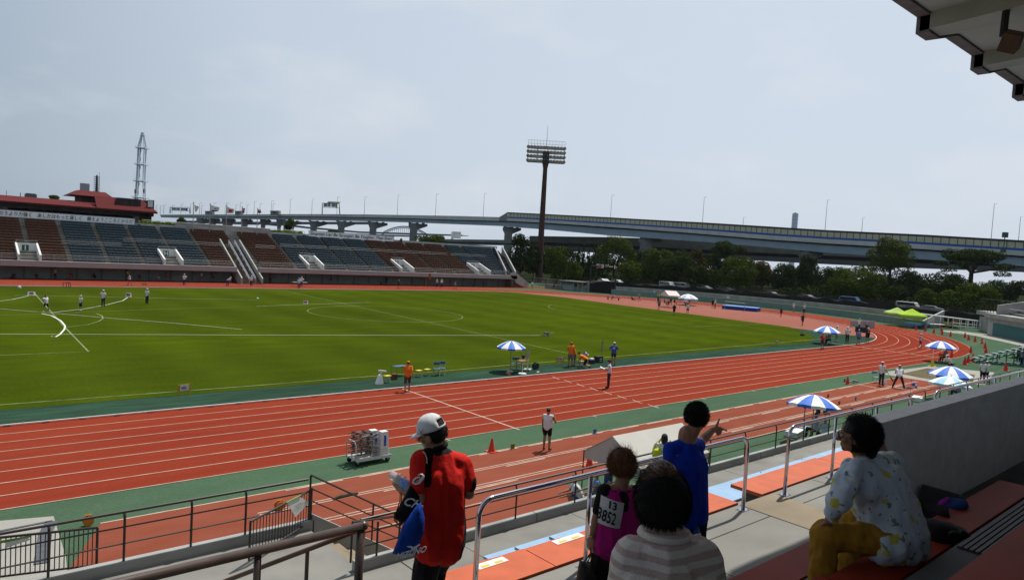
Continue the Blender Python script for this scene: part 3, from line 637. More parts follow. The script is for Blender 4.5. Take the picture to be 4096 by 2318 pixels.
VP=[('F',5200,1040,1105,1152,165),('F',4500,992,1050,1093,186),('F',4096,961,1023,1064,202),('F',3700,938,996,1036,217),('F',3312,920,973,1010,235),('F',3072,905,957,988,248),('F',2810,889,935,966,267),('F',2560,876,916,949,288),('F',2444,869,908,942,299),('F',2190,856,891,918,324),('F',2030,848,883,906,339),('F',1997,868,883,903,342),('F',1820,863,879,896,357),('F',1640,860,873,889,372),('F',1458,857,869,884,388),('F',1290,856,866,881,410),('F',1130,856,865,878,440),('F',1000,857,865,876,475),('F',860,857,864,873,525),('F',740,857.5,863,871,590),('F',640,858,863,869,670)]
def fine(pts,k=3):
 o_=[]
 for a,b in zip(pts[:-1],pts[1:]):
  for j in range(k):o_.append(a[:1]+tuple(a[i]+(b[i]-a[i])*j/k for i in range(1,len(a))))
 return o_+[pts[-1]]
def band(mb,P,f0,f1,back,th):
 for(a,b)in zip(P[:-1],P[1:]):
  d=Vector((b[0].x-a[0].x,b[0].y-a[0].y,0)).normalized();nrm=Vector((-d.y,d.x,0))
  if nrm.dot(Vector((a[0].x,a[0].y,0)))<0:nrm=-nrm
  q=[]
  for(p,zs)in(a,b):
   q.append((p,zs(f0),zs(f1)))
  vs=[]
  for p,z1,z0 in q:
   for off in(back,back+th):
    for z in(z1,z0):vs.append(Vector((p.x,p.y,z))+nrm*off)
  mb.add(vs,[(0,1,5,4),(2,6,7,3),(0,4,6,2),(1,3,7,5),(0,2,3,1),(4,5,7,6)])
def mkP(pts):
 r=[]
 for(c,x,yt,yp,yg,dep)in pts:
  pt=PD(c,x,yt,dep);zp=PD(c,x,yp,dep).z;zg=PD(c,x,yg,dep).z
  def zs(f,zt=pt.z,zp=zp,zg=zg):
   return zt+(zp-zt)*f if f<=1 else zp+(zg-zp)*(f-1)
  r.append((pt,zs))
 return r
via=thing('elevated_expressway','long elevated expressway with cream and blue sound barrier curving across the background','expressway',(200,250,0),world=True)
PF=mkP(fine(VP));cut=30
PB,PL_=PF[:cut+1],PF[cut+3:]
def vb_(name,P,f0,f1,back,th,m,par=via):
 mb=MB();band(mb,P,f0,f1,back,th);return mb.build(name,m,par)
vb_('barrier_top',PB,0,.14,0,.3,VMD);vb_('sound_barrier',PB,.14,.52,.05,.25,VMC);vb_('blue_stripe',PB,.52,.68,-.02,.3,VMB);vb_('parapet',PB,.68,1.0,-.1,.4,VMW)
vb_('parapet',PL_,0,1.0,0,.4,VMW)
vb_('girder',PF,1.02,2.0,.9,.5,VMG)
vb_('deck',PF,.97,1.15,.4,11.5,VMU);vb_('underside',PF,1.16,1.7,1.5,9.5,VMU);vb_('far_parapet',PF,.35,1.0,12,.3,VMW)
pn=MB()
for a,b in zip(PB[:-1],PB[1:]):
 nn_=max(1,int((b[0]-a[0]).length/1.9))
 for j in range(nn_):
  p=a[0]+(b[0]-a[0])*j/nn_;zt=a[1](.14)+(b[1](.14)-a[1](.14))*j/nn_;zb=a[1](.52)+(b[1](.52)-a[1](.52))*j/nn_
  pn.bb((p.x-.06,p.y-.1,zb),(p.x+.06,p.y+.1,zt))
o=pn.build('barrier_posts',mat('barrier_post',(.17,.16,.12),.8),via);o['kind']='stuff'
w_=MB();c1_=PF[cut];c2_=PF[cut+3]
w_.add([c1_[0],c1_[0]+Vector((0,0,c1_[1](1)-c1_[1](0))),c2_[0]+Vector((0,0,c2_[1](1)-c2_[1](0))),c2_[0]],[(0,1,2,3)]);w_.build('barrier_end',mat('barrier_grey',(.30,.32,.33),.8),via)
def zg_at(i):return PF[i][1](2)
def pier(x,dep,topy,capR,colw,label):
 p=PD('F',x,topy,dep);s_=dep/F;t=thing('viaduct_pier',label,'pier',(p.x,p.y,0),'concrete piers of the elevated expressway',world=True)
 r=Vector((CR.x,CR.y,0)).normalized();f=Vector((CF.x,CF.y,0)).normalized();p=p+f*2.5
 w=colw*s_;rt=rot_from(r,(0,0,1))
 m=MB();c=Vector((p.x,p.y,p.z/2));m.box(c,(w,w*.9,p.z-.2),rt);m.build('column',VC,t)
 m=MB();h=1.6*dep/390+1.0
 q0=p-r*w*.75;q1=p+r*(capR*s_)
 vs=[q0,q1,q1-Vector((0,0,h*.45)),p+r*w*.5-Vector((0,0,h*1.3)),p-r*w*.5-Vector((0,0,h*1.3)),q0-Vector((0,0,h*.6))]
 m.prism([v+Vector((0,0,-.3))for v in vs],-f*1.2,f*1.2);m.build('crosshead',VC,t)
 for k in(-.3,.25,.7):m=MB();m.box(p+r*(capR*s_*k)+Vector((0,0,-.1)),(1.4,1.4,.5),rt);m.build('bearing',VMD,t)
for i,(x,tp,cap_,cw,dep)in enumerate(((1141,880,62,18,437),(1251,882,56,21,419),(1362,883,54,22,398),(1490,886,56,24,386),(1653,890,54,27,371),(2035,906,50,32,341),(2590,950,60,40,288),(3240,1004,60,40,240))):
 pier(x,dep,tp,cap_,cw,['first concrete pier right of the flagpoles, half hidden by a slim tree','second concrete pier right of the flagpoles','concrete pier over the start of the English banner','concrete pier over the middle of the English banner','concrete pier left of the wide bushy tree','concrete pier above the tall tree left of the floodlight mast','concrete pier in the shade behind the broad dark tree','concrete pier hidden in the shade behind the trees on the right'][i])
for i,(x,cw,dep,tp)in enumerate(((799,22,560,872),(845,20,545,872),(906,30,520,873),(974,18,490,875),(1048,14,470,876),(1112,12,445,877))):
 pier(x,dep,tp,30,cw,['dark column behind the first flagpole','dark column between the first and second flagpole','wide dark column behind the third flagpole','dark column behind the fourth flagpole','slim pale column behind the fifth flagpole','slim dark column between the last flagpole and the right hedge'][i])
def simple_deck(name,label,pts,mats,th=9,cat='road bridge'):
 t=thing(name,label,cat,(pts[0][5],300,0));t.location=(0,0,0);P=mkP(fine(pts,2))
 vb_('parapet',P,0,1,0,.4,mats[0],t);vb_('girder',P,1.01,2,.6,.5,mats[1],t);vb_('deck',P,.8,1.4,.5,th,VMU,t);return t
simple_deck('lower_viaduct','lower dark concrete viaduct passing under the expressway behind the trees',[('F',4500,1040,1085,1125,214),('F',4096,1010,1055,1088,226),('F',3500,985,1030,1066,250),('F',3072,968,1012,1044,272),('F',2700,955,992,1026,298),('F',2435,948,978,1012,318),('F',2118,943,966,998,345)],(mat('lower_deck',(.17,.18,.165),.85,var=.1,scale=.3),mat('lower_girder',(.14,.155,.165),.8)),16)
simple_deck('side_road','low grey roadway behind the right end of the far stand carrying a white truck',[('F',2118,960,975,982,250),('F',1960,958,970,980,262),('F',1800,956,966,978,275),('F',1700,955,964,975,285)],(mat('side_road_wall',(.22,.235,.23),.85,var=.1,scale=.3),VC),9)
BLU=mat('hazed_steel',(.20,.28,.38),.7);BLG=mat('hazed_concrete',(.28,.32,.36),.8)  # bluish tones stand in for haze over the distance
simple_deck('distant_bridge','thin distant haze blue bridge deck seen between the expressway piers',[('A2',2000,578,584,592,760),('A2',1500,562,568,580,800),('A2',1000,545,551,562,850),('A2',500,500,508,520,900),('A2',330,480,488,500,950)],(BLG,BLU),12)
simple_deck('distant_bridge','lower distant grey haze blue roadway just above the English banner',[('A2',1520,585,592,600,520),('A2',1000,568,575,584,560),('A2',600,552,558,566,600)],(BLU,BLG),12)
simple_deck('distant_bridge','haze blue distant roadway seen between the dark columns behind the flags',[('A2',240,470,482,500,700),('A2',0,452,462,476,720),('A1',2300,452,462,474,740),('A1',1750,440,448,462,780)],(BLG,BLU),30)
at_=thing('arch_bridge','pale haze blue steel arch bridge far away behind an expressway pier','arch bridge',(0,0,0))
m=MB();A_=[];B_=[]
for i in range(25):
 u=i/24;x=1215+(1665-1215)*u;y=572-74*(1-(2*u-1)**2)+8*(u-.5);A_.append(PD('A2',x,y,900));B_.append(PD('A2',x,572+8*(u-.5),900))
m.path(A_,.8,5);m.path([a-Vector((0,0,2.2))for a in A_],.45,5)
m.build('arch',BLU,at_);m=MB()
for i in range(0,25):m.tube(A_[i],B_[i],.22,n=4)
for i in range(0,24):m.tube(A_[i],A_[i+1]-Vector((0,0,2.2)),.2,n=4)
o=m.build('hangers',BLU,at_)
def lamp(c,xt,yt,xb,yb,dep,label,side=1,col=STEEL):
 a=PD(c,xb,yb,dep);b=PD(c,xt,yt,dep);r=Vector((CR.x,CR.y,0)).normalized();b=Vector((a.x,a.y,b.z))if abs(xt-xb)<3 else Vector((a.x,a.y,b.z))
 t=thing('street_lamp',label,'street lamp',a,'street lamps on the expressway',world=True)
 k=dep/F;m=MB();m.tube(a-Vector((0,0,.5)),b,.55*k+.04,.32*k+.03,n=6);m.build('pole',mat('lamp_grey',(.25,.27,.28),.6),t)
 m=MB();m.tube(b,b+r*side*6*k,.35*k,n=5);m.box(b+r*side*7*k,(5*k,1.6*k,1.0*k),rot_from(r,(0,0,1)));m.build('lamp_head',mat('lamp_grey',(0,0,0)),t)
LP=[(728,500,728,541,440,'behind the slim tree'),(785,500,783,541,410,'left of the big sign gantry'),(847,495,846,540,392,'behind the big sign gantry'),(916,494,915,540,383,'first right of the big sign gantry'),(999,490,998,540,376,'second right of the big sign gantry'),(1096,487,1094,541,366,'third right of the big sign gantry'),(1216,486,1214,544,355,'just left of the sloping end of the sound barrier'),(1360,486,1357,540,334,'just left of the floodlight mast'),(1538,490,1534,547,299,'first right of the floodlight mast'),(1770,495,1765,560,267,'second right of the floodlight mast'),(2080,503,2073,577,236,'right of the slim grey tower block'),(2498,512,2490,603,206,'tall one near the right edge'),(1868,546,1867,563,300,'short one left of the slim grey tower block'),(2167,546,2165,584,270,'shorter one right of the slim grey tower block'),(2563,544,2559,603,225,'shorter one at the right edge')]
for xt,yt,xb,yb,dep,wh in LP:lamp('D',xt,yt,xb,yb,dep,'street lamp on the expressway, '+wh)
for i,(x,y0_,y1_)in enumerate(((112,92,250),(190,105,250),(255,90,240),(413,95,240),(577,75,240),(755,65,245),(925,55,255),(962,100,258),(1190,50,262),(1405,95,262),(1430,50,262),(1602,85,265),(1682,45,265),(1810,80,268),(1945,25,268),(2053,65,268),(2267,12,270),(2297,65,270))):
 lamp('S',x,y0_,x,y1_,560-i*7,'thin distant lamp post, %s in the row above the flags'%(['leftmost','second','third','fourth','fifth','sixth','seventh','eighth','ninth','tenth','eleventh','twelfth','thirteenth','fourteenth','fifteenth','sixteenth','seventeenth','rightmost'][i]))
def gantry(label,c,xl,xr,yt,yb,yg,dep,solar=False):
 t=thing('sign_gantry',label,'sign gantry',PD(c,xl,yg,dep),world=True);r=Vector((CR.x,CR.y,0)).normalized();k=dep/F/2.4268
 m=MB();a0_,a1_=PD(c,xl,yg,dep),PD(c,xr,yg+3,dep);b0_,b1_=PD(c,xl+3,yt,dep),PD(c,xr-3,yt+6,dep)
 for a,b in((a0_,b0_),(a1_,b1_)):m.tube(a,b,3*k,n=5);m.tube(a+r*6*k,b+r*2*k,2*k,n=5)
 m.tube(b0_,b1_,2.6*k,n=5);m.tube(b0_-Vector((0,0,(yb-yt)*k)),b1_-Vector((0,0,(yb-yt)*k)),2.2*k,n=5)
 m.build('frame',mat('gantry_steel',(.10,.14,.20),.6),t)
 m=MB();f=Vector((CF.x,CF.y,0)).normalized()
 for u0,u1 in((.08,.3),(.32,.5),(.54,.78)):
  p=b0_+(b1_-b0_)*u0;q=b0_+(b1_-b0_)*u1;z=(yb-yt)*k*.85;m.add([p,q,q-Vector((0,0,z)),p-Vector((0,0,z))],[(0,1,2,3)]);m.add([v+f*.3 for v in(p,q,q-Vector((0,0,z)),p-Vector((0,0,z)))],[(3,2,1,0)])
 m.build('sign_panel',mat('gantry_panel',(.30,.36,.42)if solar else(.05,.12,.20),.6),t)
 m=MB();p=b0_+(b1_-b0_)*.85;z=(yb-yt)*k
 m.box(p-Vector((0,0,z*.5)),((xr-xl)*k*.1,.3,z),rot_from(r,(0,0,1)));m.build('yellow_panel' if solar else 'end_panel',flat((.35,.36,.03)if solar else(.04,.09,.2)),t)
 m=MB();
 if solar:
  p=b0_+(b1_-b0_)*.27+Vector((0,0,6*k));q=b0_+(b1_-b0_)*.97+Vector((0,0,4*k));m.add([p,q,q+Vector((0,0,18*k))+f*4,p+Vector((0,0,18*k))+f*4],[(0,1,2,3)]);m.add([v-Vector((0,0,.25))for v in(p,q,q+Vector((0,0,18*k))+f*4,p+Vector((0,0,18*k))+f*4)],[(3,2,1,0)]);m.build('top_panel',VMD,t)
 else:
  for u in[i/14 for i in range(15)]:p=b0_+(b1_-b0_)*u;m.tube(p,p+Vector((0,0,12*k)),.8*k,n=4)
  m.tube(b0_+Vector((0,0,12*k)),b1_+Vector((0,0,12*k)),.8*k,n=4);m.build('handrail',mat('gantry_steel',(0,0,0)),t)
gantry('sign gantry with a dark sloping top panel and a yellow plate on the expressway','A2',640,810,272,312,380,392,True)
gantry('wide blue sign gantry on the expressway between the red roofed building and the flags','A1',1648,1843,316,342,372,560,False)
def hut(label,c,x0,x1,y0_,y1_,dep,col=(.30,.31,.30)):
 a=PD(c,x0,y1_,dep);b=PD(c,x1,y1_,dep);z=PD(c,x0,y0_,dep).z;f=Vector((CF.x,CF.y,0)).normalized()
 t=thing('roadside_cabin',label,'cabin',a,world=True);m=MB();m.prism([a-Vector((0,0,.3)),b-Vector((0,0,.3)),Vector((b.x,b.y,z)),Vector((a.x,a.y,z))],(0,0,0),f*4);m.build('body',flat(col),t)
 m=MB();m.prism([a+(b-a)*-.04+Vector((0,0,z-a.z)),a+(b-a)*1.04+Vector((0,0,z-a.z)),a+(b-a)*1.04+Vector((0,0,z-a.z+.3)),a+(b-a)*-.04+Vector((0,0,z-a.z+.3))],-f*.3,f*4.3);m.build('roof',flat((.2,.21,.21)),t)
 m=MB();hh=z-a.z;m.prism([a+(b-a)*.3+Vector((0,0,hh*.35)),a+(b-a)*.65+Vector((0,0,hh*.35)),a+(b-a)*.65+Vector((0,0,hh*.75)),a+(b-a)*.3+Vector((0,0,hh*.75))],-f*.06,f*.0);m.build('window',flat((.06,.08,.12)),t)
hut('grey box shaped cabin on the expressway above the right bright hedge','A2',138,220,350,380,440)
hut('grey cabin on the expressway beside the second flagpole','A1',1990,2062,352,378,520)
hut('grey cabin on the expressway left of the fourth flagpole','A1',2280,2340,352,378,490)
def vehicle(name,label,cat,loc,face,L_,W_,Hh,body,kind='car',group=None,sc=1):
 t=thing(name,label,cat,loc,group,rz=-math.radians(face));P_=mat('car_'+name+str(body[0])[:4]+str(body[2])[:4],body,.25,var=.03,spec=.6);GL=mat('car_glass',(.02,.025,.03),.08,spec=.8);TY=mat('tyre',(.015,.015,.015),.9)
 m=MB()
 if kind=='truck':
  m.bb((-L_/2,-W_/2,.9),(L_*.22,W_/2,Hh));m.build('cargo_box',P_,t);m=MB();m.prism([Vector((L_*.25,-W_/2+.05,.5)),Vector((L_*.5,-W_/2+.05,.5)),Vector((L_*.5,-W_/2+.05,1.5)),Vector((L_*.43,-W_/2+.05,2.4)),Vector((L_*.25,-W_/2+.05,2.4))],(0,0,0),(0,W_-.1,0));m.build('cab',P_,t)
  m=MB();m.bb((-L_/2,-.5,.5),(L_*.3,.5,.9));m.build('chassis',TY,t);m=MB();m.bb((L_*.30,-W_/2,1.5),(L_*.42,W_/2,2.15));m.build('windows',GL,t);r=.5;wx=(-L_*.33,L_*.36)
 else:
  pr=[(-.5,.28),(.5,.28),(.5,.62),(.43,.72),(.27,.78),(.12,1),(-.28,1),(-.43,.78),(-.5,.7)]if kind=='car' else[(-.5,.2),(.5,.2),(.5,.5),(.46,.6),(.33,1),(-.48,1),(-.5,.8)]
  m.prism([Vector((x*L_,-W_/2,z*Hh))for x,z in pr],(0,0,0),(0,W_,0));m.build('body',P_,t)
  m=MB();gp=[(-.26,.96),(.10,.96),(.22,.79),(-.38,.79)]if kind=='car' else[(-.42,.93),(.31,.93),(.41,.65),(-.42,.65)]
  m.prism([Vector((x*L_,-W_/2-.012,z*Hh))for x,z in gp],(0,0,0),(0,W_+.024,0));m.build('windows',GL,t);r=.33;wx=(-L_*.32,L_*.32)
 for x in wx:
  for s_ in(-1,1):
   m=MB();m.tube((x,s_*(W_/2-.2),r),(x,s_*(W_/2+.015),r),r,n=14);m.build('wheel',TY,t)
 return t
q=PD('A2',1970,620,280)
vehicle('truck','white box truck driving on the low road behind the right end of the far stand','truck',(q.x+1.5,q.y+4,q.z-2.3),122,15.5,3.2,5.2,(.62,.64,.64),'truck')
CARS=[('white saloon car parked behind the black entrance gate',890,1065,112,(.75,.76,.78),'car','A3',1.0),('white roofed van parked behind the iron fence left of the white tent',1505,1070,100,(.7,.72,.74),'van','A3',1),('white estate car parked above the white tent',1645,1095,95,(.66,.68,.72),'van','A3',1),('silver car parked behind the iron fence right of the umbrella',1865,1118,100,(.5,.52,.55),'car','A3',1),('dark grey car behind the fence above the high jump bar',2075,1135,95,(.25,.27,.3),'car','A3',.9),('silver car behind the fence left of the large round tree',375,1222,95,(.45,.46,.48),'car','A4',.9),('pale car parked left of the standing officials at the bend fence',30,1185,95,(.4,.42,.42),'car','A4',.9),('small blue van behind the fence left of the lime tents',790,1262,90,(.12,.25,.6),'van','A4',.8),('silver car glinting in the sun behind the white building',1580,1335,80,(.7,.72,.8),'car','A4',1),('white van roof seen behind the lime tents',1355,1300,92,(.7,.7,.7),'van','A4',.9),('white car just right of the gate post under the trees',1015,1040,110,(.7,.72,.72),'car','A3',.8)]
for i,(lb,x,y,fc,col,kd,c,s_)in enumerate(CARS):
 d=ray(c,x,y);hd=Vector((d.x,d.y));rr_=152 if c=='A3' and i in(0,10)else(150-(0 if c=='A3' else 3))
 tt=0
 a=hd.normalized();b_=Vector((CX,CY));pr=a.dot(b_);disc=80**2-(b_.length_squared-pr*pr);tt=pr+math.sqrt(max(0,disc))
 vehicle('parked_car',lb,'car',(a.x*tt,a.y*tt,1.05 if c=='A3' else .8),fc,4.3,1.7,1.5 if kd=='car' else 1.85,col,kd,'cars parked behind the bend')
fp=G('A3',262,1040);fp=Vector((131,141,0))if False else PD('A3',258,1000,200);fp=Vector((fp.x,fp.y,0))
fm=thing('floodlight_mast','tall rust brown floodlight mast with a rack of round lamps on top','floodlight',fp,world=True)
def UPd(c,x,y):return Vector((fp.x,fp.y,ZA(c,x,y,fp)))
zb_=ZA('F',2186,652,fp);zt_=ZA('F',2187,590,fp);zs=ZA('F',2187,580,fp)
kf_=200/F
RUST=mat('rust_brown',(.085,.035,.028),.75,var=.25,scale=.6)
m=MB();m.tube(fp,(fp.x,fp.y,13),1.0,.85,n=16);m.tube((fp.x,fp.y,13),(fp.x,fp.y,zb_-1.6),.85,.62,n=16);m.tube((fp.x,fp.y,zb_-1.6),(fp.x,fp.y,zb_),.62,.95,n=16)
m.build('mast',RUST,fm,smooth=False)
r=Vector((CR.x,CR.y,0)).normalized();f=Vector((CF.x,CF.y,0)).normalized();rt=rot_from(r,(0,0,1));HW=73*kf_
m=MB();C0=Vector((fp.x,fp.y,zb_));RH=(zt_-zb_)
for k in range(4):m.box(C0+Vector((0,0,RH*(.02+.29*k))),(2*HW,.5,.28 if k==0 else .16),rt)
for u in(-1,-.5,-.46,.08,.5,1):m.box(C0+r*HW*u+Vector((0,0,RH*.45)),(.14,.3,RH*.9),rt)
m.box(C0+Vector((0,0,RH*.36)),(1.9,1.2,RH*.72),rt);m.build('rack',VMD,fm)
LMP=mat('lamp_lens',(.36,.38,.33),.3,var=.15,scale=1,spec=.7)
k0=0
for row in range(4):
 for j in range(12):
  u=-1+2*j/11;p=C0+r*HW*u*.98+Vector((0,0,RH*(.13+.29*row)))-f*.35
  m=MB();m.mi(0).tube(p-f*.12-Vector((0,0,.1)),p+f*.15,.50,.42,n=12);m.mi(1).tube(p+f*.15,p+f*.5,.38,.2,n=10);m.build('lamp',[LMP,VMD],fm,smooth=False)
m=MB();zr=zt_+.55*1
for u in range(13):p=C0+r*HW*(-1+u/6)+Vector((0,0,RH*.98));m.tube(p,p+Vector((0,0,2.0)),.04,n=4)
for z in(1.0,2.0):m.tube(C0-r*HW+Vector((0,0,RH*.98+z)),C0+r*HW+Vector((0,0,RH*.98+z)),.04,n=4)
m.build('guard_rail',DULL,fm)
m=MB();m.tube(C0+Vector((0,0,RH)),(fp.x,fp.y,ZA('T',0,0,fp)*0+ZA('F',2193,503,fp)),.08,.03,n=5);m.build('lightning_rod',VMD,fm)
tb=PD('T',430,1240,620);tw=thing('observation_tower','tall pale haze blue steel leg tower with ring platforms behind the red roofed building','tower',(tb.x,tb.y,0),world=True)
kt=620/F/3.8325;TWM=mat('hazed_tower_steel',(.50,.56,.62),.7,keep=True,var=.06,scale=.2)  # pale blue tint of the tower is distance haze put into the colour
def tz(y):return ZA('T',430,y,tb)
lv=[(190,20,20),(232,22,22),(395,52,50),(430,55,52),(685,58,48),(940,66,48),(1195,78,62)]
def tl(y):
 for a,b in zip(lv[:-1],lv[1:]):
  if a[0]<=y<=b[0]:u=(y-a[0])/(b[0]-a[0]);return a[1]+(b[1]-a[1])*u,a[2]+(b[2]-a[2])*u
 return lv[-1][1],lv[-1][2]
def tpt(side,y,dd=0):
 l_,r_=tl(y);x=-l_+12 if side<0 else r_-5;return Vector((tb.x,tb.y,tz(y)))+r*x*kt+f*dd*kt
for side,dd,rad in((-1,-25,14),(1,25,10),(-1,30,8),(1,-28,7)):
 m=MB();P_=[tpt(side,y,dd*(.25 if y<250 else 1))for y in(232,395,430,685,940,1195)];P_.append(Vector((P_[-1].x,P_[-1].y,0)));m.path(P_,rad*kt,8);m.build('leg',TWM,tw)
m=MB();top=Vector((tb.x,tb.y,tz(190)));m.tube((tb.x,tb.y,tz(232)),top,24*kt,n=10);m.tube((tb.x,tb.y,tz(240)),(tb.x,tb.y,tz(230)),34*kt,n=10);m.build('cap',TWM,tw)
for y in(432,685,940,1195):
 m=MB();c=(tpt(-1,y)+tpt(1,y))/2;w=(tpt(1,y)-tpt(-1,y)).length/2+26*kt;m.box(c,(2*w,2*w*.9,12*kt),rt)
 for a in(-1,1):
  for b in(-1,1):m.tube(c+r*w*a+f*w*.9*b,c+r*w*a+f*w*.9*b+Vector((0,0,26*kt)),1.8*kt,n=4)
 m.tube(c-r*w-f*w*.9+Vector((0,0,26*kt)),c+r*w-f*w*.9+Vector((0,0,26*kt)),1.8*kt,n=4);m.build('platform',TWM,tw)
m=MB()
for y in range(440,1190,128):
 for h_ in range(10):
  a=tpt(-1,y+h_*12,10)+r*(14+10*math.sin(h_*.6))*kt;b=tpt(-1,y+(h_+1)*12,10)+r*(14+10*math.sin((h_+1)*.6))*kt;m.tube(a,b,5*kt,n=5)
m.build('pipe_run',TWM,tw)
m=MB();c=tpt(1,1085,-30)+r*10*kt;m.box(c,(16*kt,10*kt,60*kt),rt);c=tpt(-1,1100,-40);m.box(c,(26*kt,14*kt,60*kt),rt);m.build('antenna',mat('antenna_grey',(.2,.22,.27),.6),tw)
q=PD('A4',260,450,1400);kq=1400/F/2.4268;tbk=thing('tower_block','slim pale haze blue tower block standing far behind the expressway','tower block',(q.x,q.y,0),world=True)  # blue of shaft, crown and bands imitates haze
zt_=ZA('A4',262,372,q);m=MB();m.tube((q.x,q.y,0),(q.x,q.y,zt_),27*kq,n=10);m.build('shaft',mat('tower_block_hazed',(.34,.43,.52),.7,var=.06,scale=.05),tbk)
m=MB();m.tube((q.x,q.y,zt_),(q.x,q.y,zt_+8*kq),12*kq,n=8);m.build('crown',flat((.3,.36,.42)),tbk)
m=MB()
for k in range(9):m.tube((q.x,q.y,zt_*(.5+.055*k)),(q.x,q.y,zt_*(.5+.055*k)+2),27.4*kq,n=10)
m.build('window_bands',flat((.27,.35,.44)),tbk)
q=PD('A4',2298,620,203);t=thing('signal_post','green box sign on a post at the expressway near the right edge','sign',(q.x,q.y,q.z),world=True)
kk=203/F/2.4268;m=MB();m.tube(PD('A4',2282,745,203),(q.x,q.y,PD('A4',2298,590,203).z),4*kk,n=6);m.build('post',flat((.04,.12,.08)),t)
m=MB();m.box((q.x,q.y,PD('A4',2298,580,203).z),(40*kk,1.0,50*kk),rt);m.box(PD('A4',2284,732,203),(34*kk,1.0,40*kk),rt);m.build('box',mat('green_box',(.03,.13,.10),.5),t)
YB=168.0
rb=thing('red_roofed_building','long dark brown brick building with red metal roofs behind the left of the far stand','building',(40,YB,0),world=True)
RED=bpy.data.materials.new('red_roof');RED.use_nodes=True;_t=RED.node_tree;_b=_t.nodes['Principled BSDF'];_w=_t.nodes.new('ShaderNodeTexWave');_w.inputs['Scale'].default_value=1.1;_w.inputs['Distortion'].default_value=0;_c=_t.nodes.new('ShaderNodeTexCoord');_t.links.new(_c.outputs['Object'],_w.inputs['Vector'])
_m=_t.nodes.new('ShaderNodeMixRGB');_m.inputs[1].default_value=(.085,.016,.017,1);_m.inputs[2].default_value=(.12,.022,.022,1);_t.links.new(_w.outputs['Fac'],_m.inputs[0]);_t.links.new(_m.outputs[0],_b.inputs['Base Color']);_b.inputs['Roughness'].default_value=.85;_b.inputs['Specular IOR Level'].default_value=.08
BRK=mat('brown_brick',(.085,.055,.05),.85,var=.2,scale=.8);WIN=mat('dark_window',(.015,.02,.022),.2,spec=.6)
ze=PY('A1',0,245,YB).z;zr_=PY('A1',0,190,YB+4).z;xe=PY('A1',1530,350,YB).x;xm=PY('A1',960,300,YB).x;x0=-30
ze2=PY('A1',1530,352,YB).z;
m=MB();m.bb((x0,YB+1.4,0),(xe-3.2,YB+16,ze+.2));m.build('wall',BRK,rb)
def roofp(mb,xa,xb,z0,z1,y0_,y1_,hipr=0):
 mb.add([(xa,y0_,z0),(xb,y0_,z0),(xb-hipr,y1_,z1),(xa,y1_,z1),(xa,y0_,z0-.35),(xb,y0_,z0-.35)],[(0,1,2,3),(4,5,1,0)])
 if hipr:mb.add([(xb,y0_,z0),(xb,y1_+6,z0),(xb-hipr,y1_,z1)],[(0,1,2)])
m=MB();roofp(m,x0,xm,ze,zr_,YB,YB+4.5);roofp(m,PY('A1',940,300,YB).x,xe,ze,ze+2.6,YB-.1,YB+3.2,2.5);m.build('roof',RED,rb)
xa,xb=PY('A1',735,210,YB+6).x,PY('A1',1060,220,YB+6).x;za=PY('A1',735,245,YB+6).z-.5;zb_=PY('A1',800,212,YB+6).z
m=MB();m.bb((xa+1,YB+6,za-3),(xb-.5,YB+14,zb_+.3));m.build('tower_wall',BRK,rb)
m=MB();xl_,xr_=PY('A1',692,195,YB+4).x,PY('A1',1102,215,YB+4).x;zc=PY('A1',1102,215,YB+4).z;zc0=PY('A1',692,195,YB+4).z;z5=PY('A1',760,148,YB+8).z;z5b=PY('A1',1020,165,YB+8).z;zc=(zc+zc0)/2;z5=(z5+z5b)/2
xl2,xr2=PY('A1',762,150,YB+8).x,PY('A1',1025,165,YB+8).x
vs=[(xl_,YB+4,zc),(xr_,YB+4,zc),(xr_,YB+16,zc),(xl_,YB+16,zc),(xl2,YB+8,z5),(xr2,YB+8,z5),(xr2,YB+12,z5),(xl2,YB+12,z5)]
m.add(vs,[(0,1,5,4),(1,2,6,5),(2,3,7,6),(3,0,4,7),(4,5,6,7),(3,2,1,0)]);m.build('tower_roof',RED,rb)
m=MB();xa,xb=PY('A1',1035,240,YB+3).x,PY('A1',1477,255,YB+3).x;zt2=PY('A1',1477,253,YB+3).z;m.bb((xa,YB+3,ze-2),(xb,YB+14,zt2));
for xx in(1190,1305):p=PY('A1',xx,270,YB+2);m.bb((p.x-1.1,YB+1.2,ze-1),(p.x+1.1,YB+4,zt2+.1))
m.bb((xb-.9,YB+1.2,ze-1),(xb,YB+4,zt2+.15));m.build('upper_wing',mat('dark_brick',(.06,.04,.042),.85,var=.2,scale=.8),rb)
m=MB()
for xx in range(20,1480,58):
 p=PY('A1',xx,300+xx*.045,YB+1.38);
 if p.x<xe-4.5:m.bb((p.x,YB+1.3,ze-4.2),(p.x+2.3,YB+1.38,ze-1.2))
for i in range(1):m.build('windows',WIN,rb)
m=MB();
for(a,b,y0_,y1_)in((1045,1165,240,268),(1210,1285,252,278),(1330,1430,262,285)):
 p=PY('A1',a,y0_,YB+2.9);q_=PY('A1',b,y1_,YB+2.9);m.bb((p.x,YB+2.9,q_.z),(q_.x,YB+2.97,p.z))
m.build('upper_panel',mat('grey_brown_panel',(.13,.10,.10),.8),rb)
m=MB();p=PY('A1',1440,280,YB+2.8);m.bb((p.x-.5,YB+1.0,p.z-.7),(p.x+.5,YB+1.15,p.z+.7));m.build('white_notice',WPAINT,rb)
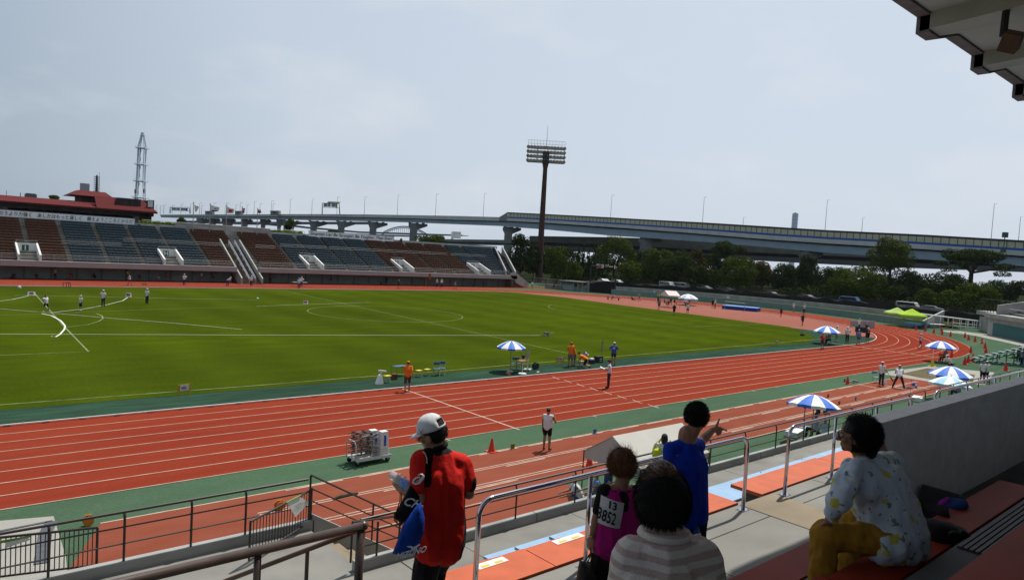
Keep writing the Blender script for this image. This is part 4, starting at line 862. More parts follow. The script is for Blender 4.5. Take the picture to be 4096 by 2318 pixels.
for nm,lb,xx,y0_,y1_,rr_ in(('antenna_mast','thick lattice antenna mast on the red hipped roof',937,0,155,.35),('antenna_mast','thin antenna mast right of the thick one on the red hipped roof',960,-25,155,.06),('antenna_mast','short thin antenna at the far left of the red roof',62,148,192,.08),('antenna_mast','thin antenna left of the grey box on the red roof',198,170,205,.12)):
 p=PY('A1',xx,y1_,YB+10);q_=PY('A1',xx,y0_,YB+10);m=MB();m.tube((p.x,p.y,p.z-1),(p.x,p.y,q_.z),rr_,rr_*.6,n=4)
 if rr_>.3:
  for k in range(8):z=p.z+(q_.z-p.z)*k/8;m.box((p.x,p.y,z),(rr_*3,rr_*3,.1))
 tag(m.build(nm,flat((.10,.11,.15))),lb,'antenna')
p=PY('A1',823,130,YB+9);m=MB();m.bb((p.x-.9,p.y,p.z-1.2),(p.x+.9,p.y+.15,p.z+1.1));m.tube((p.x,p.y+.1,p.z-2),(p.x,p.y+.1,p.z),.1,n=5);tag(m.build('roof_sign',flat((.4,.43,.48))),'small pale square sign on the peak of the red hipped roof','sign')
p=PY('A1',302,203,YB+8);m=MB();m.bb((p.x-1,p.y,p.z-1),(p.x+1,p.y+1.5,p.z+.4));m.bb((p.x-.8,p.y+.2,p.z+.4),(p.x+.8,p.y+1.3,p.z+.55));tag(m.build('rooftop_unit',flat((.16,.17,.19))),'small grey box unit on the long red roof','rooftop unit')
def flag(label,c,xb,yb,xt,yt,pts,cols,emb=None):
 Y=136.2;a=PY(c,xb,yb,Y);b=PY(c,xt,yt,Y);a.x=b.x=(a.x+b.x)/2
 t=thing('flagpole',label+' on a pole','flagpole',a,'flagpoles on the far stand',world=True)
 m=MB();m.tube(a-Vector((0,0,.6)),b,.10,.06,n=8);m.build('pole',mat('pole_grey',(.42,.40,.40),.4),t)
 m=MB();m.ell(b+Vector((0,0,.08)),(.12,.12,.12));m.build('finial',flat((.5,.5,.45)),t)
 m=MB();m.bb(a-Vector((.35,.3,.9)),a+Vector((.35,.3,-.3)));m.build('base',PLAST,t)
 fl_=[PY(c,x,y,Y)for x,y in pts]
 m=MB();n_=8
 V=[]
 for i in range(n_+1):
  u=i/n_
  for j in range(n_+1):
   v=j/n_;p=(fl_[0]*(1-u)+fl_[3]*u)*(1-v)+(fl_[1]*(1-u)+fl_[2]*u)*v;p=p+Vector((0,.28*math.sin(u*7+v*1.5)*u,-.12*math.sin(u*6)*u));V.append(p)
 fs_=[];
 for i in range(n_):
  for j in range(n_):
   fs_.append((i*(n_+1)+j,(i+1)*(n_+1)+j,(i+1)*(n_+1)+j+1,i*(n_+1)+j+1))
 m.v=V
 for k,ff_ in enumerate(fs_):
  i,j=divmod(k,n_);m.f.append(list(ff_));m.m.append(emb(i/n_+.06,j/n_+.06)if emb else 0)
 m.build('flag',cols,t,smooth=True)
FW=mat('flag_white',(.70,.70,.66),.8,var=.03);FR=mat('flag_red',(.55,.02,.03),.8);FN=mat('flag_navy',(.03,.03,.16),.8);FB=mat('flag_emblem_blue',(.08,.22,.45),.8)
flag('white flag with a red stroke, the first of five','A1',1873,540,1878,270,[(1882,283),(1895,358),(1915,350),(1935,315)],[FW,FR],lambda u,v:1 if .62<u<.85 and .3<v<.85 and abs((u-.3)-v*.5)<.18 else 0)
flag('white flag with a round blue emblem, the second of five','A1',2033,548,2042,284,[(2046,287),(2043,352),(2122,358),(2136,322)],[FW,FB,FN],lambda u,v:1 if .14>math.hypot((u-.55)*1.2,(v-.42))>.0 else(2 if v>.8 and .1<u<.9 else 0))
flag('white flag with a red disc, the middle one of five','A1',2192,556,2199,298,[(2203,303),(2200,370),(2268,378),(2280,340)],[FW,FR],lambda u,v:1 if math.hypot((u-.5),(v-.5))<.27 else 0)
flag('red and dark blue flag, the fourth of five','A1',2343,566,2350,312,[(2355,316),(2353,368),(2378,370),(2381,328)],[FR,FN,FW],lambda u,v:1 if u>.55 else(2 if .2<v<.4 and .15<u<.45 else 0))
flag('red over navy flag with a white mark, the rightmost of five','A2',8,575,15,328,[(19,332),(18,368),(62,368),(46,338)],[FR,FN,FW],lambda u,v:1 if v>.62 else(2 if .25<v<.45 and .2<u<.5 else 0))
WALKZ,FLZ=2.31,5.01
hs=thing('near_grandstand','concrete near grandstand with stepped floors, cross aisle and front walkway','grandstand',(6,6,0),world=True)
FLOORC=mat('floor_concrete',(.26,.255,.23),.85,var=.13,scale=.9,bump=.2,detail=8);TANC=mat('tan_mat',(.30,.245,.17),.85,var=.12,scale=1.5,bump=.1)
XLs=3.0
X_c=G('D2',510,890,2.49).x
m=MB();m.bb((-14,8.25,2.0),(90,10.37,WALKZ));m.bb((-14,10.37,2.0),(X_c+.05,12.47,WALKZ-.001));m.build('walkway',FLOORC,hs)
m=MB();m.bb((-14,4.45,2.0),(XLs,8.25,WALKZ));m.build('lower_floor',FLOORC,hs)
XR=G('D2',905,1235,2.49).x
m=MB();m.bb((XR,10.37,-.02),(90,10.52,2.49));m.bb((-14,12.47,-.02),(X_c+.12,12.62,2.49));m.build('parapet',CONC,hs)
m=MB();m.bb((-14,8.2,-.02),(90,10.365,1.99));m.build('base_wall',CONCD,hs)
for k in range(5):
 m=MB();m.bb((XLs,4.45+.76*k,1.0),(90,4.45+.76*(k+1),FLZ-.45*(k+1)));m.build('step',FLOORC,hs)
m=MB();m.bb((-14,2.84,3.0),(90,4.45,FLZ));m.build('cross_aisle',FLOORC,hs)
for k in range(8):  # few tiers, so the back stays open to sky light
 y1=2.84-.77*k;m=MB();m.bb((-14,y1-.77,3.0),(90,y1-.0005,5.45+.45*k));m.build('upper_step',mat('shaded_concrete',(.17,.175,.18),.9,var=.1,scale=1),hs)  # darker copy of the floor grey, roof shade put into the colour
JNT=flat((.06,.06,.055),.95)
for x in(-2.5,2.2,5.9,9.6,13.3,17.0):m=MB();m.bb((x,2.9,FLZ),(x+.010,4.43,FLZ+.002));m.build('slab_joint',JNT,hs)
for x in range(-4,40,3):m=MB();m.bb((x,8.3,WALKZ),(x+.014,10.36 if x>X_c-1 else 12.46,WALKZ+.002));m.build('slab_joint',JNT,hs)
for x in range(7,40,3):m=MB();m.bb((x,10.366,2.32),(x+.014,10.524,2.493));m.build('parapet_joint',JNT,hs)
m=MB();m.bb((XLs,4.02,FLZ),(30,4.035,FLZ+.002));m.build('slab_joint',JNT,hs)
NOSE=bpy.data.materials.new('tread_strip');NOSE.use_nodes=True;_t=NOSE.node_tree;_b=_t.nodes['Principled BSDF'];_ck=_t.nodes.new('ShaderNodeTexChecker');_ck.inputs['Scale'].default_value=42;_c=_t.nodes.new('ShaderNodeTexCoord');_t.links.new(_c.outputs['Object'],_ck.inputs['Vector']);_ck.inputs[1].default_value=(.5,.49,.44,1);_ck.inputs[2].default_value=(.32,.31,.28,1);_t.links.new(_ck.outputs[0],_b.inputs['Base Color']);_b.inputs['Roughness'].default_value=.6
m=MB();m.bb((1.0,2.79,5.4505),(6.2,2.846,5.462));m.build('nosing',NOSE,hs)
m=MB()
for k in range(9):m.bb((4.7,1.02+.03*k,6.351),(6.2,1.04+.03*k,6.366))
m.build('nosing',mat('aluminium_strip',(.15,.15,.15),.6,metal=.3),hs)
m=MB();m.bb((7.72,2.95,FLZ+.001),(8.5,4.43,FLZ+.008));m.build('step_mat',TANC,hs)
m=MB();m.bb((5.42,2.075,5.0),(80,2.20,6.79));m.bb((5.40,2.06,6.79),(80,2.22,6.83));
vw=tag(m.build('solid_parapet',mat('brightened_parapet',(.76,.72,.70),.9,keep=True,var=.06,scale=8,bump=.5)),'solid grey brown parapet wall on the right behind the seated woman','wall')  # pale tone raised to make up for weak light under the roof
m=MB();m.prism([(6.42,1.68,5.92),(6.42,2.05,5.92),(6.42,2.05,6.20),(6.42,1.70,6.19)],(0,0,0),(.05,0,0));m.bb((6.47,1.72,5.92),(6.55,2.05,6.17));tag(m.build('dark_panel',mat('dark_panel_grey',(.10,.105,.115),.7)),'dark grey board lying at the foot of the solid parapet behind the bench end','panel')
BO=mat('bench_orange',(.47,.112,.05),.5,keep=True,var=.06,scale=5,spec=.15);BB=mat('bench_blue',(.27,.43,.62),.5,var=.06,scale=5);BR=mat('bench_shaded_orange',(.34,.042,.020),.5,var=.1,scale=4,spec=.06)  # second orange darkened for the benches in roof shade
BLEG=flat((.12,.11,.10))
def bench(label,x0,x1,y0,y1,z,m_,group,fz,plank=1.9):
 t=thing('bench',label,'bench',(x0,y0,fz),group,world=True);n=max(1,round((x1-x0)/plank));w=(x1-x0)/n
 for i in range(n):
  dy=(.035 if i%2 else 0);mb=MB();a,b=x0+i*w+.006,x0+(i+1)*w-.006
  mb.bb((a,y0+dy*0,z-.045),(b,y1-dy,z));o=mb.build('seat_board',m_,t)
 mb=MB();x=x0+.25
 for j in range(max(2,int((x1-x0)/1.5)+1)):
  xx=x0+.2+(x1-x0-.4)*j/max(1,int((x1-x0)/1.5));mb.bb((xx-.02,y0+.05,fz),(xx+.02,y1-.08,z-.046))
 mb.build('bracket',BLEG,t);return t
for k in range(6):
 y0=4.47+.76*k;z=5.03-.44*k;fz=FLZ-.45*(k+1);ordn=['top','second','third','fourth','fifth','lowest'][k]
 y1=y0+.455
 bench('orange bench board in front of the steel handrail, left of the aisle, %s row'%ordn,XLs+.02,7.75-(k>0)*1.1,y0,y1,z,BO,'benches in front of the steel handrail',fz,1.55)
 if k==0:bench('orange bench board in front of the steel handrail, right of the aisle, top row',8.3,30,y0,y1,z,BO,'benches in front of the steel handrail',fz,2.4)
 else:bench('pale blue bench board, %s row below the orange benches'%ordn,7.3,40,y0,y0+.53,z,BB,'benches in front of the steel handrail',fz,2.4)
bench('orange bench coloured darker for the shade in front of the floral shirted woman',3.95,5.7,2.14,2.42,5.85,BR,'benches of the upper tier',5.45)
bench('shade darkened orange bench on which the floral shirted woman sits',.6,6.85,1.36,1.64,6.30,BR,'benches of the upper tier',5.90,3.1)
bench('shade darkened orange bench end at the bottom right corner of the picture',2.6,6.4,.55,.87,6.75,BR,'benches of the upper tier',6.35,2)
YLB=flat((.65,.52,.05),.6)
for lb,x0,x1 in(('white and yellow notice strip stuck on the orange bench behind the steel rail post',3.95,4.3),('white and yellow notice strip stuck on the orange bench left of the pink vest',4.95,5.35)):
 t=thing('notice_strip',lb,'notice',(x0,4.75,5.03),'notice strips on the benches',world=True)
 m=MB();m.bb((x0,4.80,5.031),(x1,4.90,5.034));m.build('paper',WPAINT,t)
 m=MB()
 for a,b in((.12,.38),(.58,.85)):m.bb((x0+(x1-x0)*a,4.815,5.0345),(x0+(x1-x0)*b,4.85,5.036));
 m.build('yellow_print',YLB,t)
def arc_rail(x0,x1,z0,z1,y,r=.14,left=True,right=True):
 P=[Vector((x0,y,z0))]
 if left:P+=[Vector((x0+r-r*math.cos(a),y,z1-r+r*math.sin(a)))for a in[math.pi/2*i/6 for i in range(7)]]
 else:P=[Vector((x0,y,z1))]
 if right:P+=[Vector((x1-r+r*math.sin(a),y,z1-r+r*math.cos(a)))for a in[math.pi/2*i/6 for i in range(7)]]+[Vector((x1,y,z0))]
 else:P+=[Vector((x1,y,z1))]
 return P
YR=4.33;ZR=5.905
def chrome(label,x0,x1,posts):
 t=thing('steel_handrail',label,'handrail',(x0,YR,FLZ),'steel handrails of the cross aisle',world=True)
 m=MB();m.path(arc_rail(x0,x1,FLZ,ZR,YR),.023,12);m.build('rail',GLASSY,t,smooth=True)
 for x in posts:m=MB();m.tube((x,YR,FLZ),(x,YR,ZR-.01),.021,n=12);m.build('post',GLASSY,t,smooth=True)
 for x in[x0,x1]+list(posts):
  m=MB();m.bb((x-.075,YR-.055,FLZ+.001),(x+.075,YR+.055,FLZ+.008))
  for a in(-.055,.055):
   for b in(-.035,.035):m.tube((x+a,YR+b,FLZ+.008),(x+a,YR+b,FLZ+.018),.008,n=6)
  m.build('base_plate',GLASSY,t)
chrome('steel handrail between the man in red and the aisle, the nearest one',3.52,7.62,[4.85])
chrome('steel handrail behind the seated woman, the middle one',8.62,12.75,[9.95,11.35])
chrome('steel handrail at the right edge, the farthest one',13.85,22.5,[15.6,17.4,19.2,21])
PIPE=mat('brown_pipe',(.085,.055,.045),.38,var=.15,scale=9,spec=.6);BLK=mat('black_rail',(.035,.022,.022),.45,var=.1,spec=.5)
t=thing('brown_handrail','thick dark brown pipe handrail crossing the bottom left foreground','handrail',(2.4,YR,FLZ),world=True)
xe_=.568*YR;m=MB();m.tube((-3,YR,5.925),(xe_,YR,5.925),.031,n=14);m.build('rail',PIPE,t,smooth=True)
for x in(xe_-.02,1.70,.95,.1):m=MB();m.tube((x,YR,FLZ),(x,YR,5.9),.032 if x>2 else .024,n=12);m.build('post',PIPE,t,smooth=True)
m=MB();m.tube((-3,YR,5.47),(xe_,YR,5.47),.022,n=10);m.build('lower_rail',PIPE,t,smooth=True)
m=MB();m.ell((xe_,YR,5.925),(.036,.036,.036));m.build('end_cap',PIPE,t,smooth=True)
t=thing('brown_stair_rail','thinner brown pipe rail sloping down just below the thick brown handrail','handrail',(2.4,4.6,4),world=True)
P0=PY('D2',1070,940,4.42);P1=PY('D2',500,1160,4.9);P2=PY('D2',0,1350,5.4);P3=PY('D2',-700,1620,6.2)
m=MB();m.path([P0,P1,P2,P3],.019,10);m.build('rail',mat('red_brown_pipe',(.14,.07,.05),.45),t,smooth=True)
m=MB();
for p in(P1,P2):m.tube(p,p-Vector((0,0,1.2)),.016,n=8)
m.build('post',PIPE,t)
def black_rail(label,a,b,ztop,y,zb,posts,mids,curl=True):
 t=thing('black_railing',label,'railing',(a,y,zb),'black railings of the stand front',world=True)
 m=MB();m.tube((a,y+.03,ztop),(b,y+.03,ztop),.024,n=8);m.build('top_rail',BLK,t)
 for z in mids:m=MB();m.tube((a,y,z),(b,y,z),.014,n=6);m.build('bar',BLK,t)
 for x in posts:
  m=MB();m.path([(x,y-.02,zb),(x,y-.02,ztop-.12),(x,y,ztop-.04),(x,y+.03,ztop)],.02,6);m.build('post',BLK,t)
black_rail('black railing on the front parapet right of the stairs down to the track',XR+.1,85,3.19,10.44,2.49,[XR+.15+1.75*i for i in range(44)],(2.72,2.96))
xl0=G('D1',1200,1270,2.49).x;xl1=G('D1',1857,1135,2.49).x;dx_=xl1-xl0
zt3=ZA('D1',1203,885,G('D1',1200,1265,2.49));
black_rail('black railing on the outer parapet at the left bottom of the picture',-3,X_c,3.30,12.53,2.49,[xl0-2*dx_,xl0-dx_,xl0,xl1,xl1+dx_*.9],(2.78,3.06))
t=thing('track_stairs','concrete stairs leading down from the walkway to the track behind the man in red','stairs',(X_c,11.5,0),world=True)
m=MB();n=12
for i in range(n):m.bb((X_c+.05+.3*i,10.54,0),(X_c+.05+.3*(i+1),12.46,WALKZ-.19*(i+1)))
m.build('steps',TANC,t)
m=MB();m.prism([(X_c+.1,12.47,0),(X_c+.1,12.47,2.60),(X_c+3.9,12.47,.25),(X_c+3.9,12.47,0)],(0,0,0),(0,.15,0));m.build('side_wall',CONC,t)
t=thing('stair_railing','black sloping three bar railing beside the stairs down to the track','railing',(X_c,12.5,2),world=True)
xx1=X_c+4.4
for dz_ in(0,-.26,-.5):m=MB();m.tube((X_c+.05,12.55,3.38+dz_),(xx1,12.55,.78+dz_),.02 if dz_==0 else .014,n=6);m.build('bar',BLK,t)
for u in(.0,.33,.66,1):m=MB();x=X_c+.05+(xx1-X_c)*u*.98;m.tube((x,12.55,3.38-2.6*u*.98),(x,12.55,max(.02,2.3-2.5*u)),.02,n=6);m.build('post',BLK,t)
def gate(label,tl,tr,bl_,br,nb,plate=None):
 t=thing('picket_gate',label,'gate',bl_,'black picket gates of the walkway',world=True)
 m=MB();m.tube(tl,tr,.022,n=8);m.tube(bl_,br,.018,n=8);m.tube(tl,bl_,.02,n=6);m.tube(tr,br,.02,n=6);m.build('frame',BLK,t)
 m=MB()
 for i in range(1,nb):
  u=i/nb;m.tube(tl+(tr-tl)*u,bl_+(br-bl_)*u,.0085,n=5)
 o=m.build('pickets',BLK,t);return t
pr_=G('D2',505,950,WALKZ);pl2=G('F',995,2262,WALKZ);h1=ZA('D2',500,590,pr_)-WALKZ;h2=ZA('F',995,2085,pl2)-WALKZ
print('gate',pr_,pl2,h1,h2)
gate('black picket gate at the head of the stairs with a white notice hanging on it',pl2+Vector((0,0,h2)),pr_+Vector((0,0,h1)),pl2+Vector((0,0,.1)),pr_+Vector((0,0,.1)),20)
m=MB();m.tube(pr_+Vector((.03,0,0)),pr_+Vector((.03,0,h1+.06)),.035,n=8);tag(m.build('gate_post',BLK),'stout black corner post where the picket gate meets the railing','post')
t=thing('paper_notice','white paper notice with a green edge tied to the picket gate','notice',pr_+Vector((0,0,h1*.8)),world=True)
u0,u1=.62,.97;gt=lambda u,d:(pl2+Vector((0,0,h2)))*(1-u)+(pr_+Vector((0,0,h1)))*u+Vector((-.03,-.045,-d))
m=MB();m.add([gt(.30+.3,0),gt(.82,0),gt(1.02,.22),gt(.76,.36)],[(0,1,2,3)]);m.add([v+Vector((-.004,.006,0))for v in(gt(.30+.3,0),gt(.82,0),gt(1.02,.22),gt(.76,.36))],[(3,2,1,0)]);m.build('paper',WPAINT,t)
m=MB();m.tube(gt(.58,-.02),gt(.84,-.02),.014,n=5);m.build('green_tape',flat((.25,.45,.10)),t)
pc=(gt(.66,.04)+gt(1.0,.22))/2-Vector((0,0,.03));xd=(gt(.82,0)-gt(.60,0)).normalized();yd=(gt(.82,0)-gt(1.02,.22)).normalized()
text('一般の観客は\nメインスタンドを\nお使い下さい',.045,'lettering',flat((.1,.2,.1)),t,pc-Vector((.012,.02,.0)),xd,yd,ext=.0005)
pa=G('D1',935,1365,2.33);pb=G('D1',-300,1520,2.33);ha=ZA('D1',925,960,pa)-WALKZ;hb=ZA('D1',-300,1190,pb)-WALKZ
print('gate2',pa,pb,ha,hb)
hb=ha
gate('black picket gate at the far bottom left corner by the concrete slab',pb+Vector((0,0,hb)),pa+Vector((0,0,ha)),pb+Vector((0,0,.1)),pa+Vector((0,0,.1)),26)
t=thing('paper_notice','torn white and green paper strip on the left picket gate','notice',pa,world=True);gt2=lambda u,d:(pb*(1-u)+pa*u)+Vector((-.02,-.04,ha-d))
m=MB();m.add([gt2(.27,.05),gt2(.45,.03),gt2(.47,.07),gt2(.28,.16)],[(0,1,2,3)]);m.build('paper',WPAINT,t);m=MB();m.add([gt2(.2,.04),gt2(.47,.0),gt2(.47,.03),gt2(.2,.09)],[(0,1,2,3)]);m.build('green_tape',flat((.25,.45,.10)),t)
t=thing('landing_rail','black square landing rails on the walkway edge right of the stairs','railing',(XR,10.4,2.4),world=True)
qa=G('D2',880,1255,2.49);za_=ZA('D2',885,865,qa)
for dx2,dy2 in((0,.0),(.5,.0),(.95,0)):
 m=MB();m.tube((qa.x+dx2,10.44,2.49),(qa.x+dx2,10.44,za_-.1*(dx2>0)),.02,n=6);m.build('post',BLK,t)
m=MB();m.path([(qa.x,10.44,za_),(qa.x+1.3,10.44,za_-.12),(qa.x+1.3,9.3,za_-.12)],.022,6);m.build('bar',BLK,t)
ROOFC=mat('roof_concrete',(.42,.45,.39),.9,keep=True,var=.1,scale=.8,bump=.2)
rf=thing('stand_roof','folded concrete roof overhanging the near grandstand at the top right','roof',(12,2,11.9),world=True)
prof=[];X0,PER=11.62,2.56
x=X0-PER*6
for k in range(20):
 xa=X0+PER*(k-6);sag=0
 prof+=[(xa,11.93),(xa,11.68),(xa+.43,11.68),(xa+1.25,11.92)]
prof=[(-6,11.93)]+prof
m=MB();YF=4.3;YBk=-8
vs=[Vector((px,YF,pz))for px,pz in prof]+[Vector((px,YBk,pz+.9))for px,pz in prof];n=len(prof)
m.add(vs,[(i,i+1,n+i+1,n+i)for i in range(n-1)])
top=[Vector((px,YF,12.25))for px,pz in(prof[0],prof[-1])]+[Vector((px,YBk,13.3))for px,pz in(prof[0],prof[-1])]
m.build('folded_soffit',ROOFC,rf)
m=MB()
fr=[Vector((px,YF+.002,pz-.002))for px,pz in prof]+[Vector((prof[-1][0],YF+.002,12.12)),Vector((prof[0][0],YF+.002,12.12))]
for i in range(n-1):
 (xa,za),(xb,zb2)=prof[i],prof[i+1]
 if abs(xa-xb)<1e-6:continue
 m.prism([Vector((xa,YF+.002,za-.03)),Vector((xb,YF+.002,zb2-.03)),Vector((xb,YF+.002,12.15)),Vector((xa,YF+.002,12.15))],(0,-.14,0),(0,.05,0))
m.build('fascia',mat('roof_edge',(.24,.22,.21),.85),rf)
m=MB();m.bb((-6,YBk,13.0),(40,YF-.2,13.2));m.bb((-6,YF-.3,12.15),(40,YF+.05,13.2));m.build('roof_top',ROOFC,rf)
m=MB();m.bb((-6,1.55,11.2),(40,2.1,11.95));m.build('cross_beam',ROOFC,rf)
m=MB();m.bb((-14,-9,0),(60,-8.2,8.9));m.build('unseen_rear_wall',ROOFC,rf)  # unseen wall, kept low so sky light enters from behind
for i in range(8):m=MB();m.bb((-10+9*i,-8.8,8.9),(-9.4+9*i,-8.2,13.2));m.build('unseen_rear_column',ROOFC,rf)  # unseen columns in the gap left open for sky light
sp=PY('R',1570,480,3.1)
t=thing('loudspeaker','brown box loudspeaker hanging under the roof at the top right corner','loudspeaker',sp,world=True)
m=MB();rr3=Matrix.Rotation(-.5,3,'Y')@Matrix.Rotation(.4,3,'X');m.prism([sp+rr3@Vector(v)for v in((-.14,-.13,-.12),(.14,-.13,-.12),(.11,-.13,.12),(-.11,-.13,.12))],(0,0,0),rr3@Vector((0,.22,0)));m.build('cabinet',mat('brown_box',(.16,.10,.05),.6),t)
m=MB();m.tube(sp+Vector((.05,.1,.1)),(sp.x+.1,sp.y+.1,11.95),.05,n=8);m.build('bracket',VMD,t)
UW=mat('parasol_white',(.78,.78,.76),.7,var=.03);UBL=mat('parasol_blue',(.03,.15,.62),.6,var=.05);UPB=mat('parasol_pale_blue',(.32,.58,.75),.6);UGW=mat('parasol_grey_lining',(.5,.5,.5),.7)
def umbrella(label,base,R_,h,rz=0,cols=(UW,UBL),tilt=(0,0),drop=None,n=12):
 t=thing('beach_umbrella',label,'umbrella',base,'blue and white umbrellas of the officials',rz=rz)
 drop=drop or R_*.42;m=MB();tm=Matrix.Rotation(tilt[0],3,'X')@Matrix.Rotation(tilt[1],3,'Y');V=[Vector((0,0,0))];rings=4
 top=Vector((0,0,h))
 for j in range(1,rings+1):
  u=j/rings
  for i in range(n*2):
   a=math.pi*i/n;sc_=1-.035*(i%2)*u;V.append(Vector((R_*u*sc_*math.cos(a),R_*u*sc_*math.sin(a),-drop*(u**1.7)-(.02 if i%2==0 else 0)*u)))
 for i in range(n*2):a=math.pi*i/n;V.append(V[1+(rings-1)*n*2+i]+Vector((0,0,-.11*R_)))
 V=[top+tm@v for v in V];F_=[];mm=[]
 for i in range(n*2):
  c=((i//2)%2);i2=(i+1)%(2*n)
  F_.append((0,1+i,1+i2));mm.append(c)
  for j in range(rings):F_.append((1+j*2*n+i,1+(j+1)*2*n+i,1+(j+1)*2*n+i2,1+j*2*n+i2));mm.append(c)
 m.v=V;m.f=[list(f_)for f_ in F_];m.m=mm;m.build('canopy',list(cols),t)
 m=MB();m.tube((0,0,0),top+tm@Vector((0,0,.07)),.02,n=8);m.build('pole',mat('umbrella_pole',(.35,.2,.12),.5),t)
 m=MB()
 for i in range(n):a=2*math.pi*i/n;m.tube(top+tm@Vector((0,0,-drop*.55)),top+tm@Vector((R_*.55*math.cos(a),R_*.55*math.sin(a),-drop*.36)),.006,n=3)
 m.build('ribs',STEEL,t)
 m=MB();m.lathe([(0,0),(.22,0),(.2,.08),(0,.1)]);m.build('base',flat((.5,.5,.48)),t)
 return t
def ubase(c,x,y,h,Yhint=None):return G(c,x,y,h)
u1=G('B2',1552,450);umbrella('blue and white striped umbrella on the grass edge beside the tall wind gauge',u1,.98,ZA('B2',1573,152,u1),.1)
u2=G('B4',562,425);umbrella('blue and white umbrella over the seated official near the bend start line',u2,1.42,ZA('B4',558,248,u2),.2)
u3=G('B4',1662,598);umbrella('blue and white umbrella over the seated official near the outer lane of the bend',u3,1.35,ZA('B4',1680,395,u3),.1)
u4=G('B4',1778,640,2.25);umbrella('blue and white umbrella above the pale blue one beside the sand pit',(u4.x,u4.y,0),1.3,2.25,.15)
u5=G('B4',1778,737,2.2);umbrella('pale blue and white umbrella just behind the front railing on the right',(u5.x,u5.y,0),1.15,2.2,.0,(UW,UPB),(0,.1))
u6=G('B4',455,915,2.25);umbrella('largest and nearest blue and white umbrella, left of the seated woman',(u6.x,u6.y,0),1.18,2.25,.35,tilt=(0,.16))
u7=G('A3',1705,1262);umbrella('pale umbrella beside the white tent on the far pink apron',u7,1.9,ZA('A3',1703,1152,u7),.3,(UW,mat('parasol_faint_blue',(.45,.55,.72),.7)))
print('umb',u4,u5,u6)
def make_cone(label,loc,first,col=None,h=.6,grp='orange traffic cones'):
 t=thing('traffic_cone',label,'cone',loc,grp)
 m_=col or mat('cone_orange',(.62,.045,.02),.5,var=.05)
 m=MB();m.lathe([(.155*h/.6,.03),(.15*h/.6,.05),(.03,h),(0,h)],n=14);m.build('body',m_,t,smooth=False)
 m=MB();s_=.21*h/.6;m.ext([(-s_,-s_),(s_,-s_),(s_,s_),(-s_,s_)],0,.03);m.build('foot',m_,t);return t
cone0=make_cone('orange cone on the green strip just right of the man in red',G('B2',1373,1226),True,h=.56)
CN=[('B2',2323,1370,'orange cone in front of the near white tent'),('B4',770,812,'orange cone on the green strip left of the red and white boards'),('B4',1435,287,'orange cone at the end of the bend wall, first of the outer bend row'),('B4',1525,302,'orange cone right of the wall end, second of the outer bend row'),('B4',1608,318,'orange cone below the steel walkway, third of the outer bend row'),('B4',1685,300,'rear orange cone of the close pair on the outer bend'),('B4',1689,334,'front orange cone of the close pair on the outer bend'),('B4',1771,351,'orange cone right of the close pair on the outer bend'),('B4',1910,362,'orange cone below the green shutter, left one of a pair'),('B4',1945,386,'orange cone below the green shutter, right one of a pair'),('B4',2008,402,'orange cone left of the last one before the tall cone stack'),('B4',2074,420,'orange cone just left of the tall cone stack'),('B4',2106,466,'rear cone of the bunched cones left of the green timing stairs'),('B4',2113,512,'front cone of the bunched cones left of the green timing stairs'),('B4',1966,510,'orange cone in the middle of the green corner area'),('B4',1780,552,'orange cone right of the umbrella at the outer lane'),('B4',1942,603,'orange cone, middle one of three near the timing stairs'),('B4',1985,588,'orange cone, right one of three near the timing stairs'),('B4',1909,624,'orange cone, left one of three near the timing stairs'),('B4',2306,682,'orange cone at the foot of the green timing stairs')]
for c,x,y,lb in CN:
 p=G(c,x,y);o=place(cone0,p,label=lb)
 if c=='B4' and y<800:o.scale=(1.35,1.35,1.3)
yc=make_cone('yellow cone with a striped pole beside the outer lane',G('B4',1593,640),True,mat('cone_yellow',(.62,.45,.03),.5),.8)
del yc['group']
m=MB();m.tube((0,0,.8),(0,0,1.55),.025,n=6);m.build('pole',WPAINT,yc)
for a,b,lb in(((1966,475),(2100,430),'red and white tape strung from the middle cone to the bunched cones'),((1780,510),(1945,545),'white tape strung from the umbrella cone to the three cones'),((1771,330),(2074,395),'thin tape strung along the outer bend cones')):
 p,q=G('B4',*a),G('B4',*b);p.z=q.z=.55;m=MB();mid=(p+q)/2-Vector((0,0,.12));m.path([p,mid,q],.02,4);tag(m.build('barrier_tape',flat((.5,.25,.2))),lb,'tape')
def folding_chair(label,loc,rz,col,grp='folding chairs beside the track'):
 t=thing('folding_chair',label,'chair',loc,grp,rz=rz);B=mat('chair_pad_'+str(col[2])[:4],col,.5);
 m=MB();m.box((0,0,.43),(.40,.38,.03));m.build('seat',B,t);m=MB();m.box((0,-.20,.74),(.38,.025,.18),Matrix.Rotation(-.12,3,'X'));m.build('backrest',B,t)
 for s_ in(-1,1):
  m=MB();m.path([(s_*.2,-.22,.84),(s_*.2,-.12,.43),(s_*.2,.2,0)],.012,6);m.build('leg',DULL,t);m=MB();m.path([(s_*.18,.14,.42),(s_*.18,-.2,0)],.012,6);m.build('leg',DULL,t)
 return t
def table(label,loc,rz,w,d,h,col,legs=BLK):
 t=thing('folding_table',label,'table',loc,None,rz=rz);m=MB();m.box((0,0,h),(w,d,.03));m.build('table_top',flat(col),t)
 for sx in(-1,1):
  for sy in(-1,1):m=MB();m.tube((sx*(w/2-.04),sy*(d/2-.04),0),(sx*(w/2-.04),sy*(d/2-.04),h-.015),.013,n=6);m.build('leg',legs,t)
 return t
BLS=(.05,.16,.36)
folding_chair('blue folding chair with white frame, left one of the pair on the grass edge',G('B2',838,488),2.6,BLS);folding_chair('blue folding chair, the right one of the pair on the grass edge',G('B2',888,480),2.5,BLS)
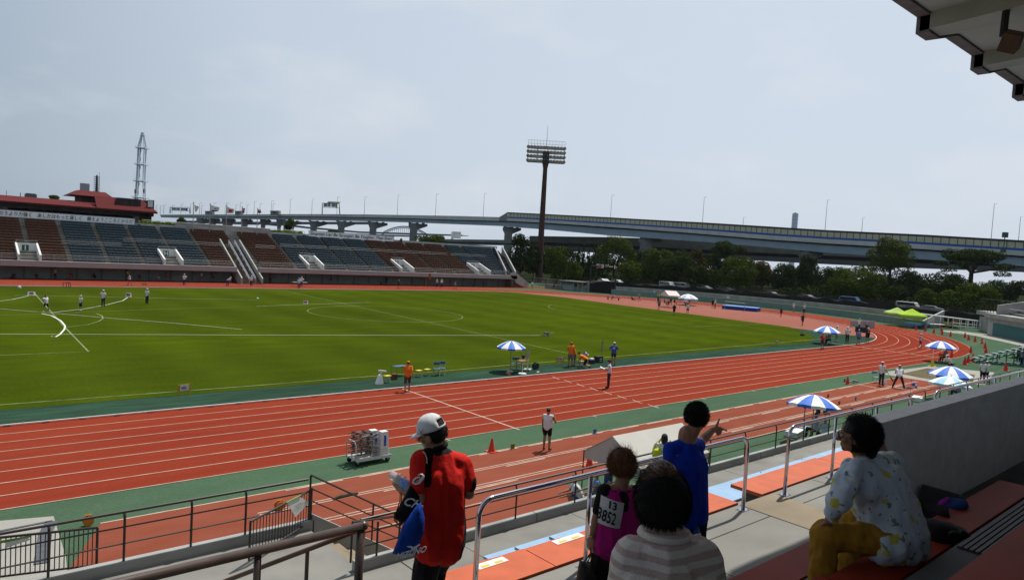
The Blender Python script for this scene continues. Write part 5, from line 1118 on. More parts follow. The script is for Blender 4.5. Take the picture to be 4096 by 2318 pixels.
folding_chair('blue folding chair under the umbrella, left of the brown table',G('B2',1592,430),2.2,BLS);folding_chair('dark blue folding chair under the umbrella in front of the table',G('B2',1628,432),2.9,(.04,.08,.16));folding_chair('light blue folding chair left of the flag judges at the runway',G('B4',1040,800),2.5,(.2,.35,.5))
table('low blue framed table left of the man in orange',G('B2',478,492),.15,.9,.55,.62,(.06,.14,.2),flat(BLS));table('brown topped table under the grass edge umbrella',G('B2',1672,445),.1,.8,.55,.72,(.35,.16,.09))
def stool(label,loc,rz):
 t=thing('folding_stool',label,'stool',loc,'yellow folding stools',rz=rz);m=MB();m.box((0,0,.40),(.38,.32,.025));m.build('seat',flat((.65,.48,.04)),t)
 for s_ in(-1,1):m=MB();m.path([(s_*.17,.14,.39),(s_*.17,-.14,0)],.01,5);m.path([(s_*.15,-.14,.39),(s_*.15,.14,0)],.01,5);m.build('leg',DULL,t)
stool('yellow stool beside the white starting gear, leftmost',G('B2',362,555),.2);stool('yellow stool just right of the man in orange',G('B2',668,500),.2);stool('yellow stool left of the pair of blue chairs',G('B2',748,488),.2);stool('yellow stool beside the kneeling man in orange',G('B2',2240,400),.2)
p=G('B2',298,568);t=thing('starting_gear','white starting device covered by cloth left of the yellow stool','starting device',p)
m=MB();m.prism([Vector((-.28,-.12,0)),Vector((.12,-.12,0)),Vector((.06,-.05,.5)),Vector((-.05,-.05,.5))],(0,0,0),(0,.3,0));m.build('cloth',UW,t);m=MB();m.box((.1,.05,.72),(.5,.12,.10),Matrix.Rotation(.15,3,'Y'));m.tube((0,.05,.45),(.05,.05,.72),.04);m.build('head',WPAINT,t)
p=G('B2',428,525);m=MB();m.box((0,0,.16),(.26,.3,.32));m.bb((-.14,-.16,.3),(.14,.16,.335));m.bb((-.02,-.155,.05),(.02,-.151,.25));tag(m.build('brown_box',flat((.14,.06,.03)),loc=None),'small brown box on the green strip left of the low blue table','box').location=p
p=G('B2',1722,440);zz=ZA('B2',1735,240,p);t=thing('wind_gauge','tall white wind gauge post on a wheeled base beside the umbrella','wind gauge',p)
m=MB();m.tube((0,0,.1),(.02,0,zz-.35),.035,n=8);m.build('post',WPAINT,t);m=MB();m.box((-.03,0,zz-.3),(.1,.16,.62),Matrix.Rotation(.2,3,'Y'));m.build('display',flat((.45,.46,.45)),t)
m=MB();m.box((0,0,.09),(.75,.12,.06));m.box((0,0,.09),(.12,.6,.06));m.build('base',WPAINT,t);m=MB()
for x in(-.36,.36):m.tube((x,-.05,.05),(x,.05,.05),.05,n=10)
m.build('wheels',VMD,t)
p=G('B2',1673,470);t=thing('ball_stand','thin white stand holding a blue basket in front of the umbrella table','stand',p)
m=MB();m.tube((0,0,0),(0,0,.98),.02);m.lathe([(0,0),(.28,0),(.26,.04),(0,.06)]);m.build('post',WPAINT,t);m=MB();m.lathe([(.07,.98),(.15,1.2)],n=8);m.tube((-.12,0,1.15),(-.2,0,1.38),.012);m.tube((.12,0,1.15),(.2,0,1.38),.012);m.build('basket',flat((.03,.08,.2)),t)
p=G('B2',1800,428);t=thing('cable_reel','dark cable reel standing on the green strip right of the wind gauge','cable reel',p)
m=MB()
for y in(-.1,.1):m.tube((0,y-.01,.24),(0,y+.01,.24),.24,n=18)
m.tube((0,-.1,.24),(0,.1,.24),.16,n=14);m.build('drum',mat('reel_dark',(.02,.04,.05),.6),t);m=MB();m.bb((-.2,-.14,0),(.2,-.11,.04));m.bb((-.2,.11,0),(.2,.14,.04));m.build('stand',STEEL,t)
p=G('B2',1823,462);m=MB();m.tube((-.12,0,.05),(.12,.02,.05),.05,.045,n=8);m.tube((.12,.02,.05),(.16,.02,.05),.02);o=tag(m.build('water_bottle',WPAINT),'small white bottle lying on the green strip below the cable reel','bottle');o.location=p
p=G('B2',1535,485);t=thing('kit_bag','small brown and yellow bag at the foot of the umbrella','bag',p);m=MB();m.ell((0,0,.12),(.2,.13,.13));m.build('body',flat((.2,.12,.07)),t);m=MB();m.bb((-.15,-.14,.02),(.15,-.125,.08));m.build('pocket',flat((.5,.35,.04)),t)
def board_sign(label,c,bl_,br,tl_,txt=None,frame=(.60,.36,.03),face=(.65,.65,.62),A=True):
 p=G(c,*bl_);q=G(c,*br);zt_=ZA(c,*tl_,p);mid=(p+q)/2;d=(q-p);w=d.length;t=thing('notice_board',label,'notice board',mid,'notice boards beside the track',rz=math.atan2(d.y,d.x))
 h=zt_;hb=h*.42;FM=flat(frame)
 for s_ in(-1,1):m=MB();m.tube((s_*w*.46,0,0),(s_*w*.44,0,h),.014,n=5);(m.tube((s_*w*.55,.35,0),(s_*w*.44,0,h*.95),.012,n=5)if A else None);m.build('leg',FM,t)
 m=MB();m.bb((-w*.46,-.02,hb),(w*.46,.01,h*.98));m.build('frame',FM,t);m=MB();m.bb((-w*.3,-.027,hb+.06),(w*.34,-.022,h*.93));pn_=m.build('paper',flat(face),t)
 m=MB()
 for k in range(4):
  z=hb+.14+k*(h*.9-hb-.2)/4;m.bb((-w*.2,-.031,z),(w*.2*random.uniform(.5,1),-.0285,z+.03))
 m.build('print',flat((.25,.25,.27)),pn_)
board_sign('yellow framed notice board on the grass edge at the left of the picture','B1',(1715,955),(1850,935),(1710,820),A=False)
board_sign('yellow framed notice board left of the standing man in orange','B2',(2000,392),(2075,390),(2030,303))
board_sign('small yellow edged notice board far along the grass edge','B3',(2035,822),(2078,818),(2048,760))
board_sign('small yellow board on the far track left of the walkers','A1',(1372,1078),(1428,1080),(1374,1047),face=(.55,.36,.05),A=False)
def dist_board(label,c,x0,x1,yt,yb,txt):
 p=G(c,x0,yb);q=G(c,x1,yb+2);zt_=ZA(c,x0,yt,p);d=q-p;w=d.length;t=thing('distance_board',label,'distance board',(p+q)/2,'white distance boards on the grass',rz=math.atan2(d.y,d.x));h=zt_
 m=MB();m.prism([Vector((-w/2,-.18,0)),Vector((-w/2,.18,0)),Vector((-w/2,.03,h)),Vector((-w/2,-.03,h))],(0,0,0),(w,0,0));m.build('box',WPAINT,t)
 text(txt,h*.95,'number',flat((.55,.02,.03)),t,Vector((0,-.125,h*.48)),(1,0,0),(0,.15*h*.3,h),bold=.03)
dist_board('white distance board reading 20 at the upper left of the grass','A1',270,340,1130,1165,'20');dist_board('white distance board reading 30 on the grass','A1',1222,1270,1143,1182,'30');dist_board('white distance board reading 50 on the far grass','A2',461,502,1216,1250,'50')
p=G('A1',612,1085);q=G('A1',683,1087);t=thing('hurdle','dark hurdle frame standing on the far track at the left','hurdle',p,world=True);h=ZA('A1',612,1040,p)
m=MB();
for u in(0,.45,.75,1):m.tube(p+(q-p)*u,p+(q-p)*u+Vector((0,0,h)),.04,n=5)
m.build('uprights',flat((.12,.06,.08)),t);m=MB();m.tube(p+Vector((0,0,h)),q+Vector((0,0,h)),.06,n=5);m.build('crossbar',flat((.3,.12,.1)),t)
table('white table on the far track between two officials',G('A2',425,1082),.0,2.6,.7,.75,(.6,.58,.55));table('long table against the far stand wall left of the officials',G('A2',200,1040),0,3.0,.6,.7,(.25,.2,.14))
for i,(c,x,y,w,col,lb)in enumerate((('A1',575,1000,40,(.02,.02,.03),'black bag on the ground under the far stand, right of the standing man'),('A1',1470,1015,30,(.05,.15,.4),'blue bag on the ground left of the white shirted sitter'),('A1',1290,1008,50,(.02,.03,.04),'dark pile of bags behind the bright yellow shirt'),('A2',290,1040,90,(.03,.05,.08),'row of dark bags against the far wall right of the long table'),('A2',230,1028,25,(.1,.3,.45),'light blue bag on the long table by the far wall'),('A2',1265,1058,30,(.03,.03,.04),'small dark bag right of the dark green standing figure'),('A2',1120,1052,25,(.02,.03,.02),'dark green bag left of the crouching figure by the far wall'),('A2',1590,1060,60,(.05,.06,.08),'grey dark bags left of the tan post'),('A2',2105,1075,20,(.03,.03,.03),'black bag near the right end of the far wall'),('A1',870,1005,40,(.03,.03,.04),'dark bag left of the crouching dark figure'),('A2',1470,1062,40,(.03,.05,.09),'flat navy bag by the far wall right of the runner with a yellow cap'),('A1',740,1003,70,(.03,.03,.03),'low dark mat and bag right of the squatting red shirt'))):
 p=G(c,x,y);s_=(p-CAM).length/F/2.4268;m=MB();m.ell((0,0,.2),(w*s_*.5,.3,.26),n=10,m=6);m.ell((w*s_*.3,.1,.15),(w*s_*.3,.25,.17),n=8,m=5);m.tube((-.15,0,.42),(.15,0,.42),.03,n=5);o=tag(m.build('kit_bag',flat(col)),lb,'bag','bags along the far wall');o.location=p
tp=G('D2',975,362);tq=G('D2',1280,308);tb_=G('D2',878,300);d=(tq-tp);ang=math.atan2(d.y,d.x);Lc=1.42
t=thing('equipment_trolley','white wheeled trolley loaded with starting blocks and numbered lane boxes','trolley',(tp.x,tp.y,0),rz=ang)
WT=mat('trolley_white',(.62,.62,.60),.45,var=.05);Wc=.75
m=MB();m.bb((0,0,.20),(Lc,Wc,.24));m.bb((-.02,-.015,.17),(Lc+.02,.0,.27));m.bb((-.02,Wc,.17),(Lc+.02,Wc+.015,.27));m.build('deck',WT,t)
for x in(.08,Lc-.12):
 for y in(.06,Wc-.06):m=MB();m.tube((x,y-.025,.09),(x,y+.025,.09),.09,n=14);w_=m.build('wheel',mat('tyre',(0,0,0)),t);m=MB();m.bb((x-.03,y-.035,.09),(x+.03,y+.035,.19));m.build('fork',STEEL,w_)
m=MB();m.path([(-.02,.02,.24),(-.04,.02,.75),(-.03,.12,.88),(-.03,Wc-.12,.88),(-.04,Wc-.02,.75),(-.02,Wc-.02,.24)],.02,8);m.build('handle',WT,t,smooth=True)
m=MB();
for x in(.12,.72):
 for y in(.15,.6):m.tube((x,y,.24),(x,y,1.08),.018,n=6)
for z in(.35,.52,.69,.86,1.03):
 for y in(.15,.6):m.tube((.05,y,z),(.78,y,z),.014,n=5)
m.build('rack',WT,t)
rnd=random.Random(5)
for z in(.37,.54,.71,.88,1.05):
 for j in range(3):
  t2=MB();y=.1+.25*j;t2.box((.42,y,z+.03),(.92,.045,.03),rotz(rnd.uniform(-.15,.15)));
  for k in range(2):x=.2+.35*k+rnd.uniform(-.06,.06);t2.box((x,y+.02,z+.07),(.14,.16,.02),Matrix.Rotation(.7,3,'Y')@rotz(rnd.uniform(-.2,.2)));t2.tube((x-.06,y,z+.03),(x+.05,y,z+.1),.012,n=4)
  t2.box((.42+rnd.uniform(-.1,.1),y-.04,z+.04),(.3,.1,.012),rotz(rnd.uniform(-1,1)))
  t2.build('starting_block',mat('alloy_grey',(.25,.24,.22),.4,metal=.7,var=.3,scale=20),t)
def lane_box(x,y,num,lab,k=6):
 t3=thing('lane_box',lab,'lane box',(0,0,0),'stacks of white numbered lane boxes');t3.parent=None
 Mx=Matrix.Translation(Vector((tp.x,tp.y,0)))@Matrix.Rotation(ang,4,'Z')@Matrix.Translation(Vector((x,y,.242)));t3.location=Mx.translation;t3.rotation_euler=(0,0,ang)
 for i in range(4):
  z0=i*.085;m=MB();s0,s1=.19-.008*i*0,.185;hh=.07 if i<3 else .62;top=.11 if i==3 else .18
  m.prism([Vector((-.2+.005*i,-.17,z0)),Vector((.2-.005*i,-.17,z0)),Vector((.2-.005*i,.17,z0)),Vector((-.2+.005*i,.17,z0))],(0,0,0),(0,0,.001))
  m.v=[Vector((sx*(.2-.006*i),sy*(.17-.004*i),z0))for sx,sy in((-1,-1),(1,-1),(1,1),(-1,1))]+[Vector((sx*(.2-.006*i)*(1-.28*(i==3)),sy*(.17-.004*i)*(1-.25*(i==3)),z0+hh))for sx,sy in((-1,-1),(1,-1),(1,1),(-1,1))]
  m.f=[[3,2,1,0],[4,5,6,7],[0,1,5,4],[1,2,6,5],[2,3,7,6],[3,0,4,7]];m.m=[0]*6
  m.build('box_shell',mat('lane_box_white',(.74,.74,.73),.5,var=.04),t3)
 m=MB();m.bb((-.03,-.02,.876),(-.01,.02,.8765));m.bb((.01,-.02,.876),(.03,.02,.8765));m.build('grip_slot',VMD,t3)
 o=text(num,.52,'number',BLUEP,t3,Vector((0,-.152,.53)),(1,0,0),(0,.065,1),bold=.018);return t3
lane_box(1.16,.2,'1','stack of white lane boxes with a big blue number 1 on the trolley');lane_box(.92,.52,'5','stack of white lane boxes with a blue number 5 behind the number 1')
a=G('E2',1478,538);b=G('E2',2200,603);b2=G('E2',2218,590)
HM=mat('landing_mat_blue',(.015,.05,.30),.6,var=.08,scale=1);t=thing('high_jump_mat','big blue high jump landing mat on the pink apron','landing mat',a,world=True)
d=(b-a);d.z=0;w=d.length;d.normalize();nrm=Vector((-d.y,d.x,0));
if nrm.x<0:nrm=-nrm
hh=ZA('E2',1478,462,a)
m=MB();m.prism([a,b,b+nrm*3.2,a+nrm*3.2],(0,0,.02),(0,0,hh-.05));m.build('mat',HM,t);m=MB();m.prism([a-d*.05,b+d*.05,b+d*.05+nrm*3.25,a-d*.05+nrm*3.25],(0,0,hh-.05),(0,0,hh));m.build('top_cover',mat('mat_top',(.12,.25,.62),.6),t)
t=thing('high_jump_bar','white high jump bar between two grey uprights before the mat','high jump stand',a,world=True)
p1,p2=G('E2',1535,545),G('E2',1940,600)
for p,yt in((p1,360),(p2,415)):m=MB();m.tube(p,UP('E2',0 if 0 else(1545 if p is p1 else 1945),yt,p),.045,n=8);m.box(p+Vector((0,0,.03)),(.6,.3,.05));m.build('upright',flat((.33,.35,.36)),t)
m=MB();z1=ZA('E2',1545,380,p1);m.tube(Vector((p1.x,p1.y,z1)),Vector((p2.x,p2.y,ZA('E2',1945,425,p2))),.03,n=6);m.build('crossbar',WPAINT,t)
def gable_tent(label,P,Q,dep,he,hr,nr,col,name='event_tent',scal=True):
 t=thing(name,label,'tent',P,world=True);TM=mat('tent_'+str(col[0])[:4],col,.75,var=.04,scale=1);dp=Vector(dep)
 z=lambda v,h:Vector((v.x,v.y,h));A,B,C_,D_=z(P,he),z(Q,he),z(Q+dp,he),z(P+dp,he);R1,R2=z(P+dp*.5,hr),z(Q+dp*.5,hr)
 m=MB();m.add([A,B,R2,R1],[(0,1,2,3)]);m.add([D_,C_,R2,R1],[(3,2,1,0)]);m.add([A,R1,D_],[(0,1,2)]);m.add([B,C_,R2],[(0,1,2)])
 def val(a,b):
  n=12;V=[]
  for i in range(n*4+1):
   u=i/(n*4);p=a+(b-a)*u;V+=[p,p-Vector((0,0,.22+(.05*abs(math.sin(math.pi*u*n))if scal else 0)))]
  m.add(V,[(2*i,2*i+1,2*i+3,2*i+2)for i in range(n*4)])
 for a,b in((A,B),(B,C_),(C_,D_),(D_,A)):val(a,b)
 m.build('canopy',TM,t)
 for v in(A,B,C_,D_):m=MB();m.tube((v.x,v.y,0),v,.022,n=6);m.build('pole',mat('tent_pole',(.06,.03,.03),.5),t)
 for a,b in((A,R1),(D_,R1),(B,R2),(C_,R2),(R1,R2),(A,B),(D_,C_)):m=MB();m.tube(a-Vector((0,0,.03)),b-Vector((0,0,.03)),.018,n=5);m.build('roof_pole',STEEL,t)
 return t
fl0=G('D3',560,783);he=ZA('D3',570,400,fl0)
rr1=PX('D3',825,287,fl0.x+.05);
print('tent',fl0,he,rr1)
nl=Vector((fl0.x,2*rr1.y-fl0.y,0));r2=PY('D3',1378,190,rr1.y);ln_=r2.x-fl0.x;print(nl,r2)
gable_tent('near white tent with scalloped edges in front of the railing',nl,nl+Vector((ln_,0,0)),(0,fl0.y-nl.y,0),he,rr1.z,0,(.58,.56,.51))
pa=G('E2',200,400);pb=G('E2',620,460)
a1=G('E2',385,420);
TW_=G('E2',170,340);h_e=2.1
p0=PD('E2',175,232,142);p0=G('E2',185,470)
def at_z(c,x,y,z):return G(c,x,y,z)
e0=at_z('E2',385,262,2.15);e1=at_z('E2',628,276,2.15);e2=at_z('E2',172,228,2.15)
gable_tent('white tent on the far pink apron with athletes sitting beneath it',Vector((e0.x,e0.y,0)),Vector((e1.x,e1.y,0)),(e2-e0)*.8,2.15,ZA('E2',285,158,(e0+(e2-e0)*.4)),0,(.72,.62,.58),scal=False)
def lime_tent(label,c,cx,ty,xl,xr,yb,col):
 p=G(c,cx,yb+42,.6)
 dist=(p-CAM).length;s_=dist/F/2.4268;w=(xr-xl)*s_/1.35;t=thing('pop_up_tent',label,'tent',p,'lime pop up tents by the bend',rz=.6);zt_=ZA(c,cx,ty,p);ze_=ZA(c,cx,yb-8,p)
 TM=leaf_mat('lime_canopy_'+str(col[0])[:4],col,tuple(x*.93 for x in col),.35);m=MB();V=[Vector((0,0,zt_))];n=4
 for i in range(4):a=math.pi/4+i*math.pi/2;V.append(Vector((w*.707*math.cos(a),w*.707*math.sin(a),ze_)))
 for i in range(4):a=math.pi/4+i*math.pi/2;V.append(Vector((w*.35*math.cos(a),w*.35*math.sin(a),ze_+(zt_-ze_)*.42)))
 for i in range(4):V.append(V[1+i]-Vector((0,0,.25)))
 F_=[]
 for i in range(4):j=(i+1)%4;F_+=[[0,5+i,5+j],[5+i,1+i,1+j,5+j],[1+i,9+i,9+j,1+j]]
 m.v=V;m.f=F_;m.m=[0]*len(F_);m.build('canopy',TM,t)
 for i in range(4):v=V[1+i]*.98;m=MB();m.tube((v.x,v.y,0),(v.x,v.y,ze_-.2),.03,n=5);m.build('pole',STEEL,t)
lime_tent('pale lime pop up tent beside the bend wall, the left one','B4',1245,103,1120,1345,165,(.50,.68,.22));lime_tent('bright lime pop up tent beside the bend wall, the right one','B4',1388,118,1255,1515,185,(.48,.72,.08))
p=G('B4',1445,225,.7);m=MB();m.box((0,0,-.05),(4.5,2.2,.3));m.bb((-2.2,-1.15,-.2),(2.2,-1.1,.05));o=tag(m.build('blue_mat',mat('mat_light_blue',(.08,.25,.62),.6)),'light blue mat lying under the lime tents behind the wall','mat');o.location=p
p=G('B4',590,430);
p=G('A3',915,1205);q=G('A3',1050,1218);t=thing('long_bench','long dark bench on the far apron with one person sitting on it','bench',p,world=True);m=MB();P3=[p+Vector((0,0,.45)),q+Vector((0,0,.45))];d=(q-p).normalized();m.box((p+q)/2+Vector((0,0,.45)),((q-p).length,.4,.08),rotz(math.atan2(d.y,d.x)));m.build('seat',flat((.07,.07,.07)),t)
for u in(.12,.88):m=MB();m.box(p+(q-p)*u+Vector((0,0,.2)),(.1,.35,.42),rotz(math.atan2(d.y,d.x)));m.build('leg',flat((.06,.05,.05)),t)
gL=G('A3',752,1135);gR=G('A3',998,1155)
t=thing('entrance_gate','tall black gate frame with a small red and white sign over the vehicle entrance','gate',gL,world=True)
zt_=ZA('A3',765,878,gL);zt2=ZA('A3',1015,892,gR)
for p,z in((gL,zt_),(gR,zt2)):m=MB();m.tube(p,(p.x,p.y,z),.16,n=6);m.build('post',VMD,t)
m=MB();m.tube((gL.x,gL.y,zt_),(gR.x,gR.y,zt2),.12,n=6);m.build('beam',VMD,t)
d=(gR-gL).normalized();sgp=UP('A3',832,868,gL+(gR-gL)*.3);m=MB()
a=gL+(gR-gL)*.29;b=gL+(gR-gL)*.47;c_=gL+(gR-gL)*.76
m.prism([UP('A3',830,866,a),Vector((b.x,b.y,zt_+.35)),Vector((b.x,b.y,zt_-.3)),Vector((a.x,a.y,zt_-.3))],(0,0,0),(.06,.06,0));m.build('red_plate',flat((.5,.05,.04)),t)
text('第３ゲート',1.0,'lettering',WPAINT,t,Vector((c_.x,c_.y,zt_-.02))-Vector((.4,.4,0))+(gR-gL)*-.15,d,(0,0,1),bold=.05)
m=MB();zg=2.0;
for i in range(70):p=gL+(gR-gL)*(i/69);m.box(p+Vector((0,0,zg/2)),(.09,.09,zg))
m.tube(gL+Vector((0,0,zg)),gR+Vector((0,0,zg)),.06,n=4);m.tube(gL+Vector((0,0,.2)),gR+Vector((0,0,.2)),.06,n=4);m.build('gate_leaf',IRON,t)
for c,x,y0_,y1_,lb in(('A3',738,1132,1036,'pale square gate post at the left of the black gate'),('A3',1005,1120,1038,'pale gate post with a yellow green sign at the end of the bend wall')):
 p=G(c,x,y0_);m=MB();z=ZA(c,x,y1_,p);m.bb((p.x-.35,p.y-.35,0),(p.x+.35,p.y+.35,z));m.bb((p.x-.42,p.y-.42,z),(p.x+.42,p.y+.42,z+.1));tag(m.build('gate_pillar',PLAST),lb,'pillar')
p=G('A3',1008,1120);m=MB();z=ZA('A3',1008,1038,p);m.bb((p.x-.3,p.y-.3,z+.1),(p.x+.3,p.y-.2,z+.5));tag(m.build('small_sign',flat((.45,.6,.05))),'small yellow green sign on top of the pale gate post','sign')
sL=G('A3',480,1112);sR=G('A3',690,1132);t=thing('ticket_shed','low pale shed with a flat dark roof between the stand and the black gate','shed',sL,world=True)
d=(sR-sL).normalized();nb_=Vector((-d.y,d.x,0));nb_=nb_ if nb_.y>0 else-nb_;hz=ZA('A3',480,1030,sL)
m=MB();sM=sL+(sR-sL)*.58;m.prism([sL,sM,sM+nb_*4,sL+nb_*4],(0,0,0),(0,0,hz-.3));m.build('wall',WALLC,t)
m=MB();m.prism([sM,sR,sR+nb_*3,sM+nb_*3],(0,0,0),(0,0,hz*.5));m.build('low_wall',WALLC,t)
m=MB();m.prism([sL-d*.6-nb_*.8,sR+d*.1-nb_*.8,sR+d*.1+nb_*4.5,sL-d*.6+nb_*4.5],(0,0,hz),(0,0,hz+.25));m.build('roof',flat((.12,.12,.12)),t)
m=MB();m.prism([sL+d*.4-nb_*.06,sM-d*.3-nb_*.06,sM-d*.3-nb_*.01,sL+d*.4-nb_*.01],(0,0,.15),(0,0,hz-.75));m.build('shutter',mat('shutter_pale',(.33,.42,.38),.6),t)
for u in(.0,.6,.8,.99):m=MB();p=sL+(sR-sL)*u-nb_*.5;m.tube(p,p+Vector((0,0,hz)),.07,n=5);m.build('post',DULL,t)
m=MB();q=sL+(sR-sL)*.72-nb_*.1;m.prism([q,q+d*.9,q+d*.9+nb_*.05,q+nb_*.05],(0,0,hz*.55),(0,0,hz*.9));m.build('notice',flat((.4,.28,.15)),t)
t=thing('mesh_fence','pale mesh fence with low wall between the stair end and the shed','fence',G('A3',210,1090),world=True);pp_=[G('A3',x,y)for x,y in((205,1085),(322,1098),(435,1108),(480,1110))];hf=ZA('A3',210,992,pp_[0])
m=MB()
for a,b in zip(pp_[:-1],pp_[1:]):
 for z in(hf,hf*.45):m.tube(a+Vector((0,0,z)),b+Vector((0,0,z)),.05,n=4)
 for i in range(9):p=a+(b-a)*i/8;m.tube(p,p+Vector((0,0,hf)),.03,n=4)
m.build('frame',DULL,t);m=MB()
for a,b in zip(pp_[1:-1],pp_[2:]):m.prism([a,b,b+Vector((.1,.1,0)),a+Vector((.1,.1,0))],(0,0,0),(0,0,hf*.42))
m.build('low_wall',WALLC,t)
for i,(x0,x1,yt,yb,lb)in enumerate(((818,875,768,805,'red and white board at the near edge of the green strip, left one'),(1118,1166,785,820,'red and white board beside the flag judge, middle one'),(1342,1402,832,865,'red and white board right of the bending official'))):
 p=G('B4',x0,yb-8);q=G('B4',x1,yb+6);z=ZA('B4',x0,yt,p);d=q-p;t=thing('runway_board',lb,'board',p,'red and white boards by the runway',world=True)
 m=MB();m.prism([p,q,q+Vector((.05,.1,0)),p+Vector((.05,.1,0))],(0,0,.05),(0,0,z));m.build('panel',UW,t);m=MB();m.prism([p,q,q+Vector((.01,.02,0)),p+Vector((.01,.02,0))],(-.02,-.03,z*.38),(-.02,-.03,z*.75));m.build('red_band',flat((.4,.02,.03)),t)
 m=MB();m.bb(p-Vector((.1,.1,0)),p+Vector((.15,.2,.05)));m.build('foot',STEEL,t)
for c,x,y,col,lb in(('B4',268,1005,(.12,.12,.10),'small dark marker left of the big umbrella'),('B4',583,942,(.3,.08,.05),'small red brown marker behind the big umbrella'),('B4',690,1012,(.25,.1,.04),'small brown marker on the near double line'),('B4',850,970,(.15,.2,.3),'small blue grey marker on the near double line'),('B2',2375,1050,(.1,.2,.35),'small blue marker on the runway edge right of the athlete'),('B2',1578,1200,(.25,.2,.03),'small yellow brown marker on the runway edge left of the athlete'),('B4',743,790,(.08,.15,.1),'small dark green marker left of the near runway cone')):
 p=G(c,x,y);m=MB();m.bb((-.09,-.02,0),(.09,.02,.22));m.bb((-.1,-.1,0),(.1,.1,.02));o=tag(m.build('runway_marker',flat(col)),lb,'marker','small markers along the runway');o.location=p
def sock(label,c,pb_,pt_,s0,s1,zoff=0):
 p=G(c,*pb_);t=thing('wind_sock',label,'wind sock',p,world=True);tp_=UP(c,*pt_,p);m=MB();m.tube(p,tp_,.012,n=5);m.lathe([(0,0),(.15,0),(.1,.05),(0,.05)],c=p);m.build('pole',flat((.1,.1,.1)),t)
 k=(p-CAM).length;a=PD(c,*s0,(p-CAM).dot(CF));b=PD(c,*s1,(p-CAM).dot(CF));
 for j in range(4):
  u0,u1=j/4,(j+1)/4;m=MB();m.tube(a+(b-a)*u0,a+(b-a)*u1,.13-.05*u0,.13-.05*u1,n=10,cap=False);m.build('cloth',UBL if j%2==0 else UW,t)
sock('blue and white wind sock hovering right of the men in orange','B2',(2228,330+70),(2228,215),(2270,265),(2312,292));sock('blue and white wind sock beside the right runway board','B4',(1378,935),(1380,765),(1408,812),(1450,850))
p=G('B2',2435,350);t=thing('signal_lamp','thin pole with a small grey flag beside the black box','flag pole',p,world=True);m=MB();tp_=UP('B2',2445,148,p);m.tube(p,tp_,.015,n=5);m.build('pole',flat((.08,.08,.08)),t);m=MB();m.prism([tp_,tp_+Vector((.1,-.06,-.02)),tp_+Vector((.1,-.06,-.85)),tp_-Vector((0,0,.9))],(0,0,0),(.005,.008,0));m.build('flag',flat((.4,.4,.4)),t)
p=G('B2',2410,360);t=thing('speaker_box','black box with two white stripes on the green strip by the thin pole','box',p);m=MB();m.box((0,0,.24),(.55,.45,.48));m.build('body',flat((.02,.03,.02)),t);m=MB();m.bb((-.12,-.24,.12),(.14,-.226,.17));m.bb((-.12,-.24,.28),(.14,-.226,.33));m.build('label',WPAINT,t)
p=G('B2',2345,372);t=thing('document_case','small black and white case on the green strip beside the kneeling man','case',p);m=MB();m.box((0,0,.15),(.4,.3,.3));m.build('body',flat((.03,.03,.03)),t);m=MB();m.box((0,0,.35),(.3,.25,.1));m.build('lid',UW,t)
p=G('B2',2225,395);m=MB();m.box((0,0,.03),(1.4,.25,.05),rotz(-.1));m.bb((-.6,-.1,.05),(-.5,.1,.09));o=tag(m.build('takeoff_case',flat((.03,.02,.02))),'long black flat case on the ground between the two men in orange','case');o.location=p
p=G('B2',1905,102);t=thing('line_marker_cart','small grey line marking cart with a handle on the grass','cart',p,world=True);m=MB();m.box(p+Vector((0,0,.2)),(.55,.3,.28));m.build('tank',flat((.12,.14,.13)),t);m=MB();m.tube(p+Vector((.1,0,.3)),UP('B2',1945,70,p+Vector((.55,-.5,0))),.02,n=5);m.build('handle',flat((.4,.45,.3)),t)
for s_ in(-.2,.2):m=MB();m.tube(p+Vector((s_,-.2,.1)),p+Vector((s_,.2,.1)),.1,n=10);m.build('wheel',UGW,t)
for c,x,y,r_,col,lb,nm in(('B4',333,345,.26,(.03,.03,.03),'black round object lying alone on the grass near the umbrella','rubber_weight'),('A2',16,1205,.17,(.5,.55,.5),'white and grey round marker on the far grass at the end of the tape','throwing_marker'),('A1',188,1095,.2,(.55,.58,.62),'small white marker on the far edge of the grass at the left','throwing_marker'),('A1',430,1000,.01,(0,0,0),'','')):
 if not lb:continue
 p=G(c,x,y);m=MB();m.lathe([(0,0),(r_,0),(r_*.95,r_*.9),(r_*.5,r_*1.3),(0,r_*1.35)],n=12);m.tube((0,0,r_*1.2),(0,.05,r_*1.8),.04,n=5);o=tag(m.build(nm,flat(col)),lb,'marker');o.location=p
for c,x,y,lb,nm in(('D1',855,925,'orange round electric fan like blocks at the left railing','orange_winch'),('D2',225,775,'orange winch block seen through the picket gate','orange_winch')):
 p=G(c,x,y);t=thing('hose_reel',['orange hose reel beyond the left black railing','orange hose reel seen through the picket gate'][0 if c=='D1' else 1],'hose reel',p,'orange hose reels')
 m=MB()
 for yy in(-.07,.07):m.tube((0,yy-.01,.13),(0,yy+.01,.13),.13,n=16)
 m.build('drum',flat((.62,.22,.02)),t);m=MB();m.tube((0,-.06,.13),(0,.06,.13),.08,n=12);m.build('hose',flat((.05,.03,.02)),t);m=MB();m.path([(-.07,0,.14),(-.07,0,.29),(.08,0,.29),(.08,0,.14)],.014,5);m.build('handle',flat((.62,.25,.02)),t)
m=MB();m.path([G('D2',x,y)+Vector((0,0,.05))for x,y in((745,685),(780,668),(850,652),(930,635),(990,628))],[.01,.05,.06,.055,.03],8);tag(m.build('rope_bundle',mat('rope_brown',(.12,.08,.06),.9,var=.3,scale=20)),'rolled brown rope lying on the runway line behind the stair railing','rope')
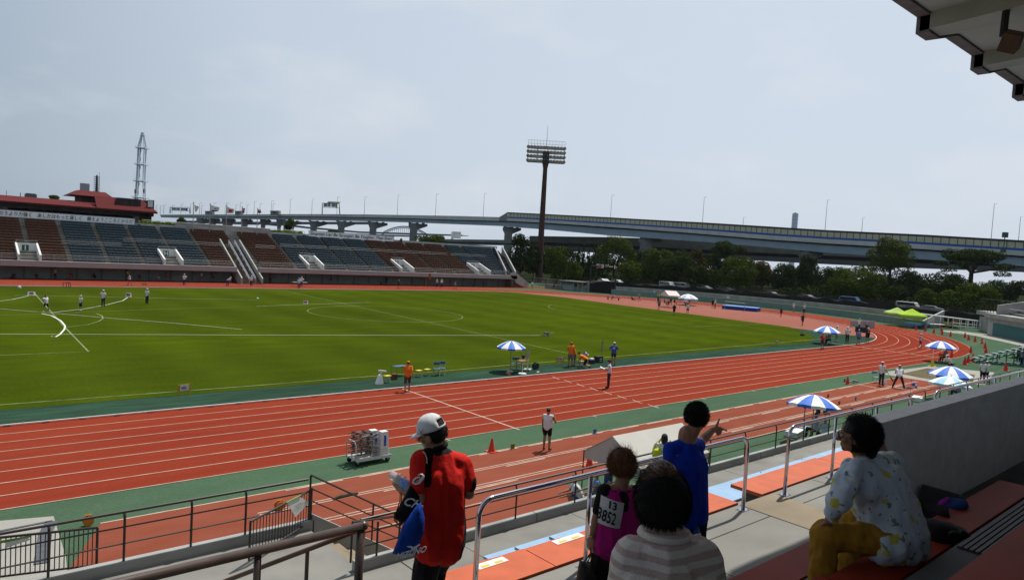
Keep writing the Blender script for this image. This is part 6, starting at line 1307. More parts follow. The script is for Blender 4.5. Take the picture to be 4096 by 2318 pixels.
for c,x,y,w,lb in(('B4',250,1310,1.1,'white flat box on the ground beside the seated pair behind the railing'),('B4',1450,975,1.0,'white flat box on the green ground right of the big umbrella'),('B4',2160,790,1.2,'white box at the foot of the two standing officials')):
 p=G(c,x,y);m=MB();m.box((0,0,.12),(w,w*.55,.22),rotz(.2));m.box((0,0,.245),(w*1.03,w*.58,.03),rotz(.2));o=tag(m.build('storage_box',WPAINT),lb,'box','white boxes at the stand foot');o.location=p
p=G('B4',915,265);t=thing('lap_board','pale blank board between the two officials on the bend','board',p,world=True);hb_=ZA('B4',915,198,p);m=MB();m.box(p+Vector((0,0,hb_-.75)),(3.6,.1,1.5),rot_from(CR,(0,0,1)));m.build('panel',flat((.45,.45,.45)),t);m=MB();
for s_ in(-1.4,1.4):m.tube(p+Vector((CR.x*s_,CR.y*s_,0)),p+Vector((CR.x*s_,CR.y*s_,hb_-1.4)),.05,n=5)
m.build('legs',DULL,t)
p=G('B4',900,340);t=thing('scaffold_bench','long dark board bench behind the blue shirted athlete','bench',p,world=True);q1,q2=G('B4',845,340),G('B4',960,355);m=MB();m.box((q1+q2)/2+Vector((0,0,.8)),((q2-q1).length,.2,.7),rot_from(q2-q1,(0,0,1)));m.build('panel',flat((.05,.04,.03)),t);m=MB()
for u in(.1,.9):m.tube(q1+(q2-q1)*u,q1+(q2-q1)*u+Vector((0,0,.6)),.05,n=5)
m.build('legs',flat((.3,.1,.05)),t)
for i in range(4):
 folding_chair('small chair in the row right of the pale far umbrella, %s from the left'%['first','second','third','fourth'][i],G('E2',880+i*26,425),2.5+.1*i,(.5,.5,.5),'grey chairs by the far umbrella')
table('dark table under the blue and white umbrella near the bend start line',G('B4',575,420),.2,1.0,.6,.7,(.05,.04,.03));table('dark table under the outer lane umbrella',G('B4',1690,600),.2,1.0,.6,.7,(.05,.02,.03))
for x0,x1,yt,yb,lb in((470,505,1048,1105,'dark display panel under the big umbrella, left one'),(540,575,1045,1110,'dark display panel under the big umbrella, right one')):
 dd_=(G('B4',x0,1200)-CAM).dot(CF);a=PD('B4',x0,yt,dd_);b=PD('B4',x1,yb,dd_);t=thing('display_panel',lb,'display',a,'display panels under the big umbrella',world=True);m=MB();r=Vector((CR.x,CR.y,0)).normalized();c_=(a+b)/2;m.box(c_,((b-a).dot(r),.08,a.z-b.z),rt);m.build('panel',flat((.04,.035,.03)),t);m=MB();m.tube((c_.x,c_.y,0),c_,.03,n=5);m.build('stand',STEEL,t)
p=G('B4',345,1235);t=thing('round_fan_stand','black tripod head on a pole in front of the big umbrella','tripod',p,world=True);m=MB();tp_=UP('B4',362,1030,p);m.tube(p,tp_,.022,n=6);m.build('pole',flat((.1,.08,.07)),t);m=MB();m.ell(tp_,(.16,.12,.09));m.box(tp_+Vector((0,0,.07)),(.42,.1,.05));m.build('head',flat((.02,.02,.02)),t);m=MB();m.lathe([(0,0),(.42,0),(.42,.04),(0,.05)],c=p);m.build('base',flat((.35,.38,.42)),t)
bp0=G('E6',868,690);bp1=G('E6',1145,750);d=(bp1-bp0);d.z=0;d.normalize();nb_=Vector((-d.y,d.x,0));nb_=nb_ if nb_.dot(CR)>0 else-nb_
t=thing('corner_building','white concrete building with a teal shutter and small stepped stand on its roof','building',bp0,world=True)
zr0=ZA('E6',885,440,bp0);E1=bp0+d*26
m=MB();m.prism([bp0,E1,E1+nb_*9,bp0+nb_*9],(0,0,-.05),(0,0,zr0-.6));m.build('wall',PLAST,t)
wl=bp0-d*7.5+nb_*2;m=MB();m.prism([wl,bp0+nb_*2,bp0+nb_*9,wl+nb_*7],(0,0,-.05),(0,0,zr0-.9));m.build('left_wing',PLAST,t)
m=MB();m.prism([bp0-d*7.8+nb_*1.6,bp0-nb_*.0+nb_*1.6-d*.0,bp0-nb_*.6,E1-nb_*.6,E1+nb_*9,bp0-d*7.8+nb_*9],(0,0,zr0-.6),(0,0,zr0));m.build('roof_slab',PLAST,t)
m=MB();s0=bp0+d*1.7-nb_*.02;m.prism([s0,E1,E1-nb_*.05,s0-nb_*.05],(0,0,.1),(0,0,zr0-1.3));m.build('shutter',mat('teal_shutter',(.035,.16,.165),.6,var=.08,scale=2),t)
for i in range(9):m=MB();p=bp0-d*7.5+nb_*1.9+d*.9*i;m.tube(p+Vector((0,0,zr0)),p+Vector((0,0,zr0+1.9)),.05,n=4);(m.tube(bp0-d*7.5+nb_*1.9+Vector((0,0,zr0+1.9)),bp0+nb_*1.9+Vector((0,0,zr0+1.9)),.05,n=4)if i==0 else None);m.build('terrace_post',IRON,t)
zw=ZA('E6',960,348,bp0+d*2.2);zw2=ZA('E6',1035,205,bp0+d*2.2+nb_*8)
q=bp0+d*2.2;m=MB();m.prism([q+Vector((0,0,zr0)),q+Vector((0,0,zw)),q+nb_*8+Vector((0,0,zw2)),q+nb_*8+Vector((0,0,zr0))],(0,0,0),d*.35);m.prism([q+nb_*8,q+nb_*8+d*24,q+nb_*8.3+d*24,q+nb_*8.3],(0,0,zr0),(0,0,zw2));m.build('upper_parapet',PLAST,t)
for k in range(6):m=MB();y=nb_*(1.5+1.05*k);m.prism([q+d*.4+y,q+d*24+y,q+d*24+y+nb_*1.05,q+d*.4+y+nb_*1.05],(0,0,zr0),(0,0,zr0+.3+(zw2-zr0-1.4)*k/6));m.build('upper_step',mat('step_grey',(.20,.19,.17),.9,var=.2,scale=1),t)
m=MB();
for k in range(0,6,2):y=nb_*(1.3+1.05*k);z=zr0+.9+(zw2-zr0-1.4)*k/6;m.tube(q+d*.4+y+Vector((0,0,z)),q+d*24+y+Vector((0,0,z)),.05,n=5)
m.build('rails',DULL,t)
struct(flatpoly([G('E6',x,y,.003)for x,y in((330,640),(560,650),(870,690),(1150,745),(1299,790),(1500,860),(1300,830),(1060,775),(700,700),(350,655))]),'concrete_path',M_PATH)
w0=G('E6',122,612);dirw=Vector((CR.x,CR.y,0)).normalized();
t=thing('ramp_wall','pale sloping ramp wall behind the steel walkway at the right','wall',w0,world=True)
fwd=Vector((CF.x,CF.y,0)).normalized()
w1_=w0+dirw*((590-125)/2.9126*(w0-CAM).dot(CF)/F)+fwd*5;za=ZA('E6',125,540,w0);zb3=ZA('E6',578,437,w1_)
m=MB();m.prism([Vector((w0.x,w0.y,0)),Vector((w0.x,w0.y,za)),Vector((w1_.x,w1_.y,zb3)),Vector((w1_.x,w1_.y,0))],(0,0,0),fwd*.4);m.build('wall',PLAST,t);m=MB();m.prism([Vector((w0.x,w0.y,za)),Vector((w0.x,w0.y,za+.12)),Vector((w1_.x,w1_.y,zb3+.12)),Vector((w1_.x,w1_.y,zb3))],-fwd*.05,fwd*.45);m.build('coping',PLAST,t)
t=thing('steel_walkway','white painted steel frame walkway with stairs in front of the ramp wall','walkway',G('E6',800,660),world=True)
P0=G('E6',400,628);P1=G('E6',800,668);P00=G('E6',100,600);m=MB();dd_=(P0-CAM).dot(CF)
T0=PD('E6',100,450,dd_);T1=PD('E6',860,545,dd_);m.tube(T0,T1,.10,n=6);m.tube(T0+fwd*2,T1+fwd*2,.08,n=6);m.build('top_beam',WPAINT,t)
m=MB()
for u in(.2,.42,.62,.72,.82,.86,.92):p=T0+(T1-T0)*u;m.tube((p.x,p.y,0 if u>.6 else p.z*.3),p,.06,n=5);m.tube((p.x+fwd.x*2,p.y+fwd.y*2,0),p+fwd*2,.05,n=5)
m.build('posts',WPAINT,t);m=MB()
for f_ in(.35,.6):a=T0+(T1-T0)*.5;b=T0+(T1-T0)*.93;m.tube((a.x,a.y,a.z*f_),(b.x,b.y,b.z*f_),.05,n=5)
m.build('mid_rails',WPAINT,t)
m=MB();sb=G('E6',430,620)+fwd*1
for i in range(8):p=sb+dirw*(i*.32);m.box(p+Vector((0,0,.15+.2*i)),(.34,1.6,.06),rt)
m.build('stair',mat('stair_rust',(.18,.08,.06),.8),t);m=MB();p=T0+(T1-T0)*.1;m.box(Vector((p.x,p.y,.6))+dirw*1.5+fwd*1,(3.5,1.2,.1),rt);m.build('deck',WPAINT,t)
t0=G('E6',742,1022);L2=7.4;t=thing('timing_stairs','green steel stepped stand for the timekeepers at the right edge','timing stand',t0,world=True)
dl=(dirw*.985-fwd*.17).normalized();ze_=ZA('E6',1290,712,t0+dl*L2);nst=13;TG=mat('timing_green',(.05,.16,.16),.5,var=.1,scale=2);TB=mat('timing_tread',(.30,.42,.46),.35,metal=.4)
for i in range(nst):
 p=t0+dl*(L2*(i+.5)/nst);z=.35+(ze_-.35)*(i+.5)/nst;m=MB();m.box(p+Vector((0,0,z))+fwd*.6,(.34,1.3,.05),rot_from(dl,(0,0,1)));m.build('tread',TB,t);m=MB();m.box(p+Vector((0,0,z-.25))+fwd*.0,(.06,.06,.5),rot_from(dl,(0,0,1)));m.build('riser_post',TG,t)
for o_ in(0,1.25):m=MB();m.tube(t0+fwd*o_+Vector((0,0,.1)),t0+dl*L2+fwd*o_+Vector((0,0,ze_-.2)),.09,n=5);m.build('stringer',TG,t)
for u in(.35,.55,.75,.95):
 for o_ in(0,1.25):m=MB();p=t0+dl*L2*u+fwd*o_;m.tube(p,p+Vector((0,0,ze_*u)),.05,n=5);m.build('leg',TG,t)
m=MB();m.tube(t0+dl*1.2+Vector((0,0,.12)),t0+dl*(L2+2)+Vector((0,0,.12)),.09,n=5);m.tube(t0+dl*1.2+fwd*1.25+Vector((0,0,.12)),t0+dl*(L2+2)+fwd*1.25+Vector((0,0,.12)),.09,n=5)
for u in(.4,.6,.8):m.tube(t0+dl*L2*u,t0+dl*L2*(u+.15)+Vector((0,0,ze_*(u+.1))),.04,n=4)
m.build('base_frame',TG,t)
tb2=PD('E6',1285,770,(t0-CAM).dot(CF)+6);t=thing('pale_tent','pale cream tent roof behind the green timing stairs at the right edge','tent',(tb2.x,tb2.y,0),world=True)
m=MB();c_=Vector((tb2.x+2,tb2.y-1.5,tb2.z));V=[c_]+[c_+Vector((a*2.6,b*2.6,-1.1))for a,b in((-1,-1),(1,-1),(1,1),(-1,1))];m.add(V,[(0,1,2),(0,2,3),(0,3,4),(0,4,1)]);m.build('canopy',mat('tent_cream',(.5,.47,.36),.8),t);m=MB()
for v in V[1:]:m.tube((v.x,v.y,0),v,.04,n=5)
m.build('poles',DULL,t)
SKIN=(.42,.22,.13);SKIN_D=(.30,.14,.08)
def skinmat(c=SKIN):return mat('skin_%02d'%int(c[0]*100),c,.5,var=.06,scale=20,spec=.35)
def cloth(c,var=.08):return mat('cloth_%02x%02x%02x'%tuple(int(min(1,x)**.45*255)for x in c),c,.85,var=var,scale=9,bump=.25,spec=.15)
HAIRB=mat('hair_black',(.012,.010,.009),.55,var=.3,scale=60,bump=.8)
V3=Vector
def arm_(s,k):
 T={'down':((.14*s,.02,-1),(.03*s,.16,-1)),'swing_f':((.12*s,.45,-1),(-.1*s,1,-.25)),'swing_b':((.15*s,-.5,-1),(.1*s,.1,-1)),'hip':((.75*s,-.25,-1),(-.75*s,.35,-.35)),'front':((.15*s,.3,-1),(-.45*s,1,.1)),'face':((.3*s,.45,-.8),(-.45*s,.35,1)),'out':((1*s,.3,-.15),(1*s,.5,.05)),'fwd':((.1*s,1,-.15),(0,1,.05)),'knee':((.15*s,.5,-1),(-.05*s,1,-.35)),'ground':((.1*s,.25,-1),(0,.15,-1)),'back':((.3*s,-.4,-1),(-.6*s,-.5,-.7)),'flag':((.25*s,.3,-1),(.3*s,.6,-.8)),'up':((.3*s,.2,.9),(0,.1,1))}
 return T[k]
def leg_(s,k):
 T={'st':((.05*s,.02,-1),(.02*s,-.03,-1)),'fwd':((.04*s,.42,-1),(0,.0,-1)),'bk':((.04*s,-.18,-1),(0,-.55,-1)),'wide':((.38*s,.05,-1),(.30*s,-.05,-1)),'sit':((.18*s,1,-.02),(.02*s,.1,-1)),'kneel':((.1*s,.35,-1),(0,-1,-.12)),'gsit':((.15*s,1,.35),(0,.8,-.75)),'squat':((.25*s,1,.15),(0,-.35,-1)),'cross':((.5*s,.9,.0),(-.9*s,.25,-.25)),'long':((.1*s,1,.02),(0,1,-.1))}
 return T[k]
POSES={'stand':dict(a=('down','down'),l=('st','st')),'hips':dict(a=('hip','hip'),l=('st','st')),'hip1':dict(a=('hip','down'),l=('st','st')),'front':dict(a=('front','front'),l=('st','st'),head=(0,.25)),'walk':dict(a=('swing_f','swing_b'),l=('bk','fwd'),lean=(0,.05)),'walk2':dict(a=('swing_b','swing_f'),l=('fwd','bk'),lean=(0,.05)),'face':dict(a=('down','face'),l=('st','st')),'film':dict(a=('face','face'),l=('st','st')),'bend':dict(a=('ground','ground'),l=('wide','wide'),lean=(0,1.2)),'bendw':dict(a=('front','front'),l=('wide','wide'),lean=(0,.75)),'throw':dict(a=('down','out'),l=('wide','wide'),lean=(.1,.05)),'sit':dict(a=('knee','knee'),l=('sit','sit'),lean=(0,.12),seat=.44),'gsit':dict(a=('knee','knee'),l=('gsit','gsit'),lean=(0,.05),seat=.09),'squat':dict(a=('knee','knee'),l=('squat','squat'),lean=(0,.5)),'kneel':dict(a=('ground','ground'),l=('kneel','kneel'),lean=(0,1.8)),'flag':dict(a=('down','flag'),l=('st','st')),'lean1':dict(a=('front','down'),l=('st','st'),lean=(0,.3),head=(0,.3)),'long':dict(a=('back','back'),l=('long','gsit'),lean=(0,-.25),seat=.09),}
def skel(H_,P_):
 J={};lx,ly=P_.get('lean',(0,0));s=V3((lx,ly,1)).normalized();tw=P_.get('twist',0)
 ax=V3((math.cos(tw),math.sin(tw),0));ax=(ax-s*ax.dot(s)).normalized()
 J['pel']=V3((0,0,0));J['chest']=s*.19*H_;J['neck']=s*.305*H_;hx,hy=P_.get('head',(lx*.3,ly*.3));hd=V3((hx,hy,1)).normalized()if ly<1 else(s+V3((0,0,.6))).normalized()
 J['head']=J['neck']+hd*.095*H_;J['hd']=hd;J['s']=s;J['ax']=ax
 for n_,sg in(('L',-1),('R',1)):
  a=arm_(sg,P_['a'][0 if sg<0 else 1]);l_=leg_(sg,P_['l'][0 if sg<0 else 1])
  J['sh'+n_]=s*.278*H_+ax*sg*.108*H_
  J['el'+n_]=J['sh'+n_]+V3(a[0]).normalized()*.175*H_;J['wr'+n_]=J['el'+n_]+V3(a[1]).normalized()*.145*H_;J['hn'+n_]=J['wr'+n_]+V3(a[1]).normalized()*.05*H_;J['ad'+n_]=V3(a[1]).normalized()
  J['hp'+n_]=V3((sg*.052*H_,0,-.02*H_));J['kn'+n_]=J['hp'+n_]+V3(l_[0]).normalized()*.235*H_;J['an'+n_]=J['kn'+n_]+V3(l_[1]).normalized()*.232*H_
  ld=V3(l_[1]);td=V3((0,1,0))if ld.z<-.5*abs(ld.y)else V3((0,-.3,-1))if ld.y<0 else V3((0,.3,1));J['to'+n_]=J['an'+n_]+td.normalized()*.085*H_+V3((sg*.012*H_,0,-.022*H_ if td.y>.9 else 0))
 lo=min(J[k].z for k in('anL','anR','toL','toR','knL','knR'))-.030*H_
 if P_.get('seat')is not None:off=P_['seat']+.055*H_
 else:off=-lo
 for k in J:
  if k not in('hd','s','ax','adL','adR'):J[k]=J[k]+V3((0,0,off))
 return J
def basis_head(J,turn=0):
 z=J['hd'];x=V3((math.cos(turn),-math.sin(turn),0));x=(x-z*x.dot(z)).normalized();y=z.cross(x);return Matrix((x,y,z)).transposed()
def fingers(m,wr,d,nrm,s=1.0,curl=.5,spread=.12,thumb=1):
 d=V3(d).normalized();nrm=V3(nrm);nrm=(nrm-d*nrm.dot(d)).normalized();sd=d.cross(nrm)*thumb
 for k in(-.028,-.009,.011,.029):m.cap(wr+sd*k*.7*s,.0135*s,wr+(d*.082+sd*k)*s,.0125*s,8)
 for k,ln_ in zip((-.031,-.011,.010,.030),(.060,.076,.083,.073)):
  p=wr+(d*.086+sd*k)*s;cu=curl;dd=(d+sd*(k*spread*30)).normalized()
  for j,f_ in enumerate((.42,.33,.27)):
   ang=cu*(.5+.55*j);v=(dd*math.cos(ang)+nrm*math.sin(ang));q=p+v*ln_*f_*s;m.cap(p,(.0092-.0008*j)*s,q,(.0086-.0008*j)*s,7);p=q
 p=wr+(d*.022+sd*.026)*s;v=(d*.75+sd*.75+nrm*.25).normalized();q=p+v*.042*s;m.cap(p,.0125*s,q,.0105*s,7);v2=(d*.95+sd*.2+nrm*.45*curl*2).normalized();m.cap(q,.0105*s,q+v2*.03*s,.0088*s,7)
def body_mesh(J,H_,det=0,turn=0,palms=None):
 m=MB();r=H_
 for n_ in 'LR':
  m.cap(J['hp'+n_],.052*r,J['kn'+n_],.033*r);k,a=J['kn'+n_],J['an'+n_];m.cap(k,.033*r,k+(a-k)*.35,.033*r);m.cap(k+(a-k)*.35,.033*r,a,.021*r);m.cap(a,.022*r,J['to'+n_],.018*r)
  m.cap(J['sh'+n_],.030*r,J['el'+n_],.023*r);e,w=J['el'+n_],J['wr'+n_];m.cap(e,.0235*r,e+(w-e)*.3,.0235*r);m.cap(e+(w-e)*.3,.0235*r,w,.0155*r)
  if det:fingers(m,w,J['ad'+n_],(palms or{}).get(n_,V3((-.9 if n_=='R' else .9,.2,0))),H_/1.7,thumb=(1 if n_=='L' else-1))
  else:
   d=J['ad'+n_];o_=d.orthogonal().normalized();m.cap(w,.015*r,J['hn'+n_],.014*r)
   for k2 in(-1.2,-.4,.4,1.2):m.cap(J['hn'+n_]+o_*k2*.008*r,.006*r,J['hn'+n_]+d*(.045-.004*abs(k2))*r+o_*k2*.010*r,.005*r,5)
   m.cap(w+d*.01*r+d.cross(o_)*.012*r,.007*r,w+d*.04*r+d.cross(o_)*.022*r,.006*r,5)
  m.cap(J['chest']+J['ax']*(.045*r if n_=='R' else-.045*r),.062*r,J['sh'+n_]-J['s']*.02*r,.04*r)
  m.cap(J['pel']+J['ax']*(.03*r if n_=='R' else-.03*r),.062*r,J['hp'+n_],.058*r)
 for n_ in 'LR':m.cap(J['neck']-J['s']*.022*r,.034*r,J['sh'+n_],.030*r)
 m.cap(J['pel'],.07*r,J['chest'],.07*r);m.cap(J['neck']-J['s']*.02*r,.034*r,J['head'],.032*r)
 B=basis_head(J,turn);h=J['head'];m.ell(h+B@V3((0,-.004,.008))*r,(.044*r,.054*r,.058*r),B,14,10);m.ell(h+B@V3((0,.014,-.030))*r,(.034*r,.036*r,.036*r),B,12,8)
 m.ell(h+B@V3((0,.056,-.012))*r,(.009*r,.013*r,.016*r),B,8,6)
 if det:
  for s_ in(-1,1):m.ell(h+B@V3((s_*.046,-.004,-.010))*r,(.007*r,.013*r,.018*r),B,8,6)
  m.ell(h+B@V3((0,.049,-.038))*r,(.015*r,.006*r,.005*r),B,8,5)
  for s_ in(-1,1):m.ell(h+B@V3((s_*.018,.047,.002))*r,(.011*r,.006*r,.004*r),B,8,5)
 return m
def shirt_mesh(J,H_,sl=.6,hem=0,g=.011,wide=1.0,collar=False):
 m=MB();r=H_
 for n_ in 'LR':
  sg=1 if n_=='R' else-1;sh,el,wr=J['sh'+n_],J['el'+n_],J['wr'+n_]
  if sl>0:
   m.cap(sh,(.036+g*.4)*r,sh+(el-sh)*min(1,sl),(.031+g*.6)*r)
   if sl>1:m.cap(el,(.028+g*.4)*r,el+(wr-el)*(sl-1),(.021+g*.4)*r)
  else:m.cap(sh-J['ax']*sg*.02*r,.034*r,sh-J['ax']*sg*.02*r-J['s']*.02*r,.034*r)
  m.cap(J['chest']+J['ax']*sg*.045*r,(.062+g)*r*wide,sh-J['s']*.018*r-J['ax']*sg*.006*r,(.036+g*.5)*r)
  m.cap(J['neck']-J['s']*.030*r,(.036+g*.4)*r,sh-J['ax']*sg*.004*r,(.031+g*.5)*r)
  m.cap(J['pel']+J['ax']*sg*.032*r-J['s']*hem*r*.02,(.064+g)*r*wide,J['chest']+J['ax']*sg*.035*r,(.064+g)*r*wide)
 m.cap(J['neck']-J['s']*.035*r,.045*r,J['neck']-J['s']*.012*r,.036*r);m.cap(J['pel'],(.066+g)*r*wide,J['chest']+J['s']*.01*r,(.068+g)*r*wide);m.cap(J['chest']+J['s']*.01*r,(.068+g)*r*wide,J['neck']-J['s']*.055*r,(.050+g)*r)
 return m
def legs_mesh(J,H_,ln_=.55,g=.008):
 m=MB();r=H_
 for n_ in 'LR':
  sg=1 if n_=='R' else-1;h,k,a=J['hp'+n_],J['kn'+n_],J['an'+n_]
  m.cap(J['pel']+J['ax']*sg*.03*r+J['s']*.01*r,(.062+g)*r,h,(.058+g)*r);e=min(1,ln_)
  m.cap(h,(.054+g)*r,h+(k-h)*e,(.054-.018*e+g)*r)
  if ln_>1:m.cap(k,(.037+g)*r,k+(a-k)*(ln_-1),(.030+g)*r)
 return m
def strands(m,c,B,rad,n,ln_,rnd,top=-.1,wave=.3,w=.0022,back=1.0,dr=(0,0,0),front_cut=.55):
 for _ in range(n):
  th=rnd.uniform(0,6.283);u=rnd.uniform(top,1);s_=math.sqrt(max(0,1-u*u));d=V3((s_*math.cos(th),s_*math.sin(th),u))
  if d.y>front_cut*(1-.5*max(0,u))and u<.75:continue
  p=c+B@V3((d.x*rad[0],d.y*rad[1],d.z*rad[2]));n0=(B@d).normalized();t=(n0*.8+V3(dr)+V3((rnd.uniform(-1,1),rnd.uniform(-1,1),rnd.uniform(-1,1)))*wave).normalized();l_=ln_*rnd.uniform(.5,1.2);q=p+t*l_*.5;t2=(t+V3(dr)*.8+V3((rnd.uniform(-1,1),rnd.uniform(-1,1),rnd.uniform(-1,.5)))*wave).normalized();e=q+t2*l_*.5
  o_=t.cross(V3((.3,.2,1))).normalized()*w;o2=n0.cross(o_).normalized()*w
  m.add([p-o_,p+o_,q+o_*.8,q-o_*.8,e],[(0,1,2,3),(3,2,4)]);m.add([p-o2,p+o2,q+o2*.8,q-o2*.8,e],[(0,1,2,3),(3,2,4)])
def person(label,loc,face,H_=1.68,pose='stand',top=(.6,.6,.6),sl=.6,bot=(.03,.03,.03),bl=.55,hat=None,hair=(.012,.010,.009),shoe=(.05,.05,.05),skin=SKIN,turn=0,group=None,number=None,long_hair=False,extra=None,tw=0):
 d=(V3(loc)-CAM).length;vox=max(.011,min(.022,d*.00035));P_=dict(POSES[pose]if isinstance(pose,str)else pose)
 if tw:P_['twist']=tw
 J=skel(H_,P_);t=thing('person',label,'person',loc,group,rz=-math.radians(face));r=H_
 mid=d<60
 b=body_mesh(J,H_,0,turn).build('body',skinmat(skin),t,smooth=True);remesh(b,vox,2)
 s=shirt_mesh(J,H_,sl).build('shirt',cloth(top),t,smooth=True);remesh(s,vox,3)
 l_=legs_mesh(J,H_,bl).build('trousers' if bl>1.3 else 'shorts',cloth(bot),t,smooth=True);remesh(l_,vox,3)
 m=MB()
 for n_ in 'LR':m.cap(J['an'+n_]-V3((0,0,.012*r)),.027*r,J['to'+n_],.023*r,8)
 m.build('shoes',flat(shoe),t,smooth=True)
 B=basis_head(J,turn);h=J['head'];m=MB();m.ell(h+B@V3((0,-.010,.014))*r,(.049*r,.055*r,.057*r),B,12,8)
 m.v=[h+B@V3((q.x,q.y,max(q.z,-.022*r if q.y<.01*r else .018*r)))for q in[(B.transposed()@(v-h))for v in m.v]]
 if long_hair:m.cap(h+B@V3((0,-.045,.0))*r,.03*r,h+B@V3((0,-.075,-.075))*r,.014*r,8)
 hm=mat('hair_%02x'%int(hair[0]*999),hair,.6,var=.3,scale=40,bump=.6);m.build('hair',hm,t,smooth=True)
 if hat:
  hc=flat(hat,.8);m=MB();m.ell(h+B@V3((0,-.008,.022))*r,(.053*r,.060*r,.052*r),B,12,8);m.v=[h+B@V3((q.x,q.y,max(q.z,.022*r)))for q in[(B.transposed()@(v-h))for v in m.v]]
  m.ell(h+B@V3((0,.062,.026))*r,(.042*r,.045*r,.006*r),B,10,4);m.build('cap',hc,t,smooth=True)
 if number:
  m=MB();c_=J['chest']-J['s']*.0*r+V3((0,-.078*r,.02*r));m.box(c_,(.15,.012,.11));m.build('race_number',WPAINT,t)
  m=MB();m.box(c_-V3((0,.008,0)),(.10,.002,.035));m.build('race_number',flat((.05,.05,.05)),t)
 if extra:extra(t,J,r)
 return t
WH,NV,BK,GY=(.68,.68,.70),(.03,.025,.10),(.02,.02,.022),(.10,.10,.11)
ORG=(.78,.19,.02)
CAPW=(.72,.72,.72)
TOCAM=math.degrees(math.atan2(-CF.x,-CF.y))
AWAY=TOCAM+180;LFT=AWAY-90;RGT=AWAY+90
def held(nm,fn):
 return fn
def clip(t,J,r):
 m=MB();c_=(J['wrL']+J['wrR'])/2+V3((0,.12,.06));m.box(c_,(.24,.3,.012),Matrix.Rotation(.4,3,'X'));o=m.build('clipboard',WPAINT,t);
def bag(t,J,r):m=MB();m.ell(J['hnR']-V3((0,0,.12)),(.08,.12,.12));m.build('bag',flat((.03,.03,.03)),t)
def redflag(t,J,r):m=MB();a=J['hnR'];d=J['adR'];m.tube(a-d*.05,a+d*.55,.012,n=5);m.prism([a+d*.2,a+d*.55,a+d*.5+V3((0,0,-.14)),a+d*.18+V3((0,0,-.14))],(0,0,0),(.01,0,0));m.build('red_flag',flat((.6,.03,.02)),t)
